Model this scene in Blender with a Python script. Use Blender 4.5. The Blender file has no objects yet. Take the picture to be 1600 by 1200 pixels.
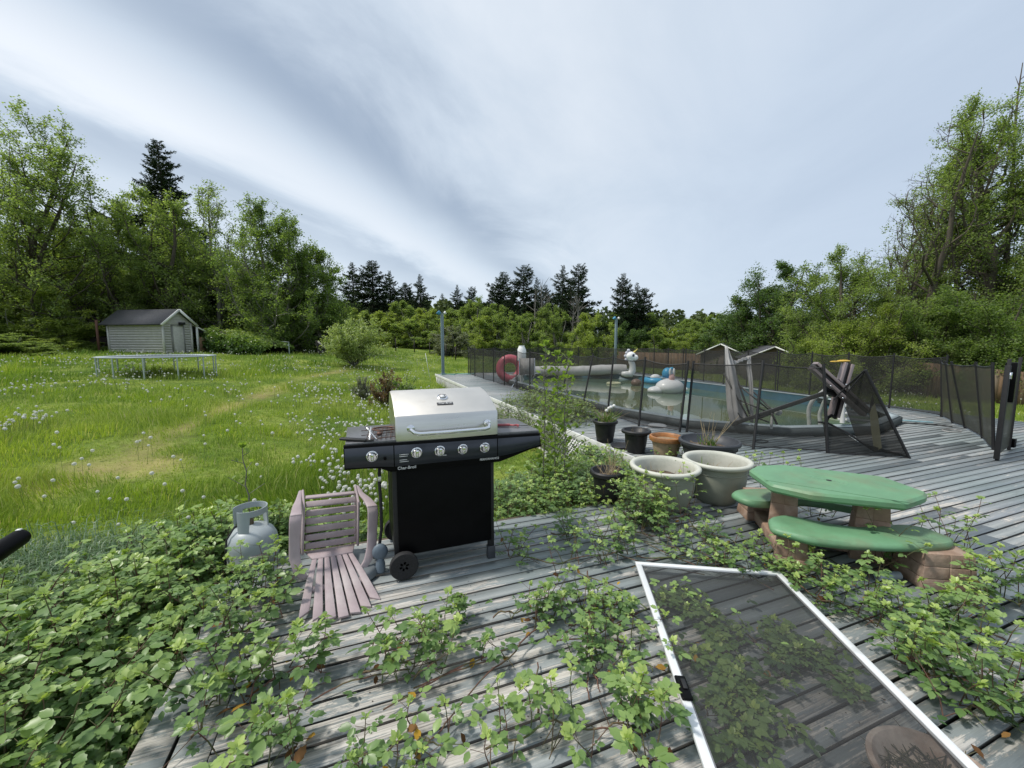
import bpy, math, random
import numpy as np
from mathutils import Vector, Matrix
R = math.radians
scn = bpy.context.scene
COL = scn.collection

# ------------------------------------------------------------------ camera
F, H = 635.0, 1.5                       # focal length in photo pixels, eye height over the deck
PITCH, YAW = math.atan(67 / F), R(20.7)
cd = bpy.data.cameras.new('camera'); cam = bpy.data.objects.new('camera', cd); COL.objects.link(cam)
cam.location = (0, 0, H); cam.rotation_euler = (math.pi / 2 - PITCH, 0, -YAW)
cd.sensor_width = 36; cd.lens = 36 * F / 1600; cd.clip_start = 0.05; cd.clip_end = 3000
scn.camera = cam
FW = np.array([math.sin(YAW) * math.cos(PITCH), math.cos(YAW) * math.cos(PITCH), -math.sin(PITCH)])
RT = np.array([math.cos(YAW), -math.sin(YAW), 0.0])
UP = np.cross(RT, FW)

# ------------------------------------------------------------------ sun and sky
SUN_EL = R(58)
sl, sdp = -0.9, -0.12                    # toward the sun: left of the view
hx = RT[0] * sl + math.sin(YAW) * sdp; hy = RT[1] * sl + math.cos(YAW) * sdp
hn = math.hypot(hx, hy); hx /= hn; hy /= hn
sd = Vector((hx * math.cos(SUN_EL), hy * math.cos(SUN_EL), math.sin(SUN_EL)))
ld = bpy.data.lights.new('sun', 'SUN'); ld.energy = 2.4; ld.angle = R(7); ld.color = (1, .95, .87)
lo = bpy.data.objects.new('sun', ld); COL.objects.link(lo)
lo.rotation_euler = (-sd).to_track_quat('-Z', 'Y').to_euler()

wd = bpy.data.worlds.new('World'); scn.world = wd; wd.use_nodes = True
nt = wd.node_tree; N = nt.nodes; Lk = nt.links; N.clear()
def wn(t, **k):
    n = N.new(t)
    for a, b in k.items(): setattr(n, a, b)
    return n
wout = wn('ShaderNodeOutputWorld'); bg = wn('ShaderNodeBackground'); bg.inputs[1].default_value = 0.1
sky = wn('ShaderNodeTexSky', sky_type='NISHITA', sun_disc=False, sun_elevation=SUN_EL, sun_rotation=math.atan2(hx, hy))
tc = wn('ShaderNodeTexCoord'); sx = wn('ShaderNodeSeparateXYZ'); Lk.new(tc.outputs['Generated'], sx.inputs[0])
def wm(op, a, b=None, cl=False):
    n = wn('ShaderNodeMath', operation=op, use_clamp=cl)
    for i, q in enumerate((a, b)):
        if q is None: continue
        if isinstance(q, (int, float)): n.inputs[i].default_value = q
        else: Lk.new(q, n.inputs[i])
    return n.outputs[0]
zc = wm('ADD', wm('MAXIMUM', sx.outputs[2], 0.0), 0.16)
px = wm('DIVIDE', sx.outputs[0], zc); py = wm('DIVIDE', sx.outputs[1], zc)
az = R(42)                              # the cloud bands run toward this azimuth
u = wm('ADD', wm('MULTIPLY', px, math.sin(az)), wm('MULTIPLY', py, math.cos(az)))
v = wm('SUBTRACT', wm('MULTIPLY', px, math.cos(az)), wm('MULTIPLY', py, math.sin(az)))
def cloudnoise(su, sv, off, detail, rough, dist=0.0):
    c = wn('ShaderNodeCombineXYZ'); Lk.new(wm('MULTIPLY', u, su), c.inputs[0]); Lk.new(wm('MULTIPLY', v, sv), c.inputs[1]); c.inputs[2].default_value = off
    n = wn('ShaderNodeTexNoise'); n.inputs['Scale'].default_value = 1.0; n.inputs['Detail'].default_value = detail
    n.inputs['Roughness'].default_value = rough; n.inputs['Distortion'].default_value = dist
    Lk.new(c.outputs[0], n.inputs['Vector']); return n.outputs[0]
n1 = cloudnoise(0.17, 0.95, 3.7, 3, .45, .5); n2 = cloudnoise(0.75, 1.25, 9.1, 9, .6, .6)
vw = wm('ADD', v, wm('MULTIPLY', wm('SUBTRACT', n2, .5), .55)); vf = wm('DIVIDE', wm('ADD', vw, 2.8), 4.2, True)
br = wn('ShaderNodeValToRGB'); Lk.new(vf, br.inputs[0]); be = br.color_ramp.elements; br.color_ramp.interpolation = 'B_SPLINE'
PRF = ((-2.6, .62), (-2.05, .72), (-1.76, .18), (-1.60, .88), (-1.42, .82), (-1.22, .45), (-1.05, .05), (-.86, .42), (-.6, .74), (-.1, .60), (.5, .45), (1.2, .4))
for i_, (a_, b_) in enumerate(PRF):
    el_ = be[0] if i_ == 0 else be.new((a_ + 2.8) / 4.2); el_.position = (a_ + 2.8) / 4.2; el_.color = (b_, b_, b_, 1)
be.remove(be[-1])
m = wm('ADD', br.outputs[0], wm('ADD', wm('MULTIPLY', wm('SUBTRACT', n1, .5), .35), wm('MULTIPLY', wm('SUBTRACT', n2, .5), .75)))
rp = wn('ShaderNodeValToRGB'); Lk.new(m, rp.inputs[0]); e = rp.color_ramp.elements
e[0].position = .05; e[0].color = (.22, .285, .385, 1); e[1].position = 1.0; e[1].color = (.72, .755, .80, 1)
q = rp.color_ramp.elements.new(.55); q.color = (.475, .545, .63, 1)
# thinner, bluer veil to the right of the view, paler toward the horizon
hz = wn('ShaderNodeMapRange'); Lk.new(sx.outputs[2], hz.inputs[0]); hz.inputs[1].default_value = 0.0; hz.inputs[2].default_value = 0.42
hz.inputs[3].default_value = .6; hz.inputs[4].default_value = 0.0
mh = wn('ShaderNodeMixRGB'); Lk.new(hz.outputs[0], mh.inputs[0]); Lk.new(rp.outputs[0], mh.inputs[1]); mh.inputs[2].default_value = (.53, .61, .69, 1)
rr = wn('ShaderNodeMapRange'); Lk.new(sx.outputs[0], rr.inputs[0]); rr.inputs[1].default_value = .45; rr.inputs[2].default_value = 1.0
rr.inputs[3].default_value = 0; rr.inputs[4].default_value = .7
mr_ = wn('ShaderNodeMixRGB'); Lk.new(rr.outputs[0], mr_.inputs[0]); Lk.new(mh.outputs[0], mr_.inputs[1]); mr_.inputs[2].default_value = (.43, .515, .64, 1)
sc_ = wn('ShaderNodeVectorMath', operation='SCALE'); Lk.new(mr_.outputs[0], sc_.inputs[0]); sc_.inputs['Scale'].default_value = 10.0
mx = wn('ShaderNodeMixRGB'); mx.inputs[0].default_value = .93; Lk.new(sky.outputs[0], mx.inputs[1]); Lk.new(sc_.outputs[0], mx.inputs[2])
Lk.new(mx.outputs[0], bg.inputs[0]); Lk.new(bg.outputs[0], wout.inputs[0])

vs = scn.view_settings; vs.view_transform = 'Standard'; vs.look = 'None'; vs.gamma = 1; vs.use_curve_mapping = False
vs.exposure = 0.44
cy = scn.cycles; cy.max_bounces = 7; cy.diffuse_bounces = 4; cy.glossy_bounces = 3; cy.transmission_bounces = 4
cy.transparent_max_bounces = 14; cy.use_denoising = True; cy.caustics_reflective = False; cy.caustics_refractive = False

# ------------------------------------------------------------------ placing helpers
def ray(x, y): return FW + (x - 800) / F * RT + (600 - y) / F * UP
def G(x, y, z=0.0):
    d = ray(x, y); t = (z - H) / d[2]; return np.array([d[0] * t, d[1] * t, z])
def A(x, y, D):
    return np.array([0, 0, H]) + ray(x, y) * D
def ac(X, Y): return X * math.cos(YAW) - Y * math.sin(YAW), X * math.sin(YAW) + Y * math.cos(YAW)
def vn(X, Y, s, seed=0):
    "cheap smooth value noise, -1..1"
    X = np.asarray(X, float) / s + seed * 17.3; Y = np.asarray(Y, float) / s + seed * 5.7
    def hsh(i, j):
        return (np.sin(i * 127.1 + j * 311.7 + seed * 1.3) * 43758.5453) % 1.0
    xi = np.floor(X); yi = np.floor(Y); fx = X - xi; fy = Y - yi; fx = fx * fx * (3 - 2 * fx); fy = fy * fy * (3 - 2 * fy)
    return 2 * ((hsh(xi, yi) * (1 - fx) + hsh(xi + 1, yi) * fx) * (1 - fy) + (hsh(xi, yi + 1) * (1 - fx) + hsh(xi + 1, yi + 1) * fx) * fy) - 1
def ground(X, Y):
    X = np.asarray(X, float); Y = np.asarray(Y, float)
    a, c = ac(X, Y); l = np.clip(-a - 1, 0, 45)
    z = -.6 + .008 * np.clip(c - 4, 0, 60) + .078 * np.minimum(l, 11) + .038 * np.clip(l - 11, 0, 40)
    s = np.clip((X - 12) / 12, 0, 1); z = z - .75 * s * s * (3 - 2 * s)
    z = z + .30 * np.exp(-((X + .70) ** 2 + (Y - 3.35) ** 2) / .16)
    return z + .045 * vn(X, Y, 1.7, 1) + .09 * vn(X, Y, 6, 2) * np.clip(c / 15, 0, 1)
def gz(X, Y): return float(ground(X, Y))
def gp(x, D):
    "a spot on the ground at depth D under photo column x"
    a = (x - 800) / F * D
    X = a * math.cos(YAW) + D * math.sin(YAW); Y = -a * math.sin(YAW) + D * math.cos(YAW)
    return np.array([X, Y, gz(X, Y)])

# ------------------------------------------------------------------ mesh builder
def _rot(ax, an): return np.array(Matrix.Rotation(an, 3, ax))
class MB:
    def __init__(s): s.v = []; s.f = []; s.n = 0; s.a = []
    def add(s, v, f, r=.5):
        v = np.asarray(v, float).reshape(-1, 3); s.v.append(v)
        s.a.append(np.full(len(v), r) if np.isscalar(r) else np.asarray(r, float))
        if isinstance(f, np.ndarray): s.f.append(f + s.n)
        else:
            by = {}
            for q in f: by.setdefault(len(q), []).append(q)
            for q in by.values(): s.f.append(np.array(q) + s.n)
        s.n += len(v); return s
    def box(s, c, d, rot=None, r=.5):
        "centre, full size, optional 3x3 rotation"
        k = np.array([[x, y, z] for x in (-.5, .5) for y in (-.5, .5) for z in (-.5, .5)]) * np.array(d)
        if rot is not None: k = k @ np.asarray(rot).T
        return s.add(k + np.array(c), np.array([(0, 1, 3, 2), (4, 6, 7, 5), (0, 4, 5, 1), (2, 3, 7, 6), (0, 2, 6, 4), (1, 5, 7, 3)]), r)
    def bar(s, p, q, w, h, upv=(0, 0, 1), r=.5):
        p = np.array(p, float); q = np.array(q, float); d = q - p; L = np.linalg.norm(d); d /= L
        x = np.cross(d, upv)
        if np.linalg.norm(x) < 1e-4: x = np.cross(d, (1, 0, 0))
        x /= np.linalg.norm(x); y = np.cross(x, d)
        return s.box((p + q) / 2, (L, w, h), np.array([d, x, y]).T, r)
    def tube(s, P, rad, n=8, cap=True, r=.5, flat=1.0):
        P = np.asarray(P, float); m = len(P); rad = np.full(m, rad) if np.isscalar(rad) else np.asarray(rad, float)
        T = np.gradient(P, axis=0); T /= np.linalg.norm(T, axis=1)[:, None] + 1e-9
        a = np.array([0, 0, 1.]) if abs(T[0][2]) < .9 else np.array([1., 0, 0])
        Vv = []
        x = np.cross(T[0], a)
        for i in range(m):
            x = x - T[i] * x.dot(T[i]); x /= np.linalg.norm(x) + 1e-9; y = np.cross(T[i], x)
            an = np.arange(n) * 2 * math.pi / n
            Vv.append(P[i] + rad[i] * (np.cos(an)[:, None] * x + flat * np.sin(an)[:, None] * y))
        f = [(i * n + j, i * n + (j + 1) % n, (i + 1) * n + (j + 1) % n, (i + 1) * n + j) for i in range(m - 1) for j in range(n)]
        if cap: f += [tuple(range(n))[::-1], tuple((m - 1) * n + j for j in range(n))]
        return s.add(np.vstack(Vv), f, r)
    def lathe(s, prof, c=(0, 0, 0), n=32, r=.5, rot=None):
        "prof: list of (radius, z); closes on the axis where radius is 0"
        Vv = []; ring = []; an = np.arange(n) * 2 * math.pi / n; k = 0
        for (ra, z) in prof:
            if ra < 1e-6: Vv.append([[0, 0, z]]); ring.append((k, 1)); k += 1
            else: Vv.append(np.c_[ra * np.cos(an), ra * np.sin(an), np.full(n, z)]); ring.append((k, n)); k += n
        f = []
        for (a0, na), (b0, nb) in zip(ring[:-1], ring[1:]):
            for j in range(n):
                j2 = (j + 1) % n
                if na == n and nb == n: f.append((a0 + j, a0 + j2, b0 + j2, b0 + j))
                elif na == n: f.append((a0 + j, a0 + j2, b0))
                elif nb == n: f.append((a0, b0 + j2, b0 + j))
        k = np.vstack(Vv)
        if rot is not None: k = k @ np.asarray(rot).T
        return s.add(k + np.array(c), f, r)
    def sph(s, c, rad, n=14, r=.5, rot=None):
        rad = np.array([rad] * 3 if np.isscalar(rad) else rad, float)
        o = MB(); o.lathe([(math.sin(t), -math.cos(t)) for t in np.linspace(0, math.pi, n // 2 + 2)], n=n)
        k = o.v[0] * rad
        if rot is not None: k = k @ np.asarray(rot).T
        for f in o.f: pass
        s.v.append(k + np.array(c)); s.a.append(np.full(len(k), r)); s.f += [f + s.n for f in o.f]; s.n += len(k); return s
    def prism(s, poly, z0, z1, r=.5, top_scale=None):
        "poly: xy corners, extruded up; top_scale insets the top edge for a chamfer (c, inset)"
        p = np.array(poly, float); n = len(p)
        if top_scale:
            c = p.mean(0); k = 1 - top_scale / np.linalg.norm(p - c, axis=1)[:, None]; p2 = c + (p - c) * k; h = min(top_scale, (z1 - z0) / 2)
            rings = [(p2, z0), (p, z0 + h), (p, z1 - h), (p2, z1)]
        else: rings = [(p, z0), (p, z1)]
        Vv = np.vstack([np.c_[q, np.full(n, z)] for q, z in rings]); m = len(rings)
        f = [(i * n + j, i * n + (j + 1) % n, (i + 1) * n + (j + 1) % n, (i + 1) * n + j) for i in range(m - 1) for j in range(n)]
        f += [tuple(range(n))[::-1], tuple((m - 1) * n + j for j in range(n))]
        return s.add(Vv, f, r)
    def grid(s, P, r=.5):
        "P: (rows, cols, 3) points"
        P = np.asarray(P, float); a, b = P.shape[:2]
        i, j = np.meshgrid(np.arange(a - 1), np.arange(b - 1), indexing='ij'); k = (i * b + j).ravel()
        return s.add(P.reshape(-1, 3), np.c_[k, k + 1, k + b + 1, k + b], r)
    def inst(s, tv, tf, M, pos, r):
        "many copies of a small template: M (n,3,3), pos (n,3), r (n,)"
        n = len(pos); k = len(tv)
        V_ = np.einsum('nij,kj->nki', M, tv) + pos[:, None, :]
        s.v.append(V_.reshape(-1, 3)); s.a.append(np.repeat(r, k))
        for f in tf:
            f = np.asarray(f); s.f.append((f[None] + (np.arange(n) * k)[:, None, None]).reshape(-1, f.shape[1]) + s.n)
        s.n += n * k; return s
    def xf(s, Mx, t=(0, 0, 0)):
        s.v = [q @ np.asarray(Mx).T + np.array(t) for q in s.v]; return s
    def build(s, name, mat, parent=None, smooth=False, world=True, bevel=0, kind=None, ang=.7):
        V_ = np.vstack(s.v); used = np.zeros(len(V_), bool)
        for f in s.f: used[f.ravel()] = True
        if not used.all(): mp_ = np.cumsum(used) - 1; V_ = V_[used]; s.f = [mp_[f] for f in s.f]; s.a = [np.concatenate(s.a)[used]]; s.v = [V_]; s.n = len(V_)
        if parent is not None and world:
            Mw = parent.matrix_basis.copy(); pp = parent.parent
            while pp is not None: Mw = pp.matrix_basis @ Mw; pp = pp.parent
            Mi = np.array(Mw.inverted()); V_ = V_ @ Mi[:3, :3].T + Mi[:3, 3]
        me = bpy.data.meshes.new(name); me.vertices.add(len(V_)); me.vertices.foreach_set('co', V_.astype(np.float32).ravel())
        lv = np.concatenate([f.ravel() for f in s.f]).astype(np.int32)
        lt = np.concatenate([np.full(len(f), f.shape[1]) for f in s.f]).astype(np.int32)
        ls = np.concatenate([[0], np.cumsum(lt)[:-1]]).astype(np.int32)
        me.loops.add(len(lv)); me.loops.foreach_set('vertex_index', lv)
        me.polygons.add(len(lt)); me.polygons.foreach_set('loop_start', ls); me.polygons.foreach_set('loop_total', lt)
        me.update(calc_edges=True)
        at = me.attributes.new('rnd', 'FLOAT', 'POINT'); at.data.foreach_set('value', np.concatenate(s.a).astype(np.float32))
        if smooth: me.polygons.foreach_set('use_smooth', np.ones(len(lt), bool)); me.set_sharp_from_angle(angle=ang)
        me.materials.append(mat)
        o = bpy.data.objects.new(name, me); COL.objects.link(o)
        if parent is not None: o.parent = parent
        if bevel:
            b = o.modifiers.new('soft_edges', 'BEVEL'); b.width = bevel; b.segments = 2; b.limit_method = 'ANGLE'; b.angle_limit = R(35)
        if kind: o['kind'] = kind
        return o

def tag(o, label, cat, group=None, kind=None):
    o['label'] = label; o['category'] = cat
    if group: o['group'] = group
    if kind: o['kind'] = kind
    return o
def thing(name, label, cat, loc=(0, 0, 0), rz=0.0, group=None, sc=None):
    o = bpy.data.objects.new(name, None); COL.objects.link(o); o.empty_display_size = .1
    o.location = tuple(loc); o.rotation_euler = (0, 0, rz)
    if sc is not None: o.scale = (sc, sc, sc) if np.isscalar(sc) else sc
    o.matrix_basis  # local
    return tag(o, label, cat, group)
def copy_thing(o, loc, rz=0, sc=None, label=None):
    def cp(q, par):
        c = q.copy(); COL.objects.link(c)
        if par is not None: c.parent = par
        for ch in [w for w in bpy.data.objects if w.parent == q]: cp(ch, c)
        return c
    kids = o.children
    r = o.copy(); COL.objects.link(r)
    for ch in kids:
        c = ch.copy(); COL.objects.link(c); c.parent = r
        for g in ch.children:
            d = g.copy(); COL.objects.link(d); d.parent = c
    r.location = tuple(loc); r.rotation_euler = (0, 0, rz)
    if sc is not None: r.scale = (sc, sc, sc) if np.isscalar(sc) else sc
    if label: r['label'] = label
    return r

# ------------------------------------------------------------------ materials
def mnode(nt, t, **k):
    n = nt.nodes.new(t)
    for a, b in k.items():
        if a in n.inputs: n.inputs[a].default_value = b
        else: setattr(n, a, b)
    return n
def mat(name, c, rough=.6, metal=0.0, var=.18, scale=9.0, bump=0.0, bscale=60.0, c2=None, blend=(.45, .6), stretch=(1, 1, 1), attr=0.0, spec=.5, coat=0.0, alpha=1.0, rvar=0.0, nd=5):
    "principled material whose colour wanders with noise; c2 is a second colour in patches; attr is variation by the rnd value"
    m = bpy.data.materials.new(name); m.use_nodes = True; t = m.node_tree; b = t.nodes['Principled BSDF']
    b.inputs['Roughness'].default_value = rough; b.inputs['Metallic'].default_value = metal
    b.inputs['Specular IOR Level'].default_value = spec; b.inputs['Coat Weight'].default_value = coat; b.inputs['Alpha'].default_value = alpha
    tcn = mnode(t, 'ShaderNodeTexCoord'); mp = mnode(t, 'ShaderNodeMapping'); mp.inputs['Scale'].default_value = stretch
    t.links.new(tcn.outputs['Object'], mp.inputs[0])
    n = mnode(t, 'ShaderNodeTexNoise', Scale=scale, Detail=nd, Roughness=.6); t.links.new(mp.outputs[0], n.inputs['Vector'])
    mr = mnode(t, 'ShaderNodeMapRange'); mr.inputs[1].default_value = .25; mr.inputs[2].default_value = .75
    mr.inputs[3].default_value = 1 - var; mr.inputs[4].default_value = 1 + var; t.links.new(n.outputs[0], mr.inputs[0])
    src = None
    if c2 is not None:
        n2 = mnode(t, 'ShaderNodeTexNoise', Scale=scale * .45, Detail=6, Roughness=.65); t.links.new(mp.outputs[0], n2.inputs['Vector'])
        rm = mnode(t, 'ShaderNodeMapRange'); rm.inputs[1].default_value = blend[0]; rm.inputs[2].default_value = blend[1]; t.links.new(n2.outputs[0], rm.inputs[0])
        mc = mnode(t, 'ShaderNodeMixRGB'); mc.inputs[1].default_value = (*c, 1); mc.inputs[2].default_value = (*c2, 1); t.links.new(rm.outputs[0], mc.inputs[0]); src = mc.outputs[0]
    vm = mnode(t, 'ShaderNodeVectorMath', operation='SCALE'); t.links.new(mr.outputs[0], vm.inputs['Scale'])
    if src is None: vm.inputs[0].default_value = c
    else: t.links.new(src, vm.inputs[0])
    out = vm.outputs[0]
    if attr:
        an = mnode(t, 'ShaderNodeAttribute', attribute_name='rnd'); ar = mnode(t, 'ShaderNodeMapRange'); ar.inputs[3].default_value = 1 - attr; ar.inputs[4].default_value = 1 + attr
        t.links.new(an.outputs['Fac'], ar.inputs[0]); v2 = mnode(t, 'ShaderNodeVectorMath', operation='SCALE'); t.links.new(out, v2.inputs[0]); t.links.new(ar.outputs[0], v2.inputs['Scale']); out = v2.outputs[0]
    t.links.new(out, b.inputs['Base Color'])
    if rvar:
        rm2 = mnode(t, 'ShaderNodeMapRange'); rm2.inputs[3].default_value = rough - rvar; rm2.inputs[4].default_value = rough + rvar; t.links.new(n.outputs[0], rm2.inputs[0]); t.links.new(rm2.outputs[0], b.inputs['Roughness'])
    if bump:
        nb = mnode(t, 'ShaderNodeTexNoise', Scale=bscale, Detail=4); t.links.new(mp.outputs[0], nb.inputs['Vector'])
        bp = mnode(t, 'ShaderNodeBump', Strength=bump, Distance=.01); t.links.new(nb.outputs[0], bp.inputs['Height']); t.links.new(bp.outputs[0], b.inputs['Normal'])
    return m
def leafmat(name, cols, transl=.35, rough=.5, spec=.35):
    "leaf colour from the per-leaf rnd value, part of the light passing through"
    m = bpy.data.materials.new(name); m.use_nodes = True; t = m.node_tree; b = t.nodes['Principled BSDF']; o = t.nodes['Material Output']
    an = mnode(t, 'ShaderNodeAttribute', attribute_name='rnd'); cr = mnode(t, 'ShaderNodeValToRGB'); t.links.new(an.outputs['Fac'], cr.inputs[0])
    el = cr.color_ramp.elements
    el[0].position = 0; el[0].color = (*cols[0], 1); el[1].position = 1; el[1].color = (*cols[-1], 1)
    for i, c in enumerate(cols[1:-1]): q = el.new((i + 1) / (len(cols) - 1)); q.color = (*c, 1)
    t.links.new(cr.outputs[0], b.inputs['Base Color']); b.inputs['Roughness'].default_value = rough; b.inputs['Specular IOR Level'].default_value = spec
    tr = mnode(t, 'ShaderNodeBsdfTranslucent'); vm = mnode(t, 'ShaderNodeVectorMath', operation='MULTIPLY'); vm.inputs[1].default_value = (1.5, 1.6, .7)
    t.links.new(cr.outputs[0], vm.inputs[0]); t.links.new(vm.outputs[0], tr.inputs[0])
    mxs = mnode(t, 'ShaderNodeMixShader'); mxs.inputs[0].default_value = transl; t.links.new(b.outputs[0], mxs.inputs[1]); t.links.new(tr.outputs[0], mxs.inputs[2]); t.links.new(mxs.outputs[0], o.inputs[0])
    return m
def netmat(name, c, a, scale=0, spec=.2):
    "woven netting: a fixed share of open holes, uneven with dust"
    m = bpy.data.materials.new(name); m.use_nodes = True; t = m.node_tree; b = t.nodes['Principled BSDF']; o = t.nodes['Material Output']
    b.inputs['Base Color'].default_value = (*c, 1); b.inputs['Roughness'].default_value = .7; b.inputs['Specular IOR Level'].default_value = spec
    tr = mnode(t, 'ShaderNodeBsdfTransparent'); mxs = mnode(t, 'ShaderNodeMixShader')
    tcn = mnode(t, 'ShaderNodeTexCoord'); n = mnode(t, 'ShaderNodeTexNoise', Scale=3.0, Detail=5); t.links.new(tcn.outputs['Object'], n.inputs['Vector'])
    mr = mnode(t, 'ShaderNodeMapRange'); mr.inputs[1].default_value = .3; mr.inputs[2].default_value = .7; mr.inputs[3].default_value = a - .07; mr.inputs[4].default_value = a + .07
    t.links.new(n.outputs[0], mr.inputs[0]); t.links.new(mr.outputs[0], mxs.inputs[0]); t.links.new(tr.outputs[0], mxs.inputs[1]); t.links.new(b.outputs[0], mxs.inputs[2]); t.links.new(mxs.outputs[0], o.inputs[0])
    return m

BLK = mat('black_enamel', (.003, .003, .0035), .45, var=.3, scale=14, rvar=.08, spec=.10)
BLKM = mat('black_matte', (.012, .012, .013), .6, var=.3, scale=20)
NAVY = mat('dark_blue_grey_panel', (.022, .027, .038), .35, var=.15, scale=7)
RUB = mat('black_rubber', (.015, .015, .016), .75, bump=.4, bscale=90)
CHR = mat('chrome', (.75, .76, .78), .12, 1.0, var=.08)
WHT = mat('white_paint', (.72, .72, .70), .5, var=.1, scale=5, c2=(.5, .5, .46), blend=(.6, .72))
LATW = mat('white_lattice_vinyl', (.7, .7, .68), .55, var=.12, scale=4, c2=(.42, .43, .36), blend=(.55, .7))
GREYP = mat('weathered_grey_plastic', (.17, .19, .2), .6, var=.2, scale=8)
NETM = netmat('black_safety_netting', (.035, .035, .032), .60)
NETB = netmat('bunched_black_netting', (.020, .020, .018), .86)
NETF = netmat('open_black_netting', (.035, .035, .032), .5)
NETD = netmat('dense_dusty_netting', (.060, .060, .042), .90)
SCRN = netmat('insect_screen', (.05, .05, .05), .50)
BARK = mat('grey_brown_bark', (.085, .07, .055), .9, var=.35, scale=4, bump=.6, bscale=18, stretch=(3, 3, .7))
BARKG = mat('pale_alder_bark', (.17, .16, .14), .9, var=.35, scale=5, bump=.4, bscale=18)

# ------------------------------------------------------------------ ground (one sheet to the horizon)
PATH = np.array([G(*p, -.32)[:2] for p in ((60, 770), (150, 745), (230, 715), (290, 685), (350, 655), (420, 628), (480, 604), (560, 585))])
def dryness(X, Y):
    X = np.asarray(X, float); Y = np.asarray(Y, float); d = np.full(X.shape, 99.)
    for p, q in zip(PATH[:-1], PATH[1:]):
        s = q - p; t = np.clip(((X - p[0]) * s[0] + (Y - p[1]) * s[1]) / s.dot(s), 0, 1); d = np.minimum(d, np.hypot(X - p[0] - t * s[0], Y - p[1] - t * s[1]))
    w = .40 + .25 * vn(X, Y, 1.1, 5)
    k = np.clip(1.1 - d / np.maximum(w, .1), 0, 1) * (.40 + .30 * vn(X, Y, .5, 7))
    b = G(195, 738, -.32); k = np.maximum(k, np.clip(1.3 - np.hypot((X - b[0]) / .75, (Y - b[1]) / .42), 0, .85) * (vn(X, Y, .35, 8) * .4 + .8))
    return np.clip(k, 0, 1)
rad = np.concatenate([np.arange(0.5, 30, .4), np.geomspace(30, 1400, 60)]); ang = np.linspace(-math.pi, math.pi, 300)
rg, ag = np.meshgrid(rad, ang, indexing='ij'); gx = rg * np.sin(ag + YAW); gy = rg * np.cos(ag + YAW)
gzv = ground(gx, gy)
far = np.clip((rg - 110) / 500, 0, 1); gzv = gzv * (1 - far)
g = MB(); g.grid(np.dstack([gx, gy, gzv]), dryness(gx, gy).ravel())
gm = bpy.data.materials.new('meadow_soil_and_grass'); gm.use_nodes = True; t = gm.node_tree; b = t.nodes['Principled BSDF']
geo = mnode(t, 'ShaderNodeNewGeometry'); na = mnode(t, 'ShaderNodeTexNoise', Scale=.55, Detail=8, Roughness=.7); nb = mnode(t, 'ShaderNodeTexNoise', Scale=6.0, Detail=6, Roughness=.7)
for n in (na, nb): t.links.new(geo.outputs['Position'], n.inputs['Vector'])
c1 = mnode(t, 'ShaderNodeValToRGB'); t.links.new(na.outputs[0], c1.inputs[0])
ee = c1.color_ramp.elements; ee[0].position = .38; ee[0].color = (.075, .13, .02, 1); ee[1].position = .64; ee[1].color = (.24, .28, .06, 1)
q = ee.new(.5); q.color = (.14, .20, .035, 1)
c3 = mnode(t, 'ShaderNodeMapRange'); c3.inputs[1].default_value = .3; c3.inputs[2].default_value = .7; c3.inputs[3].default_value = .55; c3.inputs[4].default_value = 1.35; t.links.new(nb.outputs[0], c3.inputs[0])
sv = mnode(t, 'ShaderNodeVectorMath', operation='SCALE'); t.links.new(c1.outputs[0], sv.inputs[0]); t.links.new(c3.outputs[0], sv.inputs['Scale'])
an = mnode(t, 'ShaderNodeAttribute', attribute_name='rnd'); mc = mnode(t, 'ShaderNodeMixRGB'); mc.inputs[2].default_value = (.40, .30, .15, 1)
t.links.new(an.outputs['Fac'], mc.inputs[0]); t.links.new(sv.outputs[0], mc.inputs[1]); t.links.new(mc.outputs[0], b.inputs['Base Color']); b.inputs['Roughness'].default_value = .95; b.inputs['Specular IOR Level'].default_value = .1
bp = mnode(t, 'ShaderNodeBump', Strength=.8, Distance=.06); t.links.new(nb.outputs[0], bp.inputs['Height']); t.links.new(bp.outputs[0], b.inputs['Normal'])
g.build('ground', gm, smooth=True, kind='structure', ang=3)

# ------------------------------------------------------------------ deck
POOLC, PRX, PSTR = (7.8, 10.0), 2.75, 3.15     # pool: centre, half width, half of the straight run
def pool_outline(off=0.0, n=20, front=True):
    pts = []
    for k in range(n + 1):
        a = math.pi * k / n; pts.append((POOLC[0] + (PRX + off) * math.cos(a), POOLC[1] + PSTR + (PRX + off) * math.sin(a)))
    for k in range(n + 1):
        a = math.pi + math.pi * k / n; pts.append((POOLC[0] + (PRX + off) * math.cos(a), POOLC[1] - PSTR + (PRX + off) * math.sin(a)))
    return pts
DECK = [(-.56, -1.5), (11.6, -1.5), (11.6, 3.4), (11.6, 5.6), (12.6, 12.6), (12.6, 18.6), (3.30, 18.6), (3.30, 3.12), (-.56, 3.12)]
def spans(poly, y):
    xs = []
    for (x0, y0), (x1, y1) in zip(poly, poly[1:] + poly[:1]):
        if (y0 <= y) != (y1 <= y): xs.append(x0 + (y - y0) / (y1 - y0) * (x1 - x0))
    return sorted(xs)
rng = np.random.default_rng(7); dk = MB(); PW = .098
pool_o = pool_outline(.10)
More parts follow.
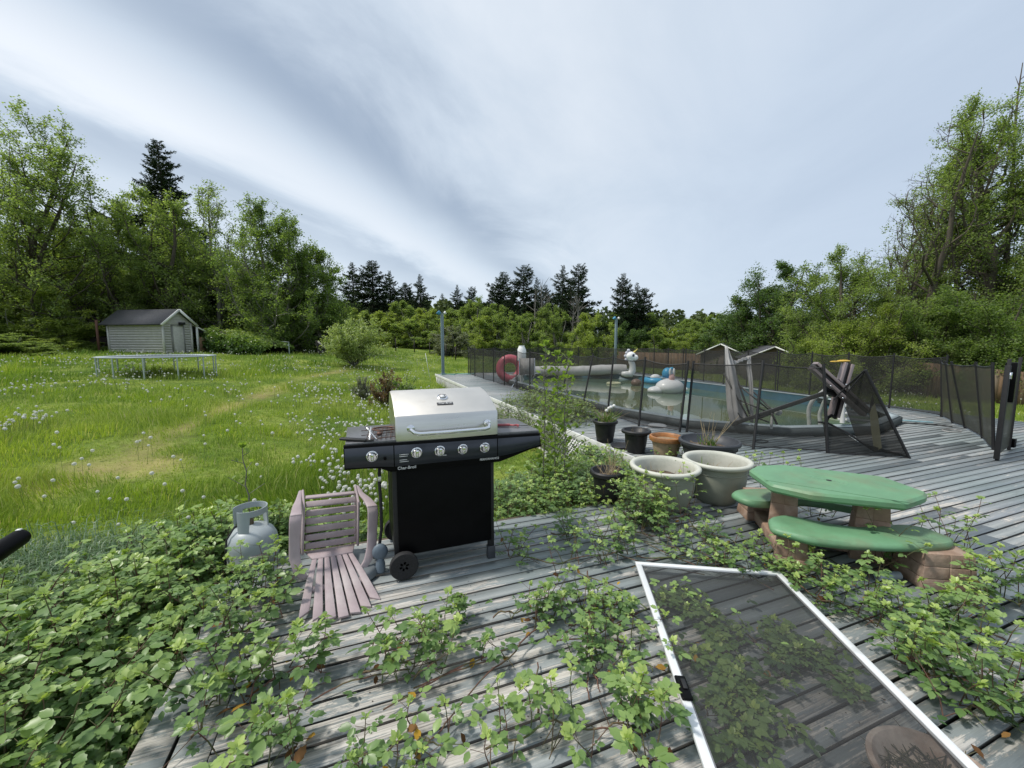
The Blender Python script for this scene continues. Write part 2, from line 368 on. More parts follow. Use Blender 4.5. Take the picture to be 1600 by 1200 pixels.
for k in range(int((18.6 + 1.5) / PW)):
    y = -1.5 + (k + .5) * PW; a = spans(DECK, y); hcut = spans(pool_o, y); segs = []
    if hcut: segs = [(a[0], hcut[0]), (hcut[1], a[-1])]
    else: segs = [(a[0], a[-1])]
    for x0, x1 in segs:
        cuts = [x0]; x = x0 + rng.uniform(2.0, 6.5)
        while x < x1 - .6: cuts.append(x); x += rng.choice([4.8, 6.0])
        cuts.append(x1)
        for c0, c1_ in zip(cuts[:-1], cuts[1:]):
            z = rng.normal(0, .0015); w = PW - rng.uniform(.011, .015)
            dk.box(((c0 + c1_) / 2, y + rng.normal(0, .0008), z - .019), (c1_ - c0 - .003, w, .038), _rot('X', rng.normal(0, .012)), rng.uniform())
for i, xb in enumerate((-.625, -.765)): dk.box((xb, .82, -.019 - .001 * i), (.125, 4.64, .038), None, [.3, .55][i])
dm = bpy.data.materials.new('worn_grey_painted_boards'); dm.use_nodes = True; t = dm.node_tree; b = t.nodes['Principled BSDF']
geo = mnode(t, 'ShaderNodeNewGeometry'); at = mnode(t, 'ShaderNodeAttribute', attribute_name='rnd')
off = mnode(t, 'ShaderNodeVectorMath', operation='SCALE'); off.inputs[0].default_value = (37.0, 0, 91.0); t.links.new(at.outputs['Fac'], off.inputs['Scale'])
ps = mnode(t, 'ShaderNodeVectorMath', operation='ADD'); t.links.new(geo.outputs['Position'], ps.inputs[0]); t.links.new(off.outputs[0], ps.inputs[1])
def dnoise(sc3, detail, rough=.6, dist=0.0, raw=False):
    mp = mnode(t, 'ShaderNodeMapping'); mp.inputs['Scale'].default_value = sc3; t.links.new((geo.outputs['Position'] if raw else ps.outputs[0]), mp.inputs[0])
    n = mnode(t, 'ShaderNodeTexNoise', Scale=1.0, Detail=detail, Roughness=rough, Distortion=dist); t.links.new(mp.outputs[0], n.inputs['Vector']); return n.outputs[0]
def mth(op, a_, b_=None, cl=False):
    n = mnode(t, 'ShaderNodeMath', operation=op, use_clamp=cl)
    for i, q in enumerate((a_, b_)):
        if q is None: continue
        if isinstance(q, (int, float)): n.inputs[i].default_value = q
        else: t.links.new(q, n.inputs[i])
    return n.outputs[0]
def mapr(x, a_, b_, c_, d_):
    n = mnode(t, 'ShaderNodeMapRange'); t.links.new(x, n.inputs[0])
    for i, q in enumerate((a_, b_, c_, d_)): n.inputs[i + 1].default_value = q
    return n.outputs[0]
grain = dnoise((2.2, 95, 30), 6, .65, .8); wear = dnoise((2.6, 13, 6), 10, .78, .5); broad = dnoise((.45, .8, .5), 3, .5, 0, True)
sxy = mnode(t, 'ShaderNodeSeparateXYZ'); t.links.new(geo.outputs['Position'], sxy.inputs[0])
near = mapr(mth('ADD', sxy.outputs[0], mth('MULTIPLY', sxy.outputs[1], .9)), 1.2, 5.2, .07, -.045)   # most foot-worn by the house door
wv = mth('ADD', mth('ADD', mth('ADD', wear, mth('MULTIPLY', mth('SUBTRACT', broad, .5), .55)), mth('MULTIPLY', mth('SUBTRACT', grain, .5), .35)), near)
wv = mth('ADD', wv, mth('MULTIPLY', mth('SUBTRACT', at.outputs['Fac'], .5), .05))
mask = mapr(wv, .56, .585, 0, 1)
paint = mnode(t, 'ShaderNodeMixRGB'); paint.inputs[1].default_value = (.205, .242, .245, 1); paint.inputs[2].default_value = (.285, .302, .31, 1); t.links.new(mapr(broad, .35, .65, 0, 1), paint.inputs[0])
wood = mnode(t, 'ShaderNodeValToRGB'); t.links.new(grain, wood.inputs[0]); we = wood.color_ramp.elements
we[0].position = .32; we[0].color = (.20, .185, .17, 1); we[1].position = .62; we[1].color = (.51, .49, .455, 1); q = we.new(.46); q.color = (.39, .37, .34, 1)
mxc = mnode(t, 'ShaderNodeMixRGB'); t.links.new(mask, mxc.inputs[0]); t.links.new(paint.outputs[0], mxc.inputs[1]); t.links.new(wood.outputs[0], mxc.inputs[2])
vs2 = mnode(t, 'ShaderNodeVectorMath', operation='SCALE'); t.links.new(mxc.outputs[0], vs2.inputs[0])
dirt_and_shade = mth('MULTIPLY', mth('MULTIPLY', mapr(grain, .3, .6, .84, 1.06), mapr(at.outputs['Fac'], 0, 1, .95, 1.05)), mapr(dnoise((3, 14, 5), 5, .7), .33, .5, .87, 1.03))
nz_ = mnode(t, 'ShaderNodeSeparateXYZ'); t.links.new(geo.outputs['True Normal'], nz_.inputs[0]); dirt_and_shade = mth('MULTIPLY', dirt_and_shade, mapr(nz_.outputs[2], .3, .7, .12, 1.0))  # upright board sides coloured darker, shade painted into the gaps
t.links.new(dirt_and_shade, vs2.inputs['Scale']); t.links.new(vs2.outputs[0], b.inputs['Base Color'])
t.links.new(mapr(mask, 0, 1, .46, .8), b.inputs['Roughness']); b.inputs['Specular IOR Level'].default_value = .4
bp = mnode(t, 'ShaderNodeBump', Strength=.55, Distance=.004); t.links.new(mth('ADD', grain, mth('MULTIPLY', mask, -.35)), bp.inputs['Height']); t.links.new(bp.outputs[0], b.inputs['Normal'])
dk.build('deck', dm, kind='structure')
# joists and an added dark sheet painting shade into the board gaps
u_ = MB(); u_.add([(-.68, -1.5, -.052), (11.6, -1.5, -.052), (11.6, 3.1, -.052), (-.68, 3.1, -.052)], [(0, 1, 2, 3)]); u_.add([(3.32, 3.1, -.052), (5.0, 3.1, -.052), (5.0, 18.5, -.052), (3.32, 18.5, -.052)], [(0, 1, 2, 3)]); u_.build('deck_gap_shade', mat('painted_gap_shade', (.012, .011, .01), .95), kind='structure')
j = MB()
for x in np.arange(-.6, 11.6, .6): j.box((x, .8, -.145), (.04, 4.6, .18))
jm = mat('old_joists', (.09, .07, .05), .9)
scw = MB(); tdk = np.array([(math.cos(a_), math.sin(a_), 0) for a_ in np.arange(6) * math.pi / 3]) * .0032; SP = []
for k in range(int(6.6 / PW)):
    for x in np.arange(-.6, 9, .6):
        for dy in (-.024, .024): SP.append((x + rng.normal(0, .006), -1.5 + (k + .5) * PW + dy + rng.normal(0, .002), .0012))
SP = np.array(SP); SP = SP[(SP[:, 0] > -.5) & ((SP[:, 1] < 3.0) | (SP[:, 0] > 3.4))]; SP = SP[~((SP[:, 1] > 4.0) & (SP[:, 0] > 4.5))]
scw.inst(tdk, [np.array([(0, 1, 2, 3, 4, 5)])], np.repeat(np.eye(3)[None], len(SP), 0), SP, np.full(len(SP), .5)); tag(scw.build('deck_screws', mat('rusty_screw_heads', (.05, .035, .03), .7), kind='stuff'), 'small rusty screw heads dotted along the deck boards', 'screws')
jo = j.build('deck_joists', jm); jo['kind'] = 'structure'

# skirting of the raised walk: white lattice under a white trim board
lt = thing('lattice_skirt', 'white diagonal lattice skirting below the raised walkway edge', 'lattice', (3.28, 10.8, -.6))
f_ = MB(); f_.box((3.266, 10.85, -.03), (.025, 15.5, .10)); f_.box((3.266, 10.85, -.60), (.025, 15.5, .07)); f_.build('trim_board', LATW, lt, bevel=.002)
l_ = MB(); h0, h1 = -.58, -.07; hh = h1 - h0
for s_, xo in ((1, 3.272), (-1, 3.266)):
    for y in np.arange(2.7, 18.6, .085):
        y0, y1, z0, z1 = y, y + hh * 1.0, h0, h1
        if s_ < 0: y0, y1 = y1, y0
        if min(y0, y1) < 3.1 or max(y0, y1) > 18.58: continue
        l_.bar((xo, y0, z0), (xo, y1, z1), .028, .005, upv=(1, 0, 0))
l_.build('lattice', LATW, lt)
sk = MB(); sk.box((1.35, 3.15, -.10), (3.85, .03, .16)); sk.box((3.30, 18.62, -.1), (.02, .02, .1)); so = sk.build('rim_joist', jm); so['kind'] = 'structure'

# ------------------------------------------------------------------ pool
pool = thing('swimming_pool', 'oval pool full of still greenish water inside a dark grey wooden rim', 'pool', (POOLC[0], POOLC[1], -1.4))
def ring(off0, off1, z0, z1, n=20):
    a = np.array(pool_outline(off0, n)); c = np.array(pool_outline(off1, n)); m = len(a); mb = MB()
    Vv = np.vstack([np.c_[a, np.full(m, z0)], np.c_[a, np.full(m, z1)], np.c_[c, np.full(m, z1)], np.c_[c, np.full(m, z0)]])
    f = [(k * m + i, k * m + (i + 1) % m, ((k + 1) % 4) * m + (i + 1) % m, ((k + 1) % 4) * m + i) for k in range(4) for i in range(m)]
    return mb.add(Vv, f)
def polyring(n, off_out):
    "chunky plank rim: straight boards meeting at mitres round the oval"
    return ring(.02, off_out, .0, .12, n)
RIMM = mat('dark_rim_boards', (.085, .105, .11), .6, var=.2, scale=6, bump=.3, bscale=30); CAPM = mat('pool_coping', (.36, .42, .44), .5, var=.15, scale=5)
polyring(6, .17).build('rim', RIMM, pool)
ring(-.035, .13, .122, .14, 6).build('coping', CAPM, pool)
LIN = mat('blue_pool_liner', (.018, .085, .12), .35, var=.25, scale=3, c2=(.018, .07, .06), blend=(.5, .65))
ring(-.03, .018, -1.4, .118, 20).build('liner_wall', LIN, pool)
ft = MB(); p_ = np.array(pool_outline(0, 20)); ft.add(np.c_[p_, np.full(len(p_), -1.38)], [tuple(range(len(p_)))]); ft.build('liner_floor', mat('silted_pool_floor', (.09, .15, .09), .8, c2=(.16, .2, .12)), pool)
wm_ = bpy.data.materials.new('green_pool_water'); wm_.use_nodes = True; t = wm_.node_tree; b = t.nodes['Principled BSDF']
b.inputs['Base Color'].default_value = (.085, .125, .085, 1); b.inputs['Roughness'].default_value = .03; b.inputs['IOR'].default_value = 1.34; b.inputs['Specular IOR Level'].default_value = .9
tcn = mnode(t, 'ShaderNodeTexCoord'); n_ = mnode(t, 'ShaderNodeTexNoise', Scale=.9, Detail=3); t.links.new(tcn.outputs['Object'], n_.inputs['Vector'])
bp = mnode(t, 'ShaderNodeBump', Strength=.03, Distance=.05); t.links.new(n_.outputs[0], bp.inputs['Height']); t.links.new(bp.outputs[0], b.inputs['Normal'])
n3 = mnode(t, 'ShaderNodeTexNoise', Scale=.5, Detail=5); t.links.new(tcn.outputs['Object'], n3.inputs['Vector']); cr = mnode(t, 'ShaderNodeValToRGB'); t.links.new(n3.outputs[0], cr.inputs[0])
cr.color_ramp.elements[0].position = .4; cr.color_ramp.elements[0].color = (.09, .15, .11, 1); cr.color_ramp.elements[1].position = .62; cr.color_ramp.elements[1].color = (.17, .2, .1, 1); t.links.new(cr.outputs[0], b.inputs['Base Color'])
wt = MB(); wt.add(np.c_[np.array(pool_outline(-.035, 20)), np.full(len(p_), -.09)], [tuple(range(len(p_)))])
wo = wt.build('water', wm_); wo['kind'] = 'structure'

# floating toys
VIN = mat('white_inflatable_vinyl', (.78, .78, .76), .3, var=.06, scale=3)
VINB = mat('blue_inflatable_vinyl', (.05, .33, .55), .3, var=.1); PINK = mat('pink_inflatable_vinyl', (.62, .13, .17), .35, var=.12, scale=3)
def torus(c, R0, r0, n=28, m=12, ax=(0, 0, 1), mb=None, sc=(1, 1, 1)):
    mb = mb or MB(); a = np.linspace(0, 2 * math.pi, n + 1)[:-1]; b_ = np.linspace(0, 2 * math.pi, m + 1)[:-1]
    aa, bb = np.meshgrid(a, b_, indexing='ij'); P = np.stack([(R0 + r0 * np.cos(bb)) * np.cos(aa) * sc[0], (R0 + r0 * np.cos(bb)) * np.sin(aa) * sc[1], r0 * np.sin(bb) * sc[2]], -1).reshape(-1, 3)
    q = Vector((0, 0, 1)).rotation_difference(Vector(ax)).to_matrix(); P = P @ np.array(q).T + np.array(c)
    f = [(i * m + j_, ((i + 1) % n) * m + j_, ((i + 1) % n) * m + (j_ + 1) % m, i * m + (j_ + 1) % m) for i in range(n) for j_ in range(m)]
    return mb.add(P, f)
p = G(1046, 613, -.09)
s_ = thing('inflatable_swan', 'limp white inflatable with two small ears slumped on the pool water', 'pool float', p)
b_ = MB(); b_.sph((p[0], p[1], .07), (.46, .38, .27), 24); b_.sph((p[0] - .38, p[1] + .12, -.02), (.32, .24, .13), 16); b_.sph((p[0] + .47, p[1] - .08, .0), (.15, .1, .07)); b_.build('body', VIN, s_, True, ang=3)
e_ = MB(); ec = p + np.array([-.02, -.1, .48])
for dx in (-.08, .08): e_.sph(ec + (dx * .9, 0, .17), (.045, .035, .11), 10)
e_.build('ear', VIN, s_, True, ang=3)
e_ = MB(); e_.sph(ec - (0, 0, .02), (.10, .08, .13), 10); e_.build('head', mat('pale_pink_vinyl', (.72, .45, .42), .4), s_, True, ang=3)
p = G(1026, 598, -.09)
s_ = thing('inflatable_whale', 'blue inflatable animal floating behind the limp white one', 'pool float', p)
b_ = MB(); torus((p[0], p[1], .0), .42, .12, mb=b_); b_.build('ring', VINB, s_, True, ang=3)
b_ = MB(); b_.sph((p[0] + .32, p[1] - .2, .26), (.2, .2, .24)); b_.sph((p[0] + .42, p[1] - .3, .44), (.11, .08, .08)); b_.build('head', VINB, s_, True, ang=3)
b_ = MB(); b_.sph((p[0] - .2, p[1] - .15, .14), (.2, .16, .12)); b_.build('belly', VIN, s_, True, ang=3)
p = G(994, 602, -.09)
o = MB().sph((p[0], p[1], -.0), (.19, .19, .15)).build('ball', mat('brown_vinyl', (.16, .10, .07), .4), None, True, ang=3); tag(o, 'half sunk brown ball floating on the far pool water', 'ball')
p = G(959, 600, -.09)
o = torus((p[0], p[1], -.07), .22, .05).build('swim_ring', mat('pale_yellow_vinyl', (.5, .5, .3), .4), None, True, ang=3); tag(o, 'small pale ring floating left of the brown ball', 'swim ring')

# rolled solar cover on the far rim
rl = thing('pool_cover_roller', 'long pale rolled pool cover lying along the far end of the pool', 'pool cover', G(910, 583, .14))
a0, a1 = A(822, 580.5, 17.6), A(978, 577.5, 17.2)
P = [a0 + (a1 - a0) * s + np.array([0, 0, .02 * math.sin(s * 9)]) for s in np.linspace(0, 1, 22)]
COV = mat('pale_bubble_cover', (.50, .49, .47), .55, var=.15, scale=2.5, bump=.4, bscale=12)
mb = MB(); mb.tube(P, [.21 + .012 * math.sin(i * 1.7) for i in range(22)], 18); mb.build('rolled_sheet', COV, rl, True)
mb = MB(); dd = (a1 - a0) / np.linalg.norm(a1 - a0); mb.tube([a0 - dd * .35, a1 + dd * .25], .03); mb.build('axle', CHR, rl, True)
for q in (a0 - dd * .3, a1 + dd * .2): mb = MB(); mb.bar(q, (q[0] - .25, q[1], .0), .04, .04); mb.bar(q, (q[0] + .25, q[1], .0), .04, .04); mb.build('stand', WHT, rl)
# inflatable unicorn
p = A(983, 583, 16.6)
un = thing('inflatable_unicorn', 'white inflatable unicorn sitting at the end of the rolled cover', 'pool float', (p[0], p[1], .14))
def cm(x, y, z=0): return p + x * RT + np.array([0, 0, z]) + y * np.array([math.sin(YAW), math.cos(YAW), 0])
mb = MB(); mb.tube([cm(-.3, 0, -.02), cm(-.12, 0, -.04), cm(.05, 0, -.04), cm(.14, 0, .12), cm(.12, 0, .36), cm(.02, 0, .55), cm(.04, 0, .66)], [.08, .12, .15, .14, .12, .11, .11], 16); mb.build('body', VIN, un, True, ang=3)
mb = MB(); mb.sph(cm(.05, 0, .70), (.21, .18, .18), 16); mb.sph(cm(.2, -.03, .64), (.15, .13, .12), 14); mb.build('head', VIN, un, True, ang=3)
mb = MB(); mb.tube([cm(.16, -.02, .84), cm(.32, -.02, 1.0)], [.045, .005], 8); mb.build('horn', mat('gold_horn', (.6, .5, .12), .3), un, True)
mb = MB(); mb.sph(cm(.1, -.17, .73), (.05, .03, .06), 8); mb.build('eye', mat('dark_blue_print', (.02, .03, .07), .4), un, True)
mb = MB()
for i, (x, z) in enumerate(((-.05, .92), (-.12, .82), (-.16, .7), (-.13, .56))): mb.sph(cm(x, 0, z), (.08, .06, .07), 8)
mb.build('mane', mat('pale_lilac_vinyl', (.5, .5, .55), .4), un, True, ang=3)

# pink ring float and white chair by the near fence
p = A(797, 578, 14.6)
pr_ = thing('ring_float', 'big pink inflatable ring standing upright behind the fence netting', 'pool float', (p[0], p[1], .0))
mb = MB(); torus((p[0], p[1], .52), .36, .15, ax=(-.35, -.93, .12), mb=mb); mb.build('ring', PINK, pr_, True, ang=3)
mb = MB(); mb.tube([(p[0] + .05, p[1] - .1, .12), (p[0] + .3, p[1] - .2, .24), (p[0] + .42, p[1] - .2, .1)], [.12, .15, .06], 12); mb.build('tail', VIN, pr_, True, ang=3)
p = G(818, 606, 0)
ch = thing('folding_chair', 'pale reclining garden chair beyond the pink ring float', 'chair', p)
mb = MB()
for s in (-.25, .25):
    q = p + s * RT; mb.tube([q + (-.1, .1, 0), q + (.1, -.05, .42), q + (.16, .1, .95)], .016); mb.tube([q + (.12, .3, 0), q + (.0, .0, .42), q + (-.25, -.1, .44)], .016)
mb.build('frame', CHR, ch, True)
mb = MB(); q = p
mb.add([q - .25 * RT + (.1, -.05, .42), q + .25 * RT + (.1, -.05, .42), q + .25 * RT + (.16, .1, .95), q - .25 * RT + (.16, .1, .95)], [(0, 1, 2, 3)]); mb.add([q - .25 * RT + (-.25, -.1, .43), q + .25 * RT + (-.25, -.1, .43), q + .25 * RT + (.1, -.05, .42), q - .25 * RT + (.1, -.05, .42)], [(0, 1, 2, 3)])
o = mb.build('sling', mat('grey_sling_fabric', (.3, .29, .28), .8), ch); md = o.modifiers.new('thick', 'SOLIDIFY'); md.thickness = .008
# white jug planter on a post
p = A(815, 550, 13.4)
pl = thing('jug_planter', 'white plastic jug holding a leafy plant on a post by the pool', 'planter', (p[0], p[1], 0))
MB().lathe([(0, 0), (.12, 0), (.15, .03), (.15, .36), (.11, .45), (.09, .50), (.10, .52), (0, .50)], (p[0], p[1], .84), 20).build('jug', VIN, pl, True)
MB().box((p[0], p[1], .42), (.09, .09, .84)).build('post', WHT, pl, bevel=.004)

# collapsed white pool ladder at the near end
ld_ = thing('pool_ladder', 'white plastic A frame ladder with curved handrails standing over the pool rim', 'pool ladder', (7.75, 4.3, .14))
WP = mat('white_ladder_plastic', (.6, .6, .58), .45, var=.15, scale=4, c2=(.34, .38, .33), blend=(.52, .66))
def L3(x, y, D): return A(x, y, D)
for pts, r_ in (([(1265, 668, 7.0), (1263, 640, 7.0), (1270, 624, 6.9), (1290, 609, 6.8), (1300, 597, 6.75), (1308, 594, 6.6), (1316, 600, 6.5), (1317, 630, 6.5), (1316, 661, 6.5)], .032),
                ([(1282, 668, 7.5), (1280, 648, 7.5), (1288, 626, 7.4), (1306, 604, 7.2), (1322, 600, 7.0), (1326, 606, 6.9), (1325, 660, 6.7)], .03)):
    mb = MB(); P = np.array([L3(*q) for q in pts]); tt = np.linspace(0, len(P) - 1, 40); P2 = np.array([[np.interp(s, range(len(P)), P[:, k]) for k in range(3)] for s in tt])
    for _ in range(2): P2[1:-1] = (P2[:-2] + 2 * P2[1:-1] + P2[2:]) / 4
    mb.tube(P2, r_, 12); mb.build('handrail', WP, ld_, True)
for k, y in enumerate((655, 645, 634)):
    mb = MB(); mb.bar(L3(1316, y, 6.5), L3(1326, y - 1, 6.9), .12, .035); mb.build('step', WP, ld_, bevel=.005)
for k, y in enumerate((641, 646, 654)):
    mb = MB(); mb.tube([L3(1318, y, 6.6), L3(1352 + 4 * k, y + 4, 6.9)], .022, 8); mb.build('fallen_rail', WP, ld_, True)

# ------------------------------------------------------------------ mesh pool fences
def fence_run(root, pts, mats_, dens=None, hh=1.2, net=NETM, sag=.05, mk_last=True):
    "pts: list of (base xyz, top xyz); a post at each, netting between them"
    tops = []
    for k, (b0, t0) in enumerate(pts):
        b0 = np.array(b0, float); t0 = np.array(t0, float)
        mb = MB(); mb.tube([b0 + (0, 0, .0), b0 + (t0 - b0) * 1.03], .019, 8); mb.build('post', mats_, root, True)
    for k in range(len(pts) - 1):
        (b0, t0), (b1, t1) = [(np.array(q[0], float), np.array(q[1], float)) for q in pts[k:k + 2]]
        if np.linalg.norm(b0 - b1) < .12: continue
        rs = np.random.default_rng(int(abs(b0[0] * 1000 + b0[1] * 777)) % 9999); nx, nz = 9, 7; P = np.zeros((nz, nx, 3)); nrm = np.cross(b1 - b0, (0, 0, 1)); nrm /= np.linalg.norm(nrm)
        a1_, a2_ = rs.uniform(-1, 1, 2)
        for i in range(nz):
            for j_ in range(nx):
                s_, z_ = j_ / (nx - 1), i / (nz - 1)
                lo_ = b0 * (1 - s_) + b1 * s_; hi_ = t0 * (1 - s_) + t1 * s_; q = lo_ + (hi_ - lo_) * (.03 + .96 * z_)
                q = q + nrm * sag * math.sin(math.pi * s_) * (a1_ * math.sin(2.2 * z_ + 1) + .5 * a2_ * math.sin(6 * s_ + 4 * z_)) - np.array([0, 0, sag * .8 * math.sin(math.pi * s_) * z_]); P[i, j_] = q
        mb = MB(); mb.grid(P); pn = mb.build('netting', net, root, True, ang=3)
        mb = MB(); mb.tube(P[-1], .009, 5); mb.build('border_tape', BLKM, root, True); mb = MB(); mb.tube(P[0], .009, 5); mb.build('border_tape', BLKM, root, True)
def up(p, dz=1.2): return (p[0], p[1], p[2] + dz)
Lp = [(746, 588), (756.6, 592), (769, 597), (785, 602), (804, 608), (824, 614)]
pts = [(G(737, 582), up(G(737, 582)))] + [((4.64, G(*q)[1], 0), (4.64, G(*q)[1], 1.2)) for q in Lp]
pts[0] = ((4.75, 18.3, 0), (4.75, 18.3, 1.2))
for (bx, by, tx, ty) in ((875, 624, 893, 553), (910, 638, 926.5, 555), (949, 650, 958.5, 557), (998, 666, 1008, 561)):
    b0 = G(bx, by); D = 1.5 * F / (by - 533); pts.append((b0, A(tx, ty, D + .05)))
b0 = G(1062, 675); pts.append((b0, A(1075, 567, 6.7)))
fa = thing('pool_fence', 'black netting fence with leaning posts along the raised walkway', 'fence', (4.64, 10, 0)); fence_run(fa, pts, BLKM, net=NETF, sag=.06)
pts = [(G(1073, 675), A(1083.5, 567, 6.75)), (G(1177, 702), A(1192, 567, 5.75)), (G(1293, 708), A(1287, 573, 5.45))]
fb = thing('pool_fence', 'black netting fence section standing between the pots and the green table', 'fence', (5.4, 4, 0)); fence_run(fb, pts, BLKM, net=NETF, sag=.03)
# its last panel has come down
P0, P1, P2, P3, P4 = G(1293, 708) + (0, 0, .01), G(1421, 716), A(1352, 578, 5.28), A(1312, 603, 5.6), A(1285, 659, 5.5)
mb = MB(); mb.tube([P1, P2], .018, 8); mb.build('post', BLKM, fb, True)
mb = MB(); c_ = A(1345, 668, 5.25); P = np.zeros((9, 9, 3))
for i in range(9):
    for j_ in range(9):
        s_, z_ = j_ / 8, i / 8; lo_ = P0 * (1 - s_) + P1 * s_; hi_ = P4 * (1 - s_) + A(1371, 612, 5.27) * s_
        P[i, j_] = lo_ + (hi_ - lo_) * z_ + np.array([0, .06 * math.sin(5 * s_ + 3 * z_), 0]) * math.sin(math.pi * s_)
mid = A(1372, 660, 5.3)
mb.add([P2, A(1358, 590, 5.27), A(1421 - 12, 690, 5.24), P1, A(1367, 704, 5.4), A(1338, 684, 5.5), A(1322, 640, 5.6), A(1322, 604, 5.6), A(1352, 652, 5.45)],
       [(0, 1, 8, 7), (7, 8, 6), (1, 2, 8), (8, 2, 4), (2, 3, 4), (8, 4, 5), (6, 8, 5)])
mb.build('fallen_netting', NETB, fb, True, ang=3)
mb = MB(); mb.add([P4, A(1310, 670, 5.45), A(1340, 690, 5.35), P1 + (0, 0, .02), P0, P0 + (P1 - P0) * .5], [(0, 1, 5, 4), (1, 2, 3, 5)]); mb.build('fallen_netting', NETB, fb, True)
mb = MB(); mb.add([A(1363, 615, 5.33), A(1372, 650, 5.3), A(1378, 700, 5.26), A(1366, 706, 5.36), A(1361, 672, 5.4), A(1358, 640, 5.4)], [(0, 1, 4, 5), (1, 2, 3, 4)]); mb.build('folded_netting', NETD, fb)
mb = MB(); mb.tube([P2, A(1322, 604, 5.6), A(1303, 625, 5.7)], .010, 6); mb.build('border_tape', BLKM, fb, True); mb = MB(); mb.tube([P4 - (.08, 0, 0), P4 + (.1, 0, -.02), A(1325, 677, 5.4), A(1366, 705, 5.38), A(1409, 707, 5.24)], .013, 6); mb.build('border_tape', BLKM, fb, True); mb = MB(); mb.tube([P0, P1], .010, 6); mb.build('border_tape', BLKM, fb, True)
mb = MB(); mb.tube([A(1352, 580, 5.3), A(1325, 612, 5.5)], .009, 6); mb.build('loose_strap', BLKM, fb, True)
# back run and far end
pts = [((4.85, 18.35, 0), (4.85, 18.35, 1.2))]
for x in np.arange(6.0, 12.2, 1.05): pts.append(((x, 18.2 - (x - 5) * .1, 0), (x, 18.2 - (x - 5) * .1, 1.2)))
for k, q in enumerate(((1021, 586.5), (1043, 589), (1066, 592), (1070, 592.5), (1099, 596), (1130, 600.3), (1166, 606), (1211, 613), (1214, 613.5), (1264, 622), (1320, 629.5), (1389, 638), (1470, 651))):
    b0 = G(*q); pts.append((b0, up(b0)))
fc = thing('pool_fence', 'black netting fence closing off the far side of the pool deck', 'fence', (11.5, 9, 0)); fence_run(fc, pts, BLKM, sag=.07)
pts = []
for (bx, by, tx, ty) in ((1471.5, 651.5, 1471, 565), (1488, 661, 1478, 567), (1508, 669, 1487, 568), (1535, 685, 1525, 569), (1552, 703, 1551, 570)):
    b0 = G(bx, by); D = 1.5 * F / (by - 533); t_ = A(tx, ty, D); pts.append((b0, t_))
fd = thing('pool_fence', 'dusty dense netting fence running from the far corner to the gate', 'fence', (9, 3.3, 0)); fence_run(fd, pts, BLKM, net=NETD, sag=.03)
gt = thing('pool_gate', 'black pool gate with latch box and thick posts', 'gate', G(1557, 719))
q0, q1 = G(1557.5, 719), G(1576, 703)
for q, w in ((q0, .035), (q1, .035)):
    MB().box(q + (0, 0, .64), (w, w, 1.28), _rot('Z', .3)).build('gate_post', BLKM, gt, bevel=.004)
d_ = q1 - q0; mb = MB(); P = np.zeros((5, 4, 3))
for i in range(5):
    for j_ in range(4): P[i, j_] = q0 + d_ * (.05 + .9 * j_ / 3) + np.array([0, 0, .06 + 1.12 * i / 4])
mb.grid(P); mb.build('netting', NETD, gt)
mb = MB(); mb.box(q0 + d_ * .25 + (0, 0, .98), (.10, .16, .5), _rot('Z', -1.3)); mb.build('latch_box', BLK, gt, bevel=.006)
mb = MB(); mb.box(q1 + (.03, -.02, .1), (.06, .05, .12)); mb.build('hinge', BLK, gt, bevel=.004)
mb = MB(); mb.bar(q0 - (.045, .01, -.02) , q0 + (-.045, -.01, 1.2), .05, .03); mb.build('end_post', BLKM, gt, bevel=.004)
mb = MB(); mb.box(q0 + (-.07, -.05, 1.08), (.03, .015, .08)); mb.build('latch_hook', CHR, gt)

# ------------------------------------------------------------------ broken cantilever parasol
pa = thing('broken_parasol', 'collapsed cantilever parasol with torn grey canopy hanging over the pool rim', 'parasol', G(1150, 668, .14))
MAUVE = mat('brown_grey_aluminium', (.27, .22, .215), .4, .3, var=.1); DKG = mat('dark_grey_aluminium', (.05, .05, .05), .4, .3, var=.2)
CAN = mat('dirty_pale_canopy', (.42, .41, .40), .85, var=.18, scale=3, c2=(.3, .29, .28), blend=(.5, .65))
MB().bar(A(1143, 663, 6.55), A(1292, 613, 6.0), .045, .06).build('arm', DKG, pa, bevel=.004)
for (a_, b_, w) in (((1131, 583, 6.8), (1168, 651, 6.6), .022), ((1143, 566, 6.9), (1172, 650, 6.62), .022), ((1157, 604, 6.75), (1205, 643, 6.45), .02), ((1155, 625, 6.75), (1200, 644, 6.5), .02), ((1177, 612, 7.1), (1212, 646, 6.5), .018), ((1182, 655, 6.5), (1212, 643, 6.4), .03), ((1170, 648, 6.5), (1202, 660, 6.4), .02), ((1205, 645, 6.4), (1214, 663, 6.4), .028)):
    MB().bar(A(*a_), A(*b_), w, w).build('rib', DKG, pa)
MB().tube([A(1205, 670, 6.42), A(1207, 643, 6.42)], .02, 8).build('prop', WP, pa, True)
MB().sph(A(1216, 644, 6.35), .055, 12).build('pole_cap', WP, pa, True, ang=3)
MB().tube([A(1153, 645, 6.5), A(1157, 652, 6.5), A(1165, 655, 6.5)], .01, 6).build('crank', DKG, pa, True)
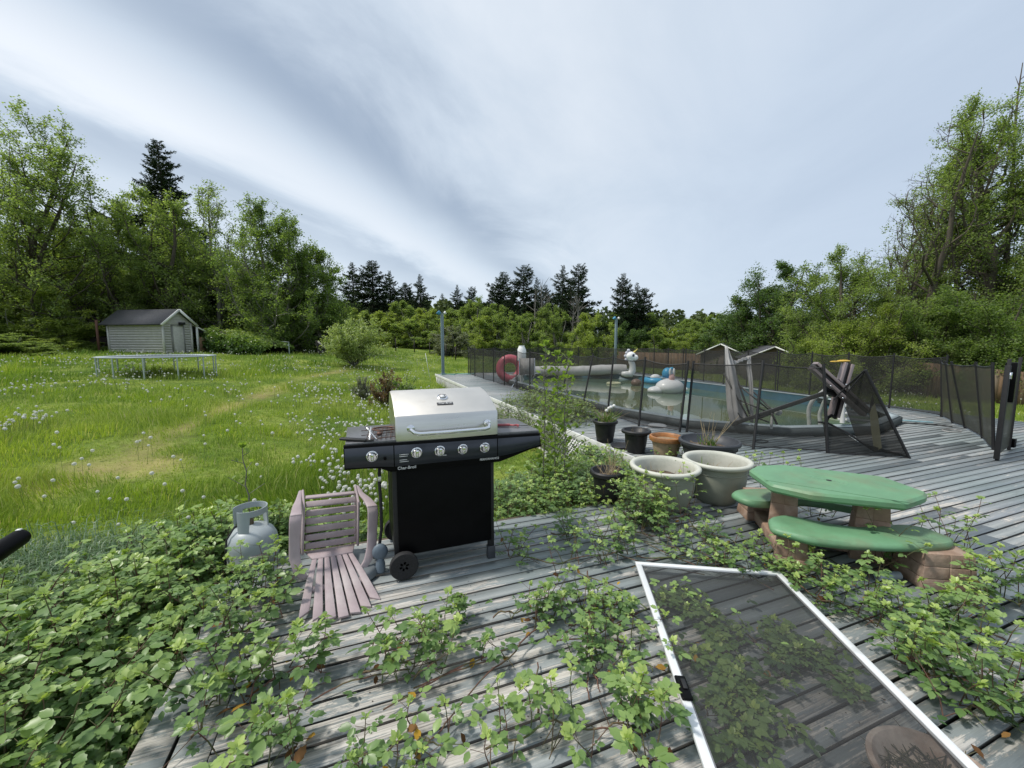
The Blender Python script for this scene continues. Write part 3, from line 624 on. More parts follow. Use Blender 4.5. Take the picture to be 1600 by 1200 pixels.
def sheet(rows, mat_, name, thick=.006):
    P = np.array([[A(*q) for q in r] for r in rows]); a_, b_ = P.shape[:2]
    ti = np.linspace(0, a_ - 1, 4 * a_); tj = np.linspace(0, b_ - 1, 4 * b_)
    Q = np.array([[np.interp(s, range(a_), P[:, j_, k]) for j_ in range(b_) for k in range(3)] for s in ti]).reshape(len(ti), b_, 3)
    Q = np.array([[[np.interp(s, range(b_), Q[i, :, k]) for k in range(3)] for s in tj] for i in range(len(ti))])
    Q += (RT * .0 + np.array([math.sin(YAW), math.cos(YAW), 0]))[None, None] * (.03 * np.sin(np.arange(len(tj)) * 1.9))[None, :, None]
    o = MB().grid(Q).build(name, mat_, pa, True, ang=3); md = o.modifiers.new('thick', 'SOLIDIFY'); md.thickness = thick
sheet([[(1133.5, 541, 6.9), (1135, 541, 6.9), (1136, 542, 6.9)], [(1133, 562, 6.9), (1137, 560, 6.85), (1145, 560, 6.9)], [(1133, 581, 6.9), (1140, 572, 6.8), (1150, 576, 6.9)],
       [(1134, 610, 6.85), (1146, 606, 6.7), (1157, 612, 6.85)], [(1136, 640, 6.8), (1150, 638, 6.65), (1163, 640, 6.8)], [(1141, 662, 6.75), (1154, 662, 6.6), (1169, 655, 6.7)]], CAN, 'canopy')
sheet([[(1144, 562, 6.9), (1150, 564, 6.95), (1158, 560, 7.0), (1168, 557, 7.05), (1171, 556, 7.05)], [(1146, 570, 6.9), (1151, 568, 6.95), (1160, 564, 7.0), (1168, 561, 7.05), (1172, 562, 7.05)]], CAN, 'canopy_edge')
sheet([[(1169, 556, 7.05), (1172, 556, 7.05)], [(1167, 575, 7.05), (1173, 575, 7.05)], [(1169, 590, 7.0), (1175, 590, 7.0)], [(1171, 608, 6.95), (1176, 608, 6.95)], [(1173, 660, 6.85), (1176, 660, 6.85)]], CAN, 'torn_canopy_strip')
# its crossed base beams, thrown on their side
def channel(p, q, w=.07, h=.1):
    p = np.array(p); q = np.array(q)
    d = (q - p) / np.linalg.norm(q - p); fwd = np.array([math.sin(YAW), math.cos(YAW), 0]); x = np.cross(d, fwd); x /= np.linalg.norm(x); y = np.cross(x, d)
    r_ = pa; k = MB()
    k.bar(p + x * w * .36, q + x * w * .36, w * .30, h, upv=y) ; k.bar(p - x * w * .36, q - x * w * .36, w * .30, h, upv=y)
    k.build('base_beam', MAUVE, r_, bevel=.003)
    MB().bar(p + y * .012, q + y * .012, w * .42, h * .8, upv=y).build('beam_channel', BLKM, r_)
channel(A(1270, 571, 5.75), A(1353, 645, 5.75), .13, .1)
channel(A(1325, 568, 5.95), A(1302, 651, 5.95), .14, .08)
mb = MB(); mb.box(A(1303, 606, 5.85), (.18, .14, .22), _rot('Y', .6)); mb.build('tilt_joint', BLK, pa, bevel=.02)
mb = MB(); mb.add([A(1316, 612, 5.85), A(1345, 632, 5.8), A(1350, 645, 5.8), A(1318, 626, 5.85), A(1318, 622, 5.95), A(1346, 640, 5.9)], [(0, 1, 2, 3), (0, 1, 5, 4)]); mb.build('bracket', BLK, pa)
mb = MB(); mb.tube([A(1291, 659, 5.75), A(1293, 653, 5.8), A(1299, 649, 5.85), A(1305, 653, 5.9)], .022, 8); mb.build('foot_hook', BLK, pa, True)
mb = MB()
for q in ((1298, 603), (1317, 622), (1322, 601)): mb.sph(A(q[0], q[1], 5.68), .012, 8)
mb.build('bolt', CHR, pa, True)
mb = MB(); q = A(1318, 564, 6.0); mb.sph(q, (.14, .05, .018), 10); mb.sph(q + (-.2, 0, -.005), (.1, .03, .012), 10); o = mb.build('yellow_strap', mat('yellow_strap', (.6, .38, .05), .6), pa, True)

# things lying on the pool deck
o = MB().tube([G(1330, 657) + (0, 0, .04), G(1400, 661) + (0, 0, .012), G(1462, 664.5) + (0, 0, .012), G(1488, 667.5) + (0, 0, .012)], .011, 6).build('pool_pole', BLKM, None, True); tag(o, 'long thin black pole lying on the deck boards beyond the fallen netting', 'pole')
o = MB().bar(G(1396, 657.5) + (0, 0, .02), G(1458, 661.5) + (0, 0, .02), .03, .02).build('pool_brush', mat('pale_blue_plastic', (.3, .5, .56), .5), None, bevel=.004); tag(o, 'pale blue pole and brush lying just behind the black pole', 'pool brush')
c = G(1487, 673.5); mb = MB(); a_ = np.linspace(0, 11, 50); mb.tube([(c[0] + .13 * (1 + .2 * s / 6) * math.cos(s), c[1] + .10 * math.sin(s), .008) for s in a_], .006, 5); o = mb.build('wire_coil', mat('grey_wire', (.35, .34, .33), .5), None, True); tag(o, 'loose pale wire curl lying on the boards near the gate', 'wire')
c = G(1190, 690.5); mb = MB(); mb.tube([(c[0] + .11 * math.cos(s), c[1] + .06 * math.sin(s), .01) for s in np.linspace(0, 9, 40)], .007, 5); o = mb.build('hose_scrap', BLKM, None, True); tag(o, 'short dark hose loop lying on boards inside the standing netting', 'hose')
c = G(1027, 666); o = MB().lathe([(0, 0), (.15, 0), (.16, .015), (.14, .03), (0, .035)], c, 28).build('skimmer_lid', mat('white_lid', (.55, .56, .56), .5), None, True); tag(o, 'round pale lid flat on the boards between the netting and the rim', 'lid')
c = G(738, 584.5) ; mb = MB(); mb.tube([(c[0] - 1.4 + 1.5 * s + .12 * math.sin(9 * s), c[1] + .2 * math.sin(14 * s), .02) for s in np.linspace(0, 1, 50)], .018, 6); o = mb.build('garden_hose', mat('green_hose', (.05, .28, .2), .5), None, True); tag(o, 'green hose lying across the far end of the walkway', 'hose')
# ------------------------------------------------------------------ gas grill
gr = thing('gas_grill', 'black gas grill with stainless hood and chrome knobs standing on the deck', 'grill', (.5, 2.75, 0))
SS = mat('brushed_stainless', (.62, .61, .58), .30, 1.0, var=.10, scale=3, stretch=(1, 1, 12), rvar=.1, bump=.06, bscale=120)
SS2 = mat('heat_stained_stainless', (.72, .69, .64), .52, 1.0, var=.07, scale=4, c2=(.52, .44, .34), blend=(.56, .8), rvar=.08)
SHELF = mat('speckled_grey_shelf', (.15, .15, .155), .35, .2, var=.25, scale=60)
X0, X1 = .195, .85
prof = [(2.515, .885), (2.515, 1.03), (2.525, 1.045), (2.60, 1.085), (2.70, 1.122), (2.80, 1.148), (2.90, 1.160), (2.97, 1.150), (3.02, 1.10), (3.03, .95), (3.03, .885)]
mb = MB(); n = len(prof); xs = [X0, X0 + .012, X1 - .012, X1]; sc4 = [.975, 1, 1, .975]; cyz = np.array([2.78, .885])
V_ = [[x, cyz[0] + (a - cyz[0]) * k, cyz[1] + (z - cyz[1]) * k] for x, k in zip(xs, sc4) for a, z in prof]
f = [(i * n + j_, i * n + j_ + 1, (i + 1) * n + j_ + 1, (i + 1) * n + j_) for i in range(3) for j_ in range(n - 1)]
top = MB().add(V_, [q for k, q in enumerate(f) if k % (n - 1) >= 2]); top.build('hood_top', SS2, gr, True)
mb.add(V_, [q for k, q in enumerate(f) if k % (n - 1) < 2]); mb.build('hood_front', SS, gr, True)
for i_ in (0, 3): MB().add([V_[i_ * n + i] for i in range(n)], [tuple(range(n))]).build('hood_end', SS, gr)
mb = MB()
P = [(.285, 2.50, .962), (.285, 2.465, .965), (.30, 2.445, .952), (.33, 2.44, .945), (.50, 2.438, .944), (.74, 2.44, .945), (.765, 2.445, .95), (.775, 2.465, .965), (.775, 2.50, .97)]
mb.tube(P, .0115, 12); hd = mb.build('hood_handle', CHR, gr, True)
for x in (.285, .775): MB().lathe([(0, 0), (.024, 0), (.024, .008), (.014, .014), (0, .014)], (x, 2.514, .967), 20, rot=_rot('X', math.pi / 2)).build('handle_boss', CHR, hd, True)
th_ = MB(); R_ = _rot('X', R(26)); th_.lathe([(0, 0), (.034, 0), (.034, .010), (.028, .014), (.027, .010), (0, .010)], (.52, 2.70, 1.121), 28, rot=R_); th = th_.build('thermometer', CHR, gr, True)
MB().lathe([(0, 0), (.024, 0), (0, .002)], (.52, 2.6975, 1.1325), 24, rot=R_).build('dial_face', mat('white_dial', (.7, .7, .7), .4), th)
MB().box((.52, 2.615, 1.094), (.105, .028, .004), _rot('X', R(26))).build('badge', mat('dark_badge', (.03, .03, .035), .4), gr, bevel=.001)
def text(s, loc, size, rot, m, par, ext=.0006, name='lettering', align='CENTER', shear=0.0):
    cu = bpy.data.curves.new('t', 'FONT'); cu.body = s; cu.size = size; cu.extrude = ext; cu.align_x = align; cu.align_y = 'CENTER'; cu.shear = shear; cu.offset = size * .012
    ob = bpy.data.objects.new('t', cu); COL.objects.link(ob); bpy.context.view_layer.update()
    me = bpy.data.meshes.new_from_object(ob.evaluated_get(bpy.context.evaluated_depsgraph_get())); bpy.data.objects.remove(ob); bpy.data.curves.remove(cu)
    o = bpy.data.objects.new(name, me); me.materials.clear(); me.materials.append(m); COL.objects.link(o); o.parent = par
    o.location = Vector(loc) - Vector(par.location); o.rotation_euler = rot; return o
LET = mat('pale_print', (.62, .62, .62), .5); 
text('Char-Broil', (.52, 2.6145, 1.0975), .020, (R(26), 0, 0), LET, gr, shear=.1)
PY_ = 2.50
body = MB(); pf = [(-.10, .75), (-.10, .895), (1.15, .87), (1.16, .775), (1.09, .765), (.95, .725), (.86, .70), (.16, .71), (.10, .738), (.0, .748)]
nP = len(pf); body.add([(x, PY_, z) for x, z in pf] + [(x, PY_ + .03, z) for x, z in pf], [tuple(range(nP)), tuple(range(nP, 2 * nP))[::-1]] + [(i, i + nP, (i + 1) % nP + nP, (i + 1) % nP) for i in range(nP)])
body.build('control_panel', BLK, gr, bevel=.002)
for (xa, xb, za, zb) in ((-.095, .178, .758, .878), (.184, .838, .738, .872), (.844, 1.148, .785, .862)):
    q = MB(); za2 = zb - .0; k = -.02
    def zt(x): return .878 + (x + .1) * -.02
    def zl(x): return np.interp(x, [-.1, .1, .18, .84, .95, 1.15], [.762, .752, .742, .738, .748, .788])
    xs = np.linspace(xa, xb, 8); q.add([(x, PY_ - .003, zl(x)) for x in xs] + [(x, PY_ - .003, zt(x)) for x in xs] + [(x, PY_ + .002, zl(x)) for x in xs] + [(x, PY_ + .002, zt(x)) for x in xs],
          [(i, i + 1, i + 9, i + 8) for i in range(7)] + [(i + 8, i + 9, i + 25, i + 24) for i in range(7)] + [(i, i + 16, i + 17, i + 1) for i in range(7)]); q.build('fascia', NAVY, gr)
for x, z in ((.055, .82), (.315, .817), (.458, .814), (.605, .811), (.752, .808)):
    k = MB(); RX = _rot('X', math.pi / 2)
    k.lathe([(0, 0), (.034, 0), (.034, .006), (.030, .010), (.030, .007), (.027, .007), (.026, .02), (.022, .03), (0, .03)], (x, PY_ - .004, z), 28, rot=RX); kn = k.build('knob', CHR, gr, True)
    k = MB(); k.box((x, PY_ - .034, z + .002), (.018, .022, .046), _rot('Y', rng.uniform(-.1, .1))); k.build('knob_grip', CHR, kn, bevel=.004)
MB().lathe([(0, 0), (.010, 0), (.009, .012), (0, .014)], (.128, PY_ - .004, .80), 14, rot=_rot('X', math.pi / 2)).build('igniter_button', BLK, gr, True)
text('Char-Broil', (.255, PY_ - .0028, .728), .026, (math.pi / 2, 0, 0), LET, gr); text('PERFORMANCE', (.785, PY_ - .0028, .728), .019, (math.pi / 2, 0, 0), LET, gr)
mb = MB()
for i, w in enumerate((.055, .05, .0, .045, .055)):
    if w: mb.box((.212 + w / 2, PY_ - .0038, .812 - i * .011), (w, .001, .004))
for i, x in enumerate((.485,)): mb.box((x, PY_ - .0038, .783), (.03, .001, .006))
mb.build('warning_print', LET, gr)
MB().box((.06, 2.765, .893), (.30, .49, .022)).build('side_shelf', SHELF, gr, bevel=.004)
mb = MB(); mb.add([(.85, 2.525, .862), (1.155, 2.525, .860), (1.155, 3.00, .860), (.85, 3.00, .862), (.85, 2.525, .892), (1.155, 2.525, .886), (1.155, 3.00, .886), (.85, 3.00, .892)], [(0, 3, 2, 1), (4, 5, 6, 7), (0, 1, 5, 4), (1, 2, 6, 5), (2, 3, 7, 6), (3, 0, 4, 7)]); mb.build('side_shelf', SHELF, gr, bevel=.004)
MB().box((.523, 2.775, .872), (.66, .50, .03)).build('firebox', BLK, gr, bevel=.004)
MB().box((.505, 2.555, .42), (.615, .012, .56)).build('front_door', BLK, gr, bevel=.003)
MB().box((.183, 2.78, .43), (.02, .44, .56)).build('side_panel', BLK, gr, bevel=.003)
MB().box((.822, 2.78, .43), (.02, .44, .56)).build('side_panel', BLK, gr, bevel=.003)
MB().box((.50, 2.995, .43), (.62, .012, .56)).build('back_panel', BLK, gr, bevel=.003); MB().box((.50, 2.78, .15), (.62, .42, .02)).build('bottom_shelf', BLK, gr, bevel=.003)
for x, y in ((.19, 2.575), (.19, 2.98), (.815, 2.575), (.815, 2.98)):
    z0 = .0 if x > .5 else .09
    MB().box((x, y, (z0 + .74) / 2), (.04, .034, .74 - z0)).build('leg', BLKM, gr, bevel=.003)
for x, y in ((.815, 2.575), (.815, 2.98)): MB().box((x, y, .045), (.052, .046, .088)).build('foot', mat('grey_foot', (.06, .065, .075), .5), gr, bevel=.004)
for y in (2.505, 3.05):
    w = MB(); w.lathe([(.0, .0), (.03, 0), (.032, .014), (.056, .016), (.058, -.004), (.080, -.006), (.087, 0), (.089, .01), (.089, .030), (.084, .038), (.06, .038), (.03, .03), (0, .03)], (.222, y + .03, .089), 36, rot=_rot('X', math.pi / 2)); wh = w.build('wheel', RUB, gr, True)
    s = MB()
    for k in range(6): a = k * math.pi / 3 + .3; s.bar((.222 + .012 * math.cos(a), y + .006, .089 + .012 * math.sin(a)), (.222 + .056 * math.cos(a), y + .006, .089 + .056 * math.sin(a)), .012, .012, upv=(0, 1, 0))
    s.build('wheel_spokes', BLK, wh)
mb = MB(); mb.tube([(.222, 2.52, .089), (.222, 3.05, .089)], .007); mb.build('axle', BLK, gr)
mb = MB(); mb.tube([(.105, 2.62, .86), (.10, 2.62, .74), (.095, 2.60, .62), (.10, 2.60, .45), (.098, 2.62, .3), (.08, 2.66, .16), (.05, 2.7, .08)], .010, 8); mb.build('gas_hose', RUB, gr, True)
mb = MB(); mb.box((.097, 2.60, .645), (.022, .02, .03)); mb.build('hose_coupling', CHR, gr, bevel=.002)
# regulator dangling by the hose
mb = MB(); mb.sph((.085, 2.63, .15), (.05, .025, .055), 14); mb.lathe([(0, 0), (.03, 0), (.03, .05), (.02, .09), (0, .1)], (.085, 2.63, .02), 14); o = mb.build('regulator', mat('blue_grey_regulator', (.14, .18, .22), .5), gr, True)
# things on its shelves
WIRE = mat('rusty_dark_wire', (.07, .05, .045), .55, .5, c2=(.2, .1, .07)); SIL = mat('steel_tool', (.6, .6, .6), .25, 1.0)
mb = MB()
for k in range(8): x = .045 + k * .028; mb.tube([(x - .02, 2.53, .912), (x + .012, 2.84, .925)], .0022, 5)
for y in (2.535, 2.66, 2.80): mb.tube([(.0, y, .914), (.235, y + .01, .92)], .0026, 5)
o = tag(mb.build('grill_rack', WIRE, None, True), 'loose wire rack lying on the shelf beside the knobs end of the hood', 'rack')
mb = MB(); torus((.14, 2.72, .935), .055, .005, mb=mb, sc=(1.3, 1, 1)); mb.tube([(.08, 2.70, .935), (.13, 2.66, .93), (.12, 2.62, .93)], .0035, 5); mb.sph((.105, 2.60, .93), (.018, .018, .014), 10); o = tag(mb.build('wire_ring', WIRE, None, True), 'dark round wire ring on top of the loose rack', 'wire ring')
mb = MB(); mb.bar((-.12, 2.60, .918), (.03, 2.53, .912), .034, .016)
tg = thing('grill_brush', 'black handled scraper lying on the shelf above the single knob', 'scraper', (-.05, 2.56, .905))
mb.build('handle', BLKM, tg, bevel=.006)
mb = MB(); mb.bar((.03, 2.53, .912), (.07, 2.515, .912), .02, .008); mb.build('blade', BLKM, tg, bevel=.002)
tg = thing('barbecue_tongs', 'bright steel tongs standing spread on the wire rack', 'tongs', (.06, 2.54, .905))
for x in (.035, .075):
    mb = MB(); mb.bar((x + .01, 2.52, .915), (.055 - (x - .055) * .6 - .01, 2.60, .975), .009, .004); mb.build('arm', SIL, tg, bevel=.001)
tg = thing('pink_lighter', 'pink handled knife lying on the shelf at the far end from the tongs', 'knife', (.98, 2.68, .892))
REDP = mat('faded_red_plastic', (.42, .11, .12), .45, var=.1)
mb = MB(); mb.bar((.90, 2.72, .902), (1.0, 2.69, .902), .022, .018); mb.build('handle', REDP, tg, bevel=.005)
mb = MB(); mb.tube([(1.0, 2.69, .901), (1.02, 2.67, .901), (1.045, 2.675, .901), (1.055, 2.66, .901), (1.04, 2.64, .901)], .008, 6); mb.build('guard', REDP, tg, True)
mb = MB(); mb.bar((1.05, 2.665, .898), (1.13, 2.64, .898), .010, .003); mb.build('blade', BLKM, tg)
tg.name = 'barbecue_knife'

# ------------------------------------------------------------------ toppled slatted chair on its round base
CH = mat('faded_mauve_plastic', (.39, .315, .325), .6, var=.16, scale=6, c2=(.48, .43, .42), blend=(.5, .7), bump=.15, bscale=50)
cb = thing('slatted_armchair', 'mauve plastic slatted armchair tipped onto its fan shaped back', 'chair', (-.2, 2.7, 0))
M_ = _rot('Z', R(10)); Ro = _rot('Y', R(5)); ORG = np.array([-.20, 2.70, .095])
def chl(p): return (np.array(p, float) @ Ro.T) @ M_.T + ORG
def chp(mb, name, bevel=.006, smooth=False): mb.xf(M_ @ Ro, ORG); return mb.build(name, CH, cb, smooth, bevel=bevel)
# local: x across, y away from camera, z up; the back fan runs toward -y, tilting down
for k in range(7):
    u0 = (k - 3) * .034; u1 = (k - 3) * .062; end = .50 - .0105 * (k - 3) ** 2 * 1.05
    w0, w1 = .026, .052
    n = 9; mb = MB(); V_ = []
    for i in range(n):
        s = i / (n - 1); y = .03 - s * end; uu = np.interp(s, [0, .45, 1], [u0, (u0 + u1) / 2 * 1.0, u1]); ww = np.interp(s, [0, 1], [w0, w1]) / 2; z = .045 - .115 * s
        e0 = .018 * ((k - 3 - .4) / 3.0) ** 2 * 0
        V_ += [(uu - ww, y, z), (uu + ww, y, z), (uu + ww, y, z - .012), (uu - ww, y, z - .012)]
    if True:
        dk_ = (abs(k - 3)); t_ = .5 * w1; sl_ = -.012 * (k - 3) * 1.2
        V_[-4] = (V_[-4][0], V_[-4][1] - sl_ * .5, V_[-4][2]); V_[-1] = (V_[-1][0], V_[-1][1] - sl_ * .5, V_[-1][2]); V_[-3] = (V_[-3][0], V_[-3][1] + sl_ * .5, V_[-3][2]); V_[-2] = (V_[-2][0], V_[-2][1] + sl_ * .5, V_[-2][2])
    f = [(i * 4 + a, i * 4 + (a + 1) % 4, i * 4 + 4 + (a + 1) % 4, i * 4 + 4 + a) for i in range(n - 1) for a in range(4)] + [(3, 2, 1, 0), tuple((n - 1) * 4 + a for a in range(4))]
    mb.add(V_, f); chp(mb, 'back_slat', .002)
mb = MB(); mb.prism([(-.12, .01), (.12, .01), (.15, .12), (-.15, .12)], .032, .046, top_scale=.004); chp(mb, 'back_base', .0)
mb = MB(); mb.box((0, -.20, -.038), (.34, .04, .016), _rot('X', .25)); chp(mb, 'back_rail')
for k in range(6):                       # the seat, now upright and facing the view
    z = .08 + k * .050; mb = MB(); y = .12 + .012 * k
    mb.box((0, y if k < 5 else y + .012, z), (.31, .016, .040), _rot('X', -.15 if k < 5 else -.7)); chp(mb, 'seat_slat')
mb = MB(); mb.box((0, .245, .36), (.31, .05, .014)); chp(mb, 'seat_slat')
def strap(pts, w, name):
    "flat band: w across x, thin along the path normal"
    P = np.array(pts, float); tt = np.linspace(0, len(P) - 1, 36); Q = np.array([[np.interp(s, range(len(P)), P[:, k]) for k in range(3)] for s in tt])
    for _ in range(3): Q[1:-1] = (Q[:-2] + 2 * Q[1:-1] + Q[2:]) / 4
    T = np.gradient(Q, axis=0); T /= np.linalg.norm(T, axis=1)[:, None]; X_ = np.array([1., 0, 0]); Nn = np.cross(T, X_); Nn /= np.linalg.norm(Nn, axis=1)[:, None]; mb = MB(); V_ = []
    W = np.interp(tt, range(len(P)), w)
    for q, n_, w_ in zip(Q, Nn, W):
        for a, b_ in ((-1, -1), (1, -1), (1, 1), (-1, 1)): V_.append(q + X_ * a * w_ / 2 + n_ * b_ * .009)
    m = len(Q); mb.add(V_, [(i * 4 + a, i * 4 + (a + 1) % 4, i * 4 + 4 + (a + 1) % 4, i * 4 + 4 + a) for i in range(m - 1) for a in range(4)] + [(3, 2, 1, 0), tuple((m - 1) * 4 + a for a in range(4))]); chp(mb, name, .005)
for s in (-1, 1):
    strap([(s * .165, -.10, -.02), (s * .20, -.09, .03), (s * .222, -.06, .10), (s * .225, -.04, .2), (s * .225, -.03, .31), (s * .222, -.01, .345)], [.05, .055, .06, .06, .065, .065], 'armrest')
    strap([(s * .222, -.02, .343), (s * .212, .10, .355), (s * .195, .22, .355), (s * .18, .31, .385)], [.065, .05, .035, .02], 'front_leg')
    mb = MB(); mb.add([(s * .16, .09, .04), (s * .16, .20, .04), (s * .16, .30, .40), (s * .16, .14, .33), (s * .174, .09, .04), (s * .174, .20, .04), (s * .174, .30, .40), (s * .174, .14, .33)], [(0, 1, 2, 3), (7, 6, 5, 4), (0, 4, 5, 1), (1, 5, 6, 2), (2, 6, 7, 3), (3, 7, 4, 0)]); chp(mb, 'side_frame', .004)
bs = MB(); bs.lathe([(0, 0), (.205, 0), (.215, .010), (.207, .05), (.19, .064), (.08, .07), (0, .07)], (-.125, 2.72, 0), 44); o = bs.build('umbrella_base', GREYP, None, True); tag(o, 'round grey plastic base under the tipped mauve chair', 'base')

# ------------------------------------------------------------------ gas cylinder
tk = A(396, 870, 2.8); TANKM = mat('pale_grey_tank_paint', (.36, .40, .415), .38, var=.1, scale=5, c2=(.22, .25, .27), blend=(.55, .72), bump=.05)
ta = thing('gas_cylinder', 'pale grey gas cylinder with collar handle standing among the bramble leaves', 'gas cylinder', (tk[0], tk[1], -.145), R(25))
TT = dict(parent=ta, world=False)
MB().lathe([(0, .05), (.10, .05), (.14, .075), (.154, .12), (.156, .18), (.157, .182), (.157, .19), (.156, .192), (.156, .27), (.150, .315), (.13, .355), (.095, .385), (.05, .40), (.03, .405), (0, .405)], n=40).build('shell', TANKM, smooth=True, **TT)
MB().lathe([(.11, .0), (.115, .0), (.115, .07), (.11, .07)], n=32).build('foot_ring', TANKM, smooth=True, **TT)
mb = MB()
an = np.linspace(R(-150), R(150), 40); hgt = lambda a: .50 if abs(a) < R(118) else .50 - (abs(a) - R(118)) * .08
lo_ = []; 
for a in an:
    zt = .525; zb = .375 if (abs(a) > R(105) or abs(a) < R(28)) else .485
    for r_, z in ((.098, zb), (.098, zt), (.103, zt), (.103, zb)): lo_.append((r_ * math.cos(a), r_ * math.sin(a), z))
m = len(an); mb.add(lo_, [(i * 4 + a, i * 4 + (a + 1) % 4, i * 4 + 4 + (a + 1) % 4, i * 4 + 4 + a) for i in range(m - 1) for a in range(4)] + [(0, 1, 2, 3), tuple((m - 1) * 4 + a for a in range(4))]); mb.build('collar', TANKM, smooth=True, **TT)
mb = MB(); mb.lathe([(0, .40), (.018, .40), (.018, .43), (.012, .44), (.012, .455), (0, .455)], n=14); mb.tube([(0, 0, .43), (-.05, -.0, .43)], .012, 10); mb.build('valve', mat('brass', (.15, .12, .08), .4, .6), smooth=True, **TT)
MB().lathe([(0, .455), (.026, .455), (.028, .462), (.024, .475), (0, .478)], n=10).build('valve_knob', mat('pale_knob', (.55, .55, .52), .5), smooth=True, **TT)
MB().tube([(-.05, 0, .43), (-.10, -.02, .42), (-.15, -.03, .35), (-.165, -.04, .22), (-.17, -.03, .05)], .006, 7).build('gas_hose', RUB, smooth=True, **TT)
MB().box((.0, -.1575, .22), (.11, .003, .05)).build('sticker', mat('faded_sticker', (.5, .48, .4), .6, c2=(.05, .05, .05), scale=30), **TT)

# ------------------------------------------------------------------ children's picnic table
pt = thing('picnic_table', 'small green plastic picnic table with curved benches on brown stone look legs', 'picnic table', (3.13, 1.84, 0))
GRN = mat('faded_green_plastic', (.135, .29, .155), .5, var=.16, scale=5, c2=(.15, .22, .12), blend=(.45, .62), bump=.12, bscale=40, rvar=.1)
STN = mat('brown_stone_look_plastic', (.29, .19, .135), .75, var=.25, scale=14, c2=(.36, .26, .20), bump=.8, bscale=16)
ta_ = np.array([.62, -.785]); na_ = np.array([.785, .62]); O2 = np.array([3.13, 1.84])
def tl(t_, n_): return O2 + t_ * ta_ + n_ * na_
def rounded(poly, r_=.05, k=4):
    P = [np.array(p, float) for p in poly]; out = []
    for i in range(len(P)):
        a, b_, c = P[i - 1], P[i], P[(i + 1) % len(P)]; ra = min(r_, np.linalg.norm(a - b_) * .4, np.linalg.norm(c - b_) * .4); p0 = b_ + (a - b_) / np.linalg.norm(a - b_) * ra; p1 = b_ + (c - b_) / np.linalg.norm(c - b_) * ra
        for s in np.linspace(0, 1, k): out.append((1 - s) ** 2 * p0 + 2 * s * (1 - s) * b_ + s * s * p1)
    return out
oct_ = rounded([tl(*q) for q in ((-.50, .03), (-.45, .17), (-.27, .31), (.36, .34), (.53, .07), (.50, -.02), (.36, -.23), (-.13, -.345), (-.36, -.29))], .02)
MB().prism(oct_, .440, .50, top_scale=.016).build('table_top', GRN, pt, True, ang=.55)
mb = MB(); c = tl(0, .02); mb.lathe([(.018, 0), (.030, .003), (.036, 0)], (c[0], c[1], .4985), 26)
for r_ in (.06, .085, .11): mb.lathe([(r_ - .003, 0), (r_, .0022), (r_ + .003, 0)], (c[0], c[1], .4992), 40)
mb.build('moulded_ring', GRN, pt, True); MB().lathe([(0, 0), (.017, 0), (.017, .002), (0, .002)], (c[0], c[1], .4995), 18).build('parasol_hole', BLKM, pt)
mb = MB(); a = tl(-.40, -.21); b_ = tl(.42, -.24); mb.bar((*a, .5005), (*b_, .5005), .004, .0014); mb.build('seam', mat('dark_seam', (.05, .14, .06), .6), pt)
# near bench follows the photo's own wandering line
nb_ = [(2.52, 1.81), (2.66, 1.935), (2.80, 1.93), (2.88, 1.82), (2.96, 1.70), (3.10, 1.61), (3.24, 1.56), (3.40, 1.54), (3.50, 1.46), (3.47, 1.30), (3.36, 1.265), (3.18, 1.31), (2.98, 1.385), (2.79, 1.485), (2.62, 1.61)]
MB().prism(rounded(nb_, .04, 3), .218, .267, top_scale=.016).build('bench_seat', GRN, pt, True, ang=.9)
fbp = [(2 * O2[0] - x + .02, 2 * O2[1] - y + .0) for x, y in nb_]
MB().prism(rounded(fbp, .05, 3), .212, .267, top_scale=.016).build('bench_seat', GRN, pt, True, ang=.9)
def pillar(c, w0, w1, h, z=0.0, rz=0.0, name='bench_leg'):
    mb = MB(); rs = np.random.default_rng(int(c[0] * 100)); ny = 3; V_ = []
    LV_ = ((0, 1), (.30, 1), (.315, .93), (.33, 1), (.63, 1), (.645, .93), (.66, 1), (1, 1)); m_ = len(LV_)
    for s, q_ in LV_:
        w = (w0 + (w1 - w0) * s) * q_
        for a, b_ in ((-1, -1), (-.04, -1), (0, -.95), (.04, -1), (1, -1), (1, 1), (-1, 1)): V_.append((a * w / 2 * (1 + rs.normal(0, .008)), b_ * w * .42 * (1 + rs.normal(0, .008)), h * s))
    mb.add(V_, [(i * 7 + a, i * 7 + (a + 1) % 7, i * 7 + 7 + (a + 1) % 7, i * 7 + 7 + a) for i in range(m_ - 1) for a in range(7)] + [tuple(range(7))[::-1], tuple((m_ - 1) * 7 + a for a in range(7))])
    mb.xf(_rot('Z', rz), (c[0], c[1], z)); return mb.build(name, STN, pt, bevel=.006)
pillar((2.69, 1.78), .19, .16, .225, rz=-.9); pillar((3.33, 1.33), .30, .26, .225, rz=-.5); pillar((3.17, 2.40), .26, .20, .225, rz=-.5); pillar((3.78, 1.92), .19, .16, .225, rz=-.9)
pillar(tl(-.26, 0), .19, .15, .455, name='table_leg', rz=-.9); pillar(tl(.24, 0), .22, .16, .455, name='table_leg', rz=-.9)
mb = MB()
for a, b_ in (((2.69, 1.78), (3.17, 2.40)), ((3.33, 1.33), (3.78, 1.92))): mb.bar((*a, .05), (*b_, .05), .12, .08)
mb.bar((*tl(-.26, 0), .06), (*tl(.24, 0), .06), .12, .08)
mb.build('base_beam', STN, pt, bevel=.012)
o = MB().tube([(2.99, 1.44, .035), (3.13, 1.40, .035)], .026, 12).build('drinks_bottle', mat('clear_bottle', (.25, .3, .33), .2), None, True); tag(o, 'small bottle with pale cap lying on the deck under the near bench', 'bottle')

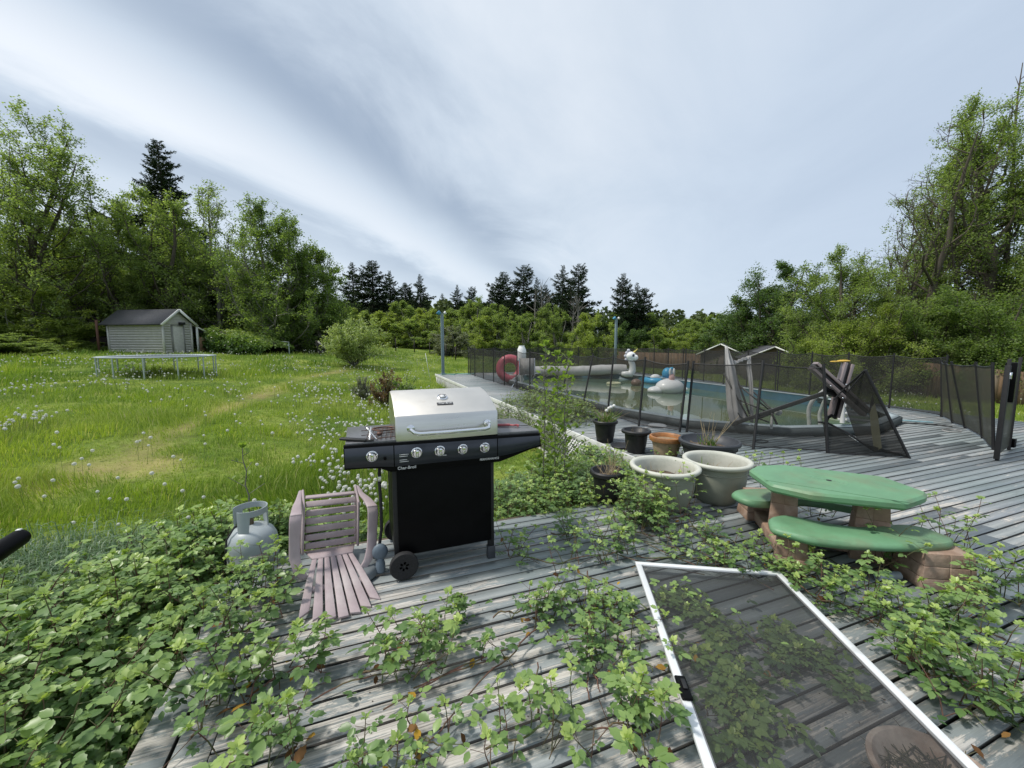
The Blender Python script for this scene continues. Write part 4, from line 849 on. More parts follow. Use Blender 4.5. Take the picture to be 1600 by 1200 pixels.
# ------------------------------------------------------------------ plant pots
def pot(name, c, R1, R0, h, m, label, cat='plant pot', lip=.03, liph=.05, rings=(), soil=.12, ry=1.0):
    t_ = thing(name, label, cat, c)
    pr = [(0, 0), (R0 * .94, 0), (R0, .012)]
    body = [(R0, .012), (R0 + (R1 - R0) * .5, h * .5), (R1 - lip * .3, h - liph)]
    pr += body[1:] + [(R1 + .004, h - liph), (R1 + lip * .55, h - liph * .8), (R1 + lip * .6, h - .012), (R1 + lip * .3, h), (R1 - .006, h - .002), (R1 - .014, h - .02), (R0 + (R1 - R0) * .6 - .014, h * (1 - soil)), (R0 * .9, h * (1 - soil) - .03)]
    MB().lathe(pr, n=44).build('pot_body', m, t_, True, world=False, ang=.6)
    rs = np.random.default_rng(int(abs(c[0] * 999))); n = 26; r_ = np.linspace(0, R1 * .97, 8); a = np.linspace(0, 2 * math.pi, n + 1)
    P = np.array([[[q * math.cos(b_), q * math.sin(b_), h * (1 - soil) - .02 + rs.normal(0, .006) - .0 * q] for b_ in a] for q in r_]); P[:, -1] = P[:, 0]
    MB().grid(P).build('soil', SOIL, t_, True, world=False, ang=3)
    return t_
SOIL = mat('dry_potting_soil', (.055, .04, .03), .95, var=.5, scale=50, c2=(.16, .12, .08), bump=1.0, bscale=90)
CREAM = mat('weathered_cream_plastic', (.54, .54, .47), .55, var=.1, scale=5, c2=(.33, .35, .28), blend=(.5, .7)); SAGE = mat('sage_grey_plastic', (.27, .285, .225), .6, var=.12, scale=5, c2=(.34, .35, .29), blend=(.5, .7))
CHAR = mat('charcoal_plastic', (.035, .038, .045), .5, var=.15); TERR = mat('glazed_orange_terracotta', (.36, .15, .045), .5, var=.25, scale=20, c2=(.25, .12, .05), bump=.3)
PB = mat('black_plastic_pot', (.012, .012, .013), .5, var=.3)
STRAW = mat('straw_stems', (.42, .33, .19), .8, var=.2); GLV = leafmat('young_green_leaf', [(.10, .2, .02), (.2, .33, .05)], .35)
def tuft(par, n, h, r_, m, name='dead_stems', z=0.0, lean=.4, w=.002, seed=1, off=(0, 0)):
    rs = np.random.default_rng(seed); mb = MB()
    for _ in range(n):
        a = rs.uniform(0, 6.28); q = rs.uniform(0, r_); b_ = np.array([off[0] + q * math.cos(a), off[1] + q * math.sin(a), z]); hh = h * rs.uniform(.4, 1); d = np.array([rs.normal(0, lean), rs.normal(0, lean), 1.0]) * hh; c = rs.normal(0, .12 * h, 3)
        mb.tube([b_, b_ + d * .5 + c * .3, b_ + d + c * .8 * (1, 1, .2)], [w, w * .8, w * .4], 4, cap=False)
    return mb.build(name, m, par, world=False)
c = G(945, 690); t1 = pot('plant_pot', c, .165, .12, .33, PB, 'black pot with dandelion clocks and drooping dead stems, standing on the walkway')
tuft(t1, 26, .28, .1, STRAW, z=.3, lean=.6, seed=3); tuft(t1, 60, .16, .13, GLV, 'grass_leaves', z=.3, lean=.6, w=.005, seed=4)
mb = MB(); mb2 = MB()
for x, y, z in ((.08, -.02, .52), (.16, .02, .53), (.05, .05, .46), (.10, .06, .49)): mb.sph((x, y, z), .026, 10); mb2.tube([(x * .5, y, .3), (x, y, z)], .0018, 4)
mb.build('seed_head', mat('dandelion_clock', (.7, .7, .67), .9), t1, True, world=False); mb2.build('flower_stem', GLV, t1, world=False)
c = G(993, 706); t2 = pot('plant_pot', c, .165, .12, .31, PB, 'empty looking black pot between the saucer and the orange pot', lip=.05); tuft(t2, 6, .1, .1, STRAW, z=.27, seed=5)
o = MB().lathe([(0, 0), (.13, 0), (.165, .03), (.16, .035), (.125, .008), (0, .008)], G(972, 699), 36).build('saucer', PB, None, True); tag(o, 'shallow black saucer on the boards between two black pots', 'saucer')
c = G(1040, 717); t3 = thing('plant_pot', 'orange rimmed terracotta pot with a pale body wrapped in leaves', 'plant pot', c)
MB().lathe([(.185, .24), (.205, .245), (.212, .27), (.205, .30), (.185, .305), (.17, .29), (.165, .25)], n=44).build('rim', TERR, t3, True, world=False); MB().lathe([(0, 0), (.12, 0), (.15, .10), (.178, .245), (.165, .25), (.14, .24), (0, .25)], n=40).build('pot_body', mat('pale_clay', (.33, .25, .16), .8, var=.2, c2=(.2, .14, .08)), t3, True, world=False)
c = G(1106, 731); t4 = pot('planter', c, .315, .23, .345, CHAR, 'wide charcoal tub with bare twigs, behind the cream pots', 'planter', lip=.04, liph=.05, soil=.2); tuft(t4, 14, .40, .12, STRAW, z=.27, lean=.35, w=.003, seed=6); tuft(t4, 24, .14, .1, GLV, 'weeds', z=.27, lean=.5, w=.005, seed=7)
def bigpot(c, label, seed):
    t_ = thing('planter', label, 'planter', c); h = .40
    MB().lathe([(.250, h - .048), (.285, h - .046), (.302, h - .03), (.305, h - .014), (.296, h - .002), (.278, h), (.262, h - .006), (.252, h - .03), (.246, h - .10), (.235, h - .20)], n=52).build('rim', CREAM, t_, True, world=False, ang=.9)
    MB().lathe([(0, 0), (.165, 0), (.18, .012), (.212, .06), (.238, .13), (.252, .20), (.257, .26), (.257, .288), (.263, .292), (.263, .300), (.255, .305), (.254, h - .045)], n=52).build('pot_body', SAGE, t_, True, world=False, ang=.6)
    rs = np.random.default_rng(seed); r_ = np.linspace(0, .243, 9); a = np.linspace(0, 2 * math.pi, 31); P = np.array([[[q * math.cos(b_), q * math.sin(b_), h - .14 + rs.normal(0, .006)] for b_ in a] for q in r_]); P[:, -1] = P[:, 0]; MB().grid(P).build('soil', SOIL, t_, True, world=False, ang=3)
    tuft(t_, 26, .12, .2, STRAW, z=h - .15, lean=.4, seed=seed); return t_
bigpot(G(1036, 792), 'cream rimmed round planter half hidden in bramble leaves', 31)
t5 = bigpot(G(1117, 780), 'cream rimmed round planter standing clear beside the green table', 32); tuft(t5, 24, .13, .06, GLV, 'weeds', z=.25, lean=.5, w=.005, seed=9, off=(-.15, .06))
c = G(948, 782); c[2] = -.0; t6 = pot('plant_pot', c, .145, .10, .30, PB, 'small black pot of dark soil and dry stalks sunk in brambles', lip=.03, soil=.14); tuft(t6, 24, .18, .11, STRAW, z=.25, lean=.6, seed=11); tuft(t6, 20, .32, .05, STRAW, 'dry_stalks', z=.25, lean=.2, seed=12, off=(.09, .03))
# bowl of a pot under the screen door
c = np.array([1.70, .60, 0.0]); t7 = thing('planter', 'rusty brown rimmed bowl pot under the fallen screen door', 'planter', c)
RUST = mat('rusty_bowl', (.34, .24, .18), .8, var=.35, scale=14, c2=(.5, .42, .35), blend=(.4, .6)); MB().lathe([(0, 0), (.11, 0), (.155, .04), (.172, .085), (.186, .09), (.186, .102), (.17, .104), (.160, .095), (.13, .05), (0, .04)], n=52).build('bowl', RUST, t7, True, world=False); tuft(t7, 300, .04, .145, mat('dead_grass_litter', (.08, .075, .04), .9, var=.4), 'litter', z=.05, lean=2.0, w=.003, seed=13)

# ------------------------------------------------------------------ fallen screen door
sdr = thing('screen_door', 'white framed insect screen door lying flat on deck over the brambles', 'screen door', (1.66, 2.05, .03))
WF = mat('white_coated_aluminium', (.72, .74, .75), .4, var=.06, scale=6, c2=(.55, .56, .55), blend=(.62, .75))
TL = np.array([1.645, 2.075, .05]); TRr = np.array([2.415, 1.655, .05]); dl = TRr - TL; wl = np.linalg.norm(dl); ex = dl / wl; ey = np.array([ex[1], -ex[0], 0]) ; ey = np.array([-.415, -.91, .055]); ey -= ex * ex.dot(ey); ey /= np.linalg.norm(ey)
ez = np.cross(ex, ey); ez = ez if ez[2] > 0 else -ez; LN = 2.03; fw_ = .034
MSD = np.array([ex, ey, ez]).T
def sbox(x0, x1, y0, y1, z0, z1): mb = MB(); mb.box(((x0 + x1) / 2, (y0 + y1) / 2, (z0 + z1) / 2), (x1 - x0, y1 - y0, z1 - z0)); mb.xf(MSD, TL); return mb
for q in ((0, wl, 0, fw_), (0, wl, LN - fw_, LN)): sbox(*q, 0, .018).build('rail', WF, sdr, bevel=.003)
for q in ((0, fw_, fw_, LN - fw_), (wl - fw_, wl, fw_, LN - fw_)): sbox(*q, .0, .0178).build('stile', WF, sdr, bevel=.003)
for q in ((fw_, fw_ + .006, fw_, LN - fw_), (wl - fw_ - .006, wl - fw_, fw_, LN - fw_)): sbox(*q, .002, .012).build('spline', mat('grey_spline', (.2, .2, .2), .6), sdr)
mb = MB(); P = np.zeros((24, 12, 3))
for i in range(24):
    for j_ in range(12): P[i, j_] = (fw_ + (wl - 2 * fw_) * j_ / 11, fw_ + (LN - 2 * fw_) * i / 23, .006 - .004 * math.sin(math.pi * i / 23) * math.sin(math.pi * j_ / 11))
mb.grid(P); mb.xf(MSD, TL); mb.build('screen', SCRN, sdr, True, ang=3)
mb = sbox(-.002, .042, .995, 1.115, .0185, .030); hp = mb.build('latch_plate', BLK, sdr, bevel=.01)
sbox(.016, .034, 1.02, 1.07, .030, .036).build('latch_grip', BLKM, sdr, bevel=.003)

# ------------------------------------------------------------------ black handle reaching in at the left
p = A(40, 834, 2.3); q = A(-60, 900, 2.0); hb = thing('barrow_handle', 'rounded black handle end of something parked in the long grass', 'handle', (q[0], q[1], gz(q[0], q[1])))
mb = MB(); d = (p - q); mb.tube([q - d * 1.0, q, p - d * .10, p - d * .03, p], [.05, .05, .046, .036, .012], 18); mb.build('grip', BLK, hb, True)
mb = MB(); e_ = q - d * .8; mb.tube([e_, (e_[0], e_[1], gz(e_[0], e_[1]) - .05)], .025, 10); mb.build('support', BLKM, hb, True)
MB().box(p - d * .10 + (0, 0, .045), (.02, .02, .006)).build('sticker', WHT, hb)

# ------------------------------------------------------------------ light poles
BLG = mat('blue_grey_pole', (.17, .23, .26), .5, var=.12); BLU = mat('blue_lamp_plastic', (.06, .25, .42), .4)
def pole(c, h, label):
    t_ = thing('light_pole', label, 'light pole', c)
    MB().box((0, 0, h / 2), (.13, .11, h)).build('post', BLG, t_, world=False, bevel=.01)
    MB().box((0, 0, .02), (.2, .2, .04)).build('base_plate', BLG, t_, world=False, bevel=.004)
    MB().bar((-.16, 0, h + .06), (.12, 0, h + .02), .03, .03).build('bracket', BLG, t_, world=False)
    MB().lathe([(0, 0), (.05, 0), (.09, .05), (.10, .14), (0, .15)], (-.1, -.05, h - .01), 16, rot=_rot('Y', -.8)).build('lamp_head', BLU, t_, True, world=False)
    MB().lathe([(0, 0), (.04, 0), (.07, .05), (.07, .1), (0, .1)], (.09, -.03, h + .02), 16, rot=_rot('Y', .9)).build('lamp_head', WHT, t_, True, world=False)
pole(np.array([3.62, 18.55, 0]), 2.72, 'blue grey lamp post with a blue lamp at the end of the walkway')
c = A(962, 540, 24.0); pole(np.array([c[0], c[1], gz(c[0], c[1])]), 2.78 - gz(c[0], c[1]), 'pale lamp post rising behind the unicorn')
o = MB().tube([gp(672, 18.2), gp(665, 17.9) + (0, 0, 1.3)], .012, 5).build('marker_stake', WHT, None); tag(o, 'thin pale stake standing left of the lamp post at the walkway end', 'stake')

# ------------------------------------------------------------------ trampoline
tc_ = A(249, 556.5, 14.0); tg0 = gz(tc_[0], tc_[1]); tr = thing('trampoline', 'round trampoline with grey bed and metal legs in the dandelion meadow', 'trampoline', (tc_[0], tc_[1], tg0))
GAL = mat('galvanised_tube', (.42, .47, .47), .4, .5, var=.12); RT_ = 1.58; hz_ = tc_[2] - tg0
mb = MB(); torus((0, 0, hz_), RT_, .021, 64, 8, mb=mb); mb.build('frame_ring', GAL, tr, True, world=False)
a = np.linspace(0, 2 * math.pi, 65); MB().add(np.vstack([[[0, 0, hz_ - .03]], np.c_[(RT_ - .24) * np.cos(a[:-1]), (RT_ - .24) * np.sin(a[:-1]), np.full(64, hz_ - .005)]]), [(0, i + 1, (i + 1) % 64 + 1) for i in range(64)]).build('jumping_mat', mat('grey_jumping_mat', (.09, .11, .13), .7), tr, world=False)
mb = MB(); V_ = []; 
for i in range(96):
    b_ = 2 * math.pi * i / 96; mb.tube([((RT_ - .24) * math.cos(b_), (RT_ - .24) * math.sin(b_), hz_ - .005), (RT_ * math.cos(b_), RT_ * math.sin(b_), hz_)], .012, 4)
mb.build('springs', GAL, tr, world=False)['kind'] = 'stuff'
for k in range(6):
    b0, b1 = 2 * math.pi * k / 6 + .1, 2 * math.pi * k / 6 + .62
    P = []
    for b_, z in ((b0, hz_), (b0, 0), (b1, 0), (b1, hz_)):
        X_, Y_ = RT_ * math.cos(b_), RT_ * math.sin(b_); P.append((X_, Y_, z if z else gz(tc_[0] + X_, tc_[1] + Y_) - tg0 - .01))
    for pr_ in ((P[0], P[1]), (P[3], P[2])): MB().tube(pr_, .022, 8).build('leg', GAL, tr, True, world=False)
    MB().tube((P[1] , P[2]), .018, 8).build('foot_rail', GAL, tr, True, world=False)

# ------------------------------------------------------------------ garden shed on the left
cA, cB, cC = gp(174, 25.2), gp(259, 24.5), gp(296, 26.3)
shd = thing('garden_shed', 'pale grey clapboard shed with dark shingle roof beyond the trampoline', 'shed', cB)
e1 = (cA - cB)[:2]; e1 /= np.linalg.norm(e1); e2 = np.array([-e1[1], e1[0]]); 
if e2 @ (cC - cB)[:2] < 0: e2 = -e2
Ls, Ws, Hs = 4.0, 1.75, 1.9; zb = min(cA[2], cB[2]) - .1; 
SM = np.array([[e1[0], e2[0], 0], [e1[1], e2[1], 0], [0, 0, 1]]); SO = np.array([cB[0], cB[1], zb])
SID = mat('pale_grey_clapboard', (.47, .455, .43), .7, var=.1, scale=4); ROF = mat('charcoal_shingles', (.06, .062, .07), .9, var=.35, scale=14, bump=.5, bscale=30)
def sh(mb, name, m, **k): mb.xf(SM, SO); return mb.build(name, m, shd, **k)
Hs += .12; apex = Hs + .72
mb = MB(); nb2 = 13
for i in range(nb2):
    z0 = .02 + i * Hs / nb2; z1 = z0 + Hs / nb2 - .004
    mb.add([(0, -.03, z0), (Ls, -.03, z0), (Ls, -.012, z1), (0, -.012, z1), (0, 0, z0), (Ls, 0, z0), (Ls, 0, z1), (0, 0, z1)], [(0, 1, 2, 3), (0, 4, 5, 1), (3, 2, 6, 7)])
    mb.add([(-.03, 0, z0), (-.03, Ws, z0), (-.012, Ws, z1), (-.012, 0, z1), (0, 0, z0), (0, Ws, z0), (0, Ws, z1), (0, 0, z1)], [(0, 1, 2, 3), (0, 4, 5, 1), (3, 2, 6, 7)])
for i in range(4):
    z0 = Hs + i * .18; z1 = z0 + .176; w0 = (Ws / 2) * (1 - (z0 - Hs) / .72); w1 = (Ws / 2) * (1 - (z1 - Hs) / .72)
    mb.add([(-.03, Ws / 2 - w0, z0), (-.03, Ws / 2 + w0, z0), (-.012, Ws / 2 + max(w1, 0), z1), (-.012, Ws / 2 - max(w1, 0), z1)], [(0, 1, 2, 3)])
sh(mb, 'clapboard_wall', SID)
mb = MB(); mb.box((Ls / 2, Ws - .02, Hs / 2), (Ls - .02, .04, Hs)); mb.box((Ls - .02, Ws / 2, Hs / 2), (.04, Ws - .1, Hs)); mb.box((Ls / 2, .02, Hs / 2), (Ls - .02, .03, Hs)); mb.box((.02, Ws / 2, Hs / 2), (.03, Ws - .1, Hs)); sh(mb, 'wall_core', SID)
mb = MB()
for x, y in ((-.04, -.04), (Ls + .0, -.04), (-.04, Ws + .0)): mb.box((x, y, Hs / 2), (.09, .09, Hs))
sh(mb, 'corner_board', mat('pale_trim', (.55, .54, .51), .6))
ov = .28; mb = MB(); k = .72 / (Ws / 2)
for s in (0, 1):
    y0, y1 = (-ov, Ws / 2) if s == 0 else (Ws + ov, Ws / 2); z0 = Hs - ov * k; mb.add([(-.25, y0, z0 + .02), (Ls + .35, y0, z0 + .02), (Ls + .35, y1, apex + .02), (-.25, y1, apex + .02), (-.25, y0, z0 + .09), (Ls + .35, y0, z0 + .09), (Ls + .35, y1, apex + .09), (-.25, y1, apex + .09)], [(0, 1, 2, 3), (7, 6, 5, 4), (0, 4, 5, 1), (1, 5, 6, 2), (3, 2, 6, 7), (0, 3, 7, 4)])
sh(mb, 'roof', ROF)
mb = MB()
for y0 in (-ov, Ws + ov): mb.bar((-.27, y0, Hs - ov * k + .02), (-.27, Ws / 2, apex + .03), .035, .14)
sh(mb, 'barge_board', WHT)
mb = MB(); mb.box((-.035, Ws * .50, .92), (.03, .66, 1.72)); sh(mb, 'door', mat('pale_grey_door', (.52, .505, .48), .6), bevel=.005)
mb = MB()
for q in ((-.045, Ws * .5 - .37, .92, .05, .08, 1.8), (-.045, Ws * .5 + .37, .92, .05, .08, 1.8), (-.045, Ws * .5, 1.82, .05, .82, .08)): mb.box(q[:3], q[3:])
sh(mb, 'door_frame', mat('grey_frame', (.24, .235, .225), .6))
mb = MB(); mb.box((-.15, Ws * .62, 1.95), (.2, .3, .16)); sh(mb, 'wall_lamp', BLKM, bevel=.02)
mb = MB(); mb.box((-.11, Ws * .5, .02), (.5, .9, .06)); sh(mb, 'step', mat('old_timber', (.12, .10, .08), .9))
# lean-to on the far side with firewood, and posts behind
mb = MB(); mb.add([(.0, Ws + .05, Hs - .08), (Ls, Ws + .05, Hs - .08), (Ls, Ws + 1.2, Hs - .62), (.0, Ws + 1.2, Hs - .62), (.0, Ws + .05, Hs - .03), (Ls, Ws + .05, Hs - .03), (Ls, Ws + 1.2, Hs - .57), (.0, Ws + 1.2, Hs - .57)], [(0, 1, 2, 3), (7, 6, 5, 4), (0, 4, 5, 1), (2, 3, 7, 6), (0, 3, 7, 4)]); sh(mb, 'lean_to_roof', ROF)
mb = MB(); mb.bar((-.02, Ws + .05, Hs - .06), (-.02, Ws + 1.2, Hs - .60), .03, .08); sh(mb, 'lean_to_trim', WHT)
mb = MB()
for x in (.05, Ls - .05): mb.box((x, Ws + 1.12, (Hs - .65) / 2), (.09, .09, Hs - .65))
sh(mb, 'lean_to_post', mat('brown_post', (.14, .08, .05), .8))
mb = MB()
for i in range(5): mb.box((.02, Ws + .62 + i * .11, .55), (.025, .10, 1.1 + .04 * (i % 2)))
sh(mb, 'plank_panel', mat('new_cedar_planks', (.30, .19, .11), .8, var=.2)); mb = MB(); mb.box((-.02, Ws + .42, .88), (.04, .16, 1.75)); sh(mb, 'white_post', WHT)
q_ = SM @ np.array([Ls + .5, -.25, 0]) + SO; o = MB().tube([q_, q_ + (0, 0, 2.15)], .07, 8).build('timber_post', mat('red_brown_post', (.12, .055, .035), .8), None); tag(o, 'red brown timber post standing at the shed corner by the dark fence', 'post')
# dark rail fence behind the shed
rf = thing('rail_fence', 'dark three rail timber fence in front of the woods behind the shed', 'fence', gp(110, 31)); DKW = mat('dark_timber', (.035, .028, .025), .85)
pp = [gp(x, D) for x, D in ((60, 30), (88, 30.5), (118, 31), (149, 31.5), (182, 32))]
for q in pp: MB().box(q + (0, 0, .6), (.12, .12, 1.25)).build('post', DKW, rf)
for z in (.35, .72, 1.1):
    for a_, b_ in zip(pp[:-1], pp[1:]): MB().bar(a_ + (0, 0, z), b_ + (0, 0, z), .04, .13).build('rail', DKW, rf)
o = MB().sph(gp(155, 28.5) + (0, 0, .25), (.9, .6, .5), 16).build('brush_pile', mat('dark_brush', (.045, .035, .03), .95, var=.5, bump=1, bscale=8), None, True, ang=3); tag(o, 'dark heap of brush beside the shed', 'brush pile')
# tall board fence on the right, beyond the deck
WPT = [(870, 50, .40, -1.3), (985, 42, .40, -1.3), (1100, 35, .40, -1.33), (1240, 28, .42, -1.35), (1340, 24.0, .45, -1.37), (1440, 20, .46, -1.37), (1515, 18.6, .33, -1.36), (1590, 17.5, .20, -1.34), (1720, 15.5, .15, -1.34), (1900, 13.5, .1, -1.34)]
wf = thing('board_fence', 'tall brown board fence behind the pool netting and grass strip', 'fence', gp(1340, 24))
CED = mat('aged_cedar_boards', (.17, .105, .06), .85, var=.3, scale=3, stretch=(3, 3, .5), attr=.28, c2=(.11, .09, .065), blend=(.45, .7))
W3 = []
for x, D, zt, zb in WPT: q = gp(x, D); W3.append((q[0], q[1], zt, zb))
mb = MB(); rs = np.random.default_rng(5)
for a_, b_ in zip(W3[:-1], W3[1:]):
    a_ = np.array(a_); b_ = np.array(b_); L = np.hypot(*(b_ - a_)[:2]); n = max(2, int(L / .145)); rot = _rot('Z', math.atan2(b_[1] - a_[1], b_[0] - a_[0]))
    for i in range(n):
        q = a_ + (b_ - a_) * (i + .5) / n; zt = q[2] + rs.normal(0, .008); mb.box((q[0], q[1], (zt + q[3] - .1) / 2), (L / n - .006, .02, zt - q[3] + .1), rot, rs.uniform())
mb.build('boards', CED, wf)
mb = MB()
for a_, b_ in zip(W3[:-1], W3[1:]):
    for dz in (.25, 1.35): mb.bar((a_[0] + .05, a_[1], a_[2] - dz), (b_[0] + .05, b_[1], b_[2] - dz), .04, .09)
mb.build('rails', CED, wf)
# two neighbour sheds behind it
def roofshed(xl, xr, yt, D, label, w=3.0, d=3.4, yaw=0.0):
    c = gp((xl + xr) / 2, D); zt = A(0, yt, D)[2]; t_ = thing('outbuilding', label, 'shed', (c[0], c[1], -1.4), yaw); h = zt + 1.4; e = h - .75
    MB().box((0, 0, e / 2), (w, d, e)).build('wall', mat('dark_shed_wall', (.10, .085, .07), .8), t_, world=False)
    mb = MB(); hw = w / 2; mb.add([(-hw, -d / 2 - .01, e), (hw, -d / 2 - .01, e), (0, -d / 2 - .01, h - .05)], [(0, 1, 2)]); mb.build('gable', mat('brown_gable', (.13, .09, .07), .8), t_, world=False)
    mb = MB(); 
    for s in (-1, 1): mb.add([(s * (hw + .25), -d / 2 - .3, e - .12), (s * (hw + .25), d / 2 + .3, e - .12), (0, d / 2 + .3, h), (0, -d / 2 - .3, h), (s * (hw + .25), -d / 2 - .3, e - .06), (s * (hw + .25), d / 2 + .3, e - .06), (0, d / 2 + .3, h + .07), (0, -d / 2 - .3, h + .07)], [(0, 1, 2, 3), (7, 6, 5, 4), (0, 4, 5, 1), (0, 3, 7, 4), (1, 5, 6, 2)])
    mb.build('roof', ROF, t_, world=False)
    mb = MB()
    for s in (-1, 1): mb.bar((s * (hw + .27), -d / 2 - .33, e - .10), (0, -d / 2 - .33, h + .01), .03, .085)
    mb.build('barge_board', WHT, t_, world=False)
roofshed(1108, 1158, 537.5, 34, 'dark roofed outbuilding behind the board fence and the torn parasol', 3.0, 4.2, -1.0)
roofshed(1165, 1232, 541.5, 29, 'white trimmed dark roofed outbuilding nearer the round maple', 3.2, 4.0, -.75)
# bits at the meadow's far side
t_ = thing('goal_frame', 'thin pale pipe frame standing by the end of the hedge', 'frame', gp(440, 27)); q = gp(437, 27)
MB().tube([gp(440, 28.5) + (-1.6, .5, 1.05), gp(440, 28.5) + (-.8, .2, .95), q + (.6, 0, .8), q + (.6, 0, 0)], .03, 6).build('pipe', GAL, t_, True)
MB().tube([q + (.6, 0, .6), q + (-.8, .2, .58)], .03, 6).build('cross_pipe', GAL, t_, True)
t_ = thing('old_post', 'dark leaning fence post beside the pale blossoming shrub', 'post', gp(501, 27)); q = gp(501, 27)
MB().bar(q, q + (-.15, 0, 1.0), .22, .2).build('post', DKW, t_, bevel=.02); MB().bar(q + (-.1, -.1, .95), q + (.35, -.1, .45), .06, .1).build('brace', mat('grey_brace', (.3, .28, .26), .8), t_)
for k, (x, D) in enumerate(((619, 40), (648, 41), (672, 39), (697, 36), (712, 35))):
    q = gp(x, D); o = MB().box(q + (0, 0, .6), (.09, .09, 1.2)).build('wire_fence_post', DKW, None); tag(o, 'thin fence post in the row across the far meadow', 'fence post', 'thin posts across the far meadow')
q = gp(656, 55); t_ = thing('far_gate', 'low dark gate with a white panel above it at the far meadow edge', 'gate', q)
mb = MB()
for k in range(14): mb.box(q + ((k - 7) * .4, 0, .5), (.05, .05, 1.0))
mb.box(q + (0, 0, .95), (5.6, .05, .08)); mb.box(q + (0, 0, .15), (5.6, .05, .08)); mb.build('bars', DKW, t_); MB().box(q + (-.7, 1, 1.9), (1.6, .1, .75)).build('white_panel', WHT, t_)
# ================================================================== vegetation
def randrot(rs, n, up=.0, sc=None):
    "random 3x3 frames; up>0 biases the z axis of each upward"
    z = rs.normal(0, 1, (n, 3)); z[:, 2] = np.abs(z[:, 2]) * (1 if up else 1) + up; z /= np.linalg.norm(z, axis=1)[:, None]
    a = rs.normal(0, 1, (n, 3)); x = np.cross(a, z); x /= np.linalg.norm(x, axis=1)[:, None]; y = np.cross(z, x)
    M = np.stack([x, y, z], -1)
    return M if sc is None else M * np.asarray(sc)[:, None, None]
def frames(dirs, rs, upb=0.0):
    "frames whose y axis follows dirs"
    y = dirs / (np.linalg.norm(dirs, axis=1)[:, None] + 1e-9); a = rs.normal(0, 1, y.shape); a[:, 2] += upb; x = np.cross(y, a); x /= np.linalg.norm(x, axis=1)[:, None] + 1e-9; z = np.cross(x, y)
    return np.stack([x, y, z], -1)
LV = np.array([(0, 0, 0), (-.38, .45, .06), (0, 1, -.05), (.38, .45, .06)]); LF = [np.array([(0, 3, 2), (0, 2, 1)])]     # small tree leaf, folded
LV6 = np.array([(0, 0, 0), (-.5, .1, .05), (-.3, .6, .0), (.1, .95, -.05), (.55, .55, .05), (.35, .0, .0)]); LF6 = [np.array([(0, 5, 4, 3), (0, 3, 2, 1)])]
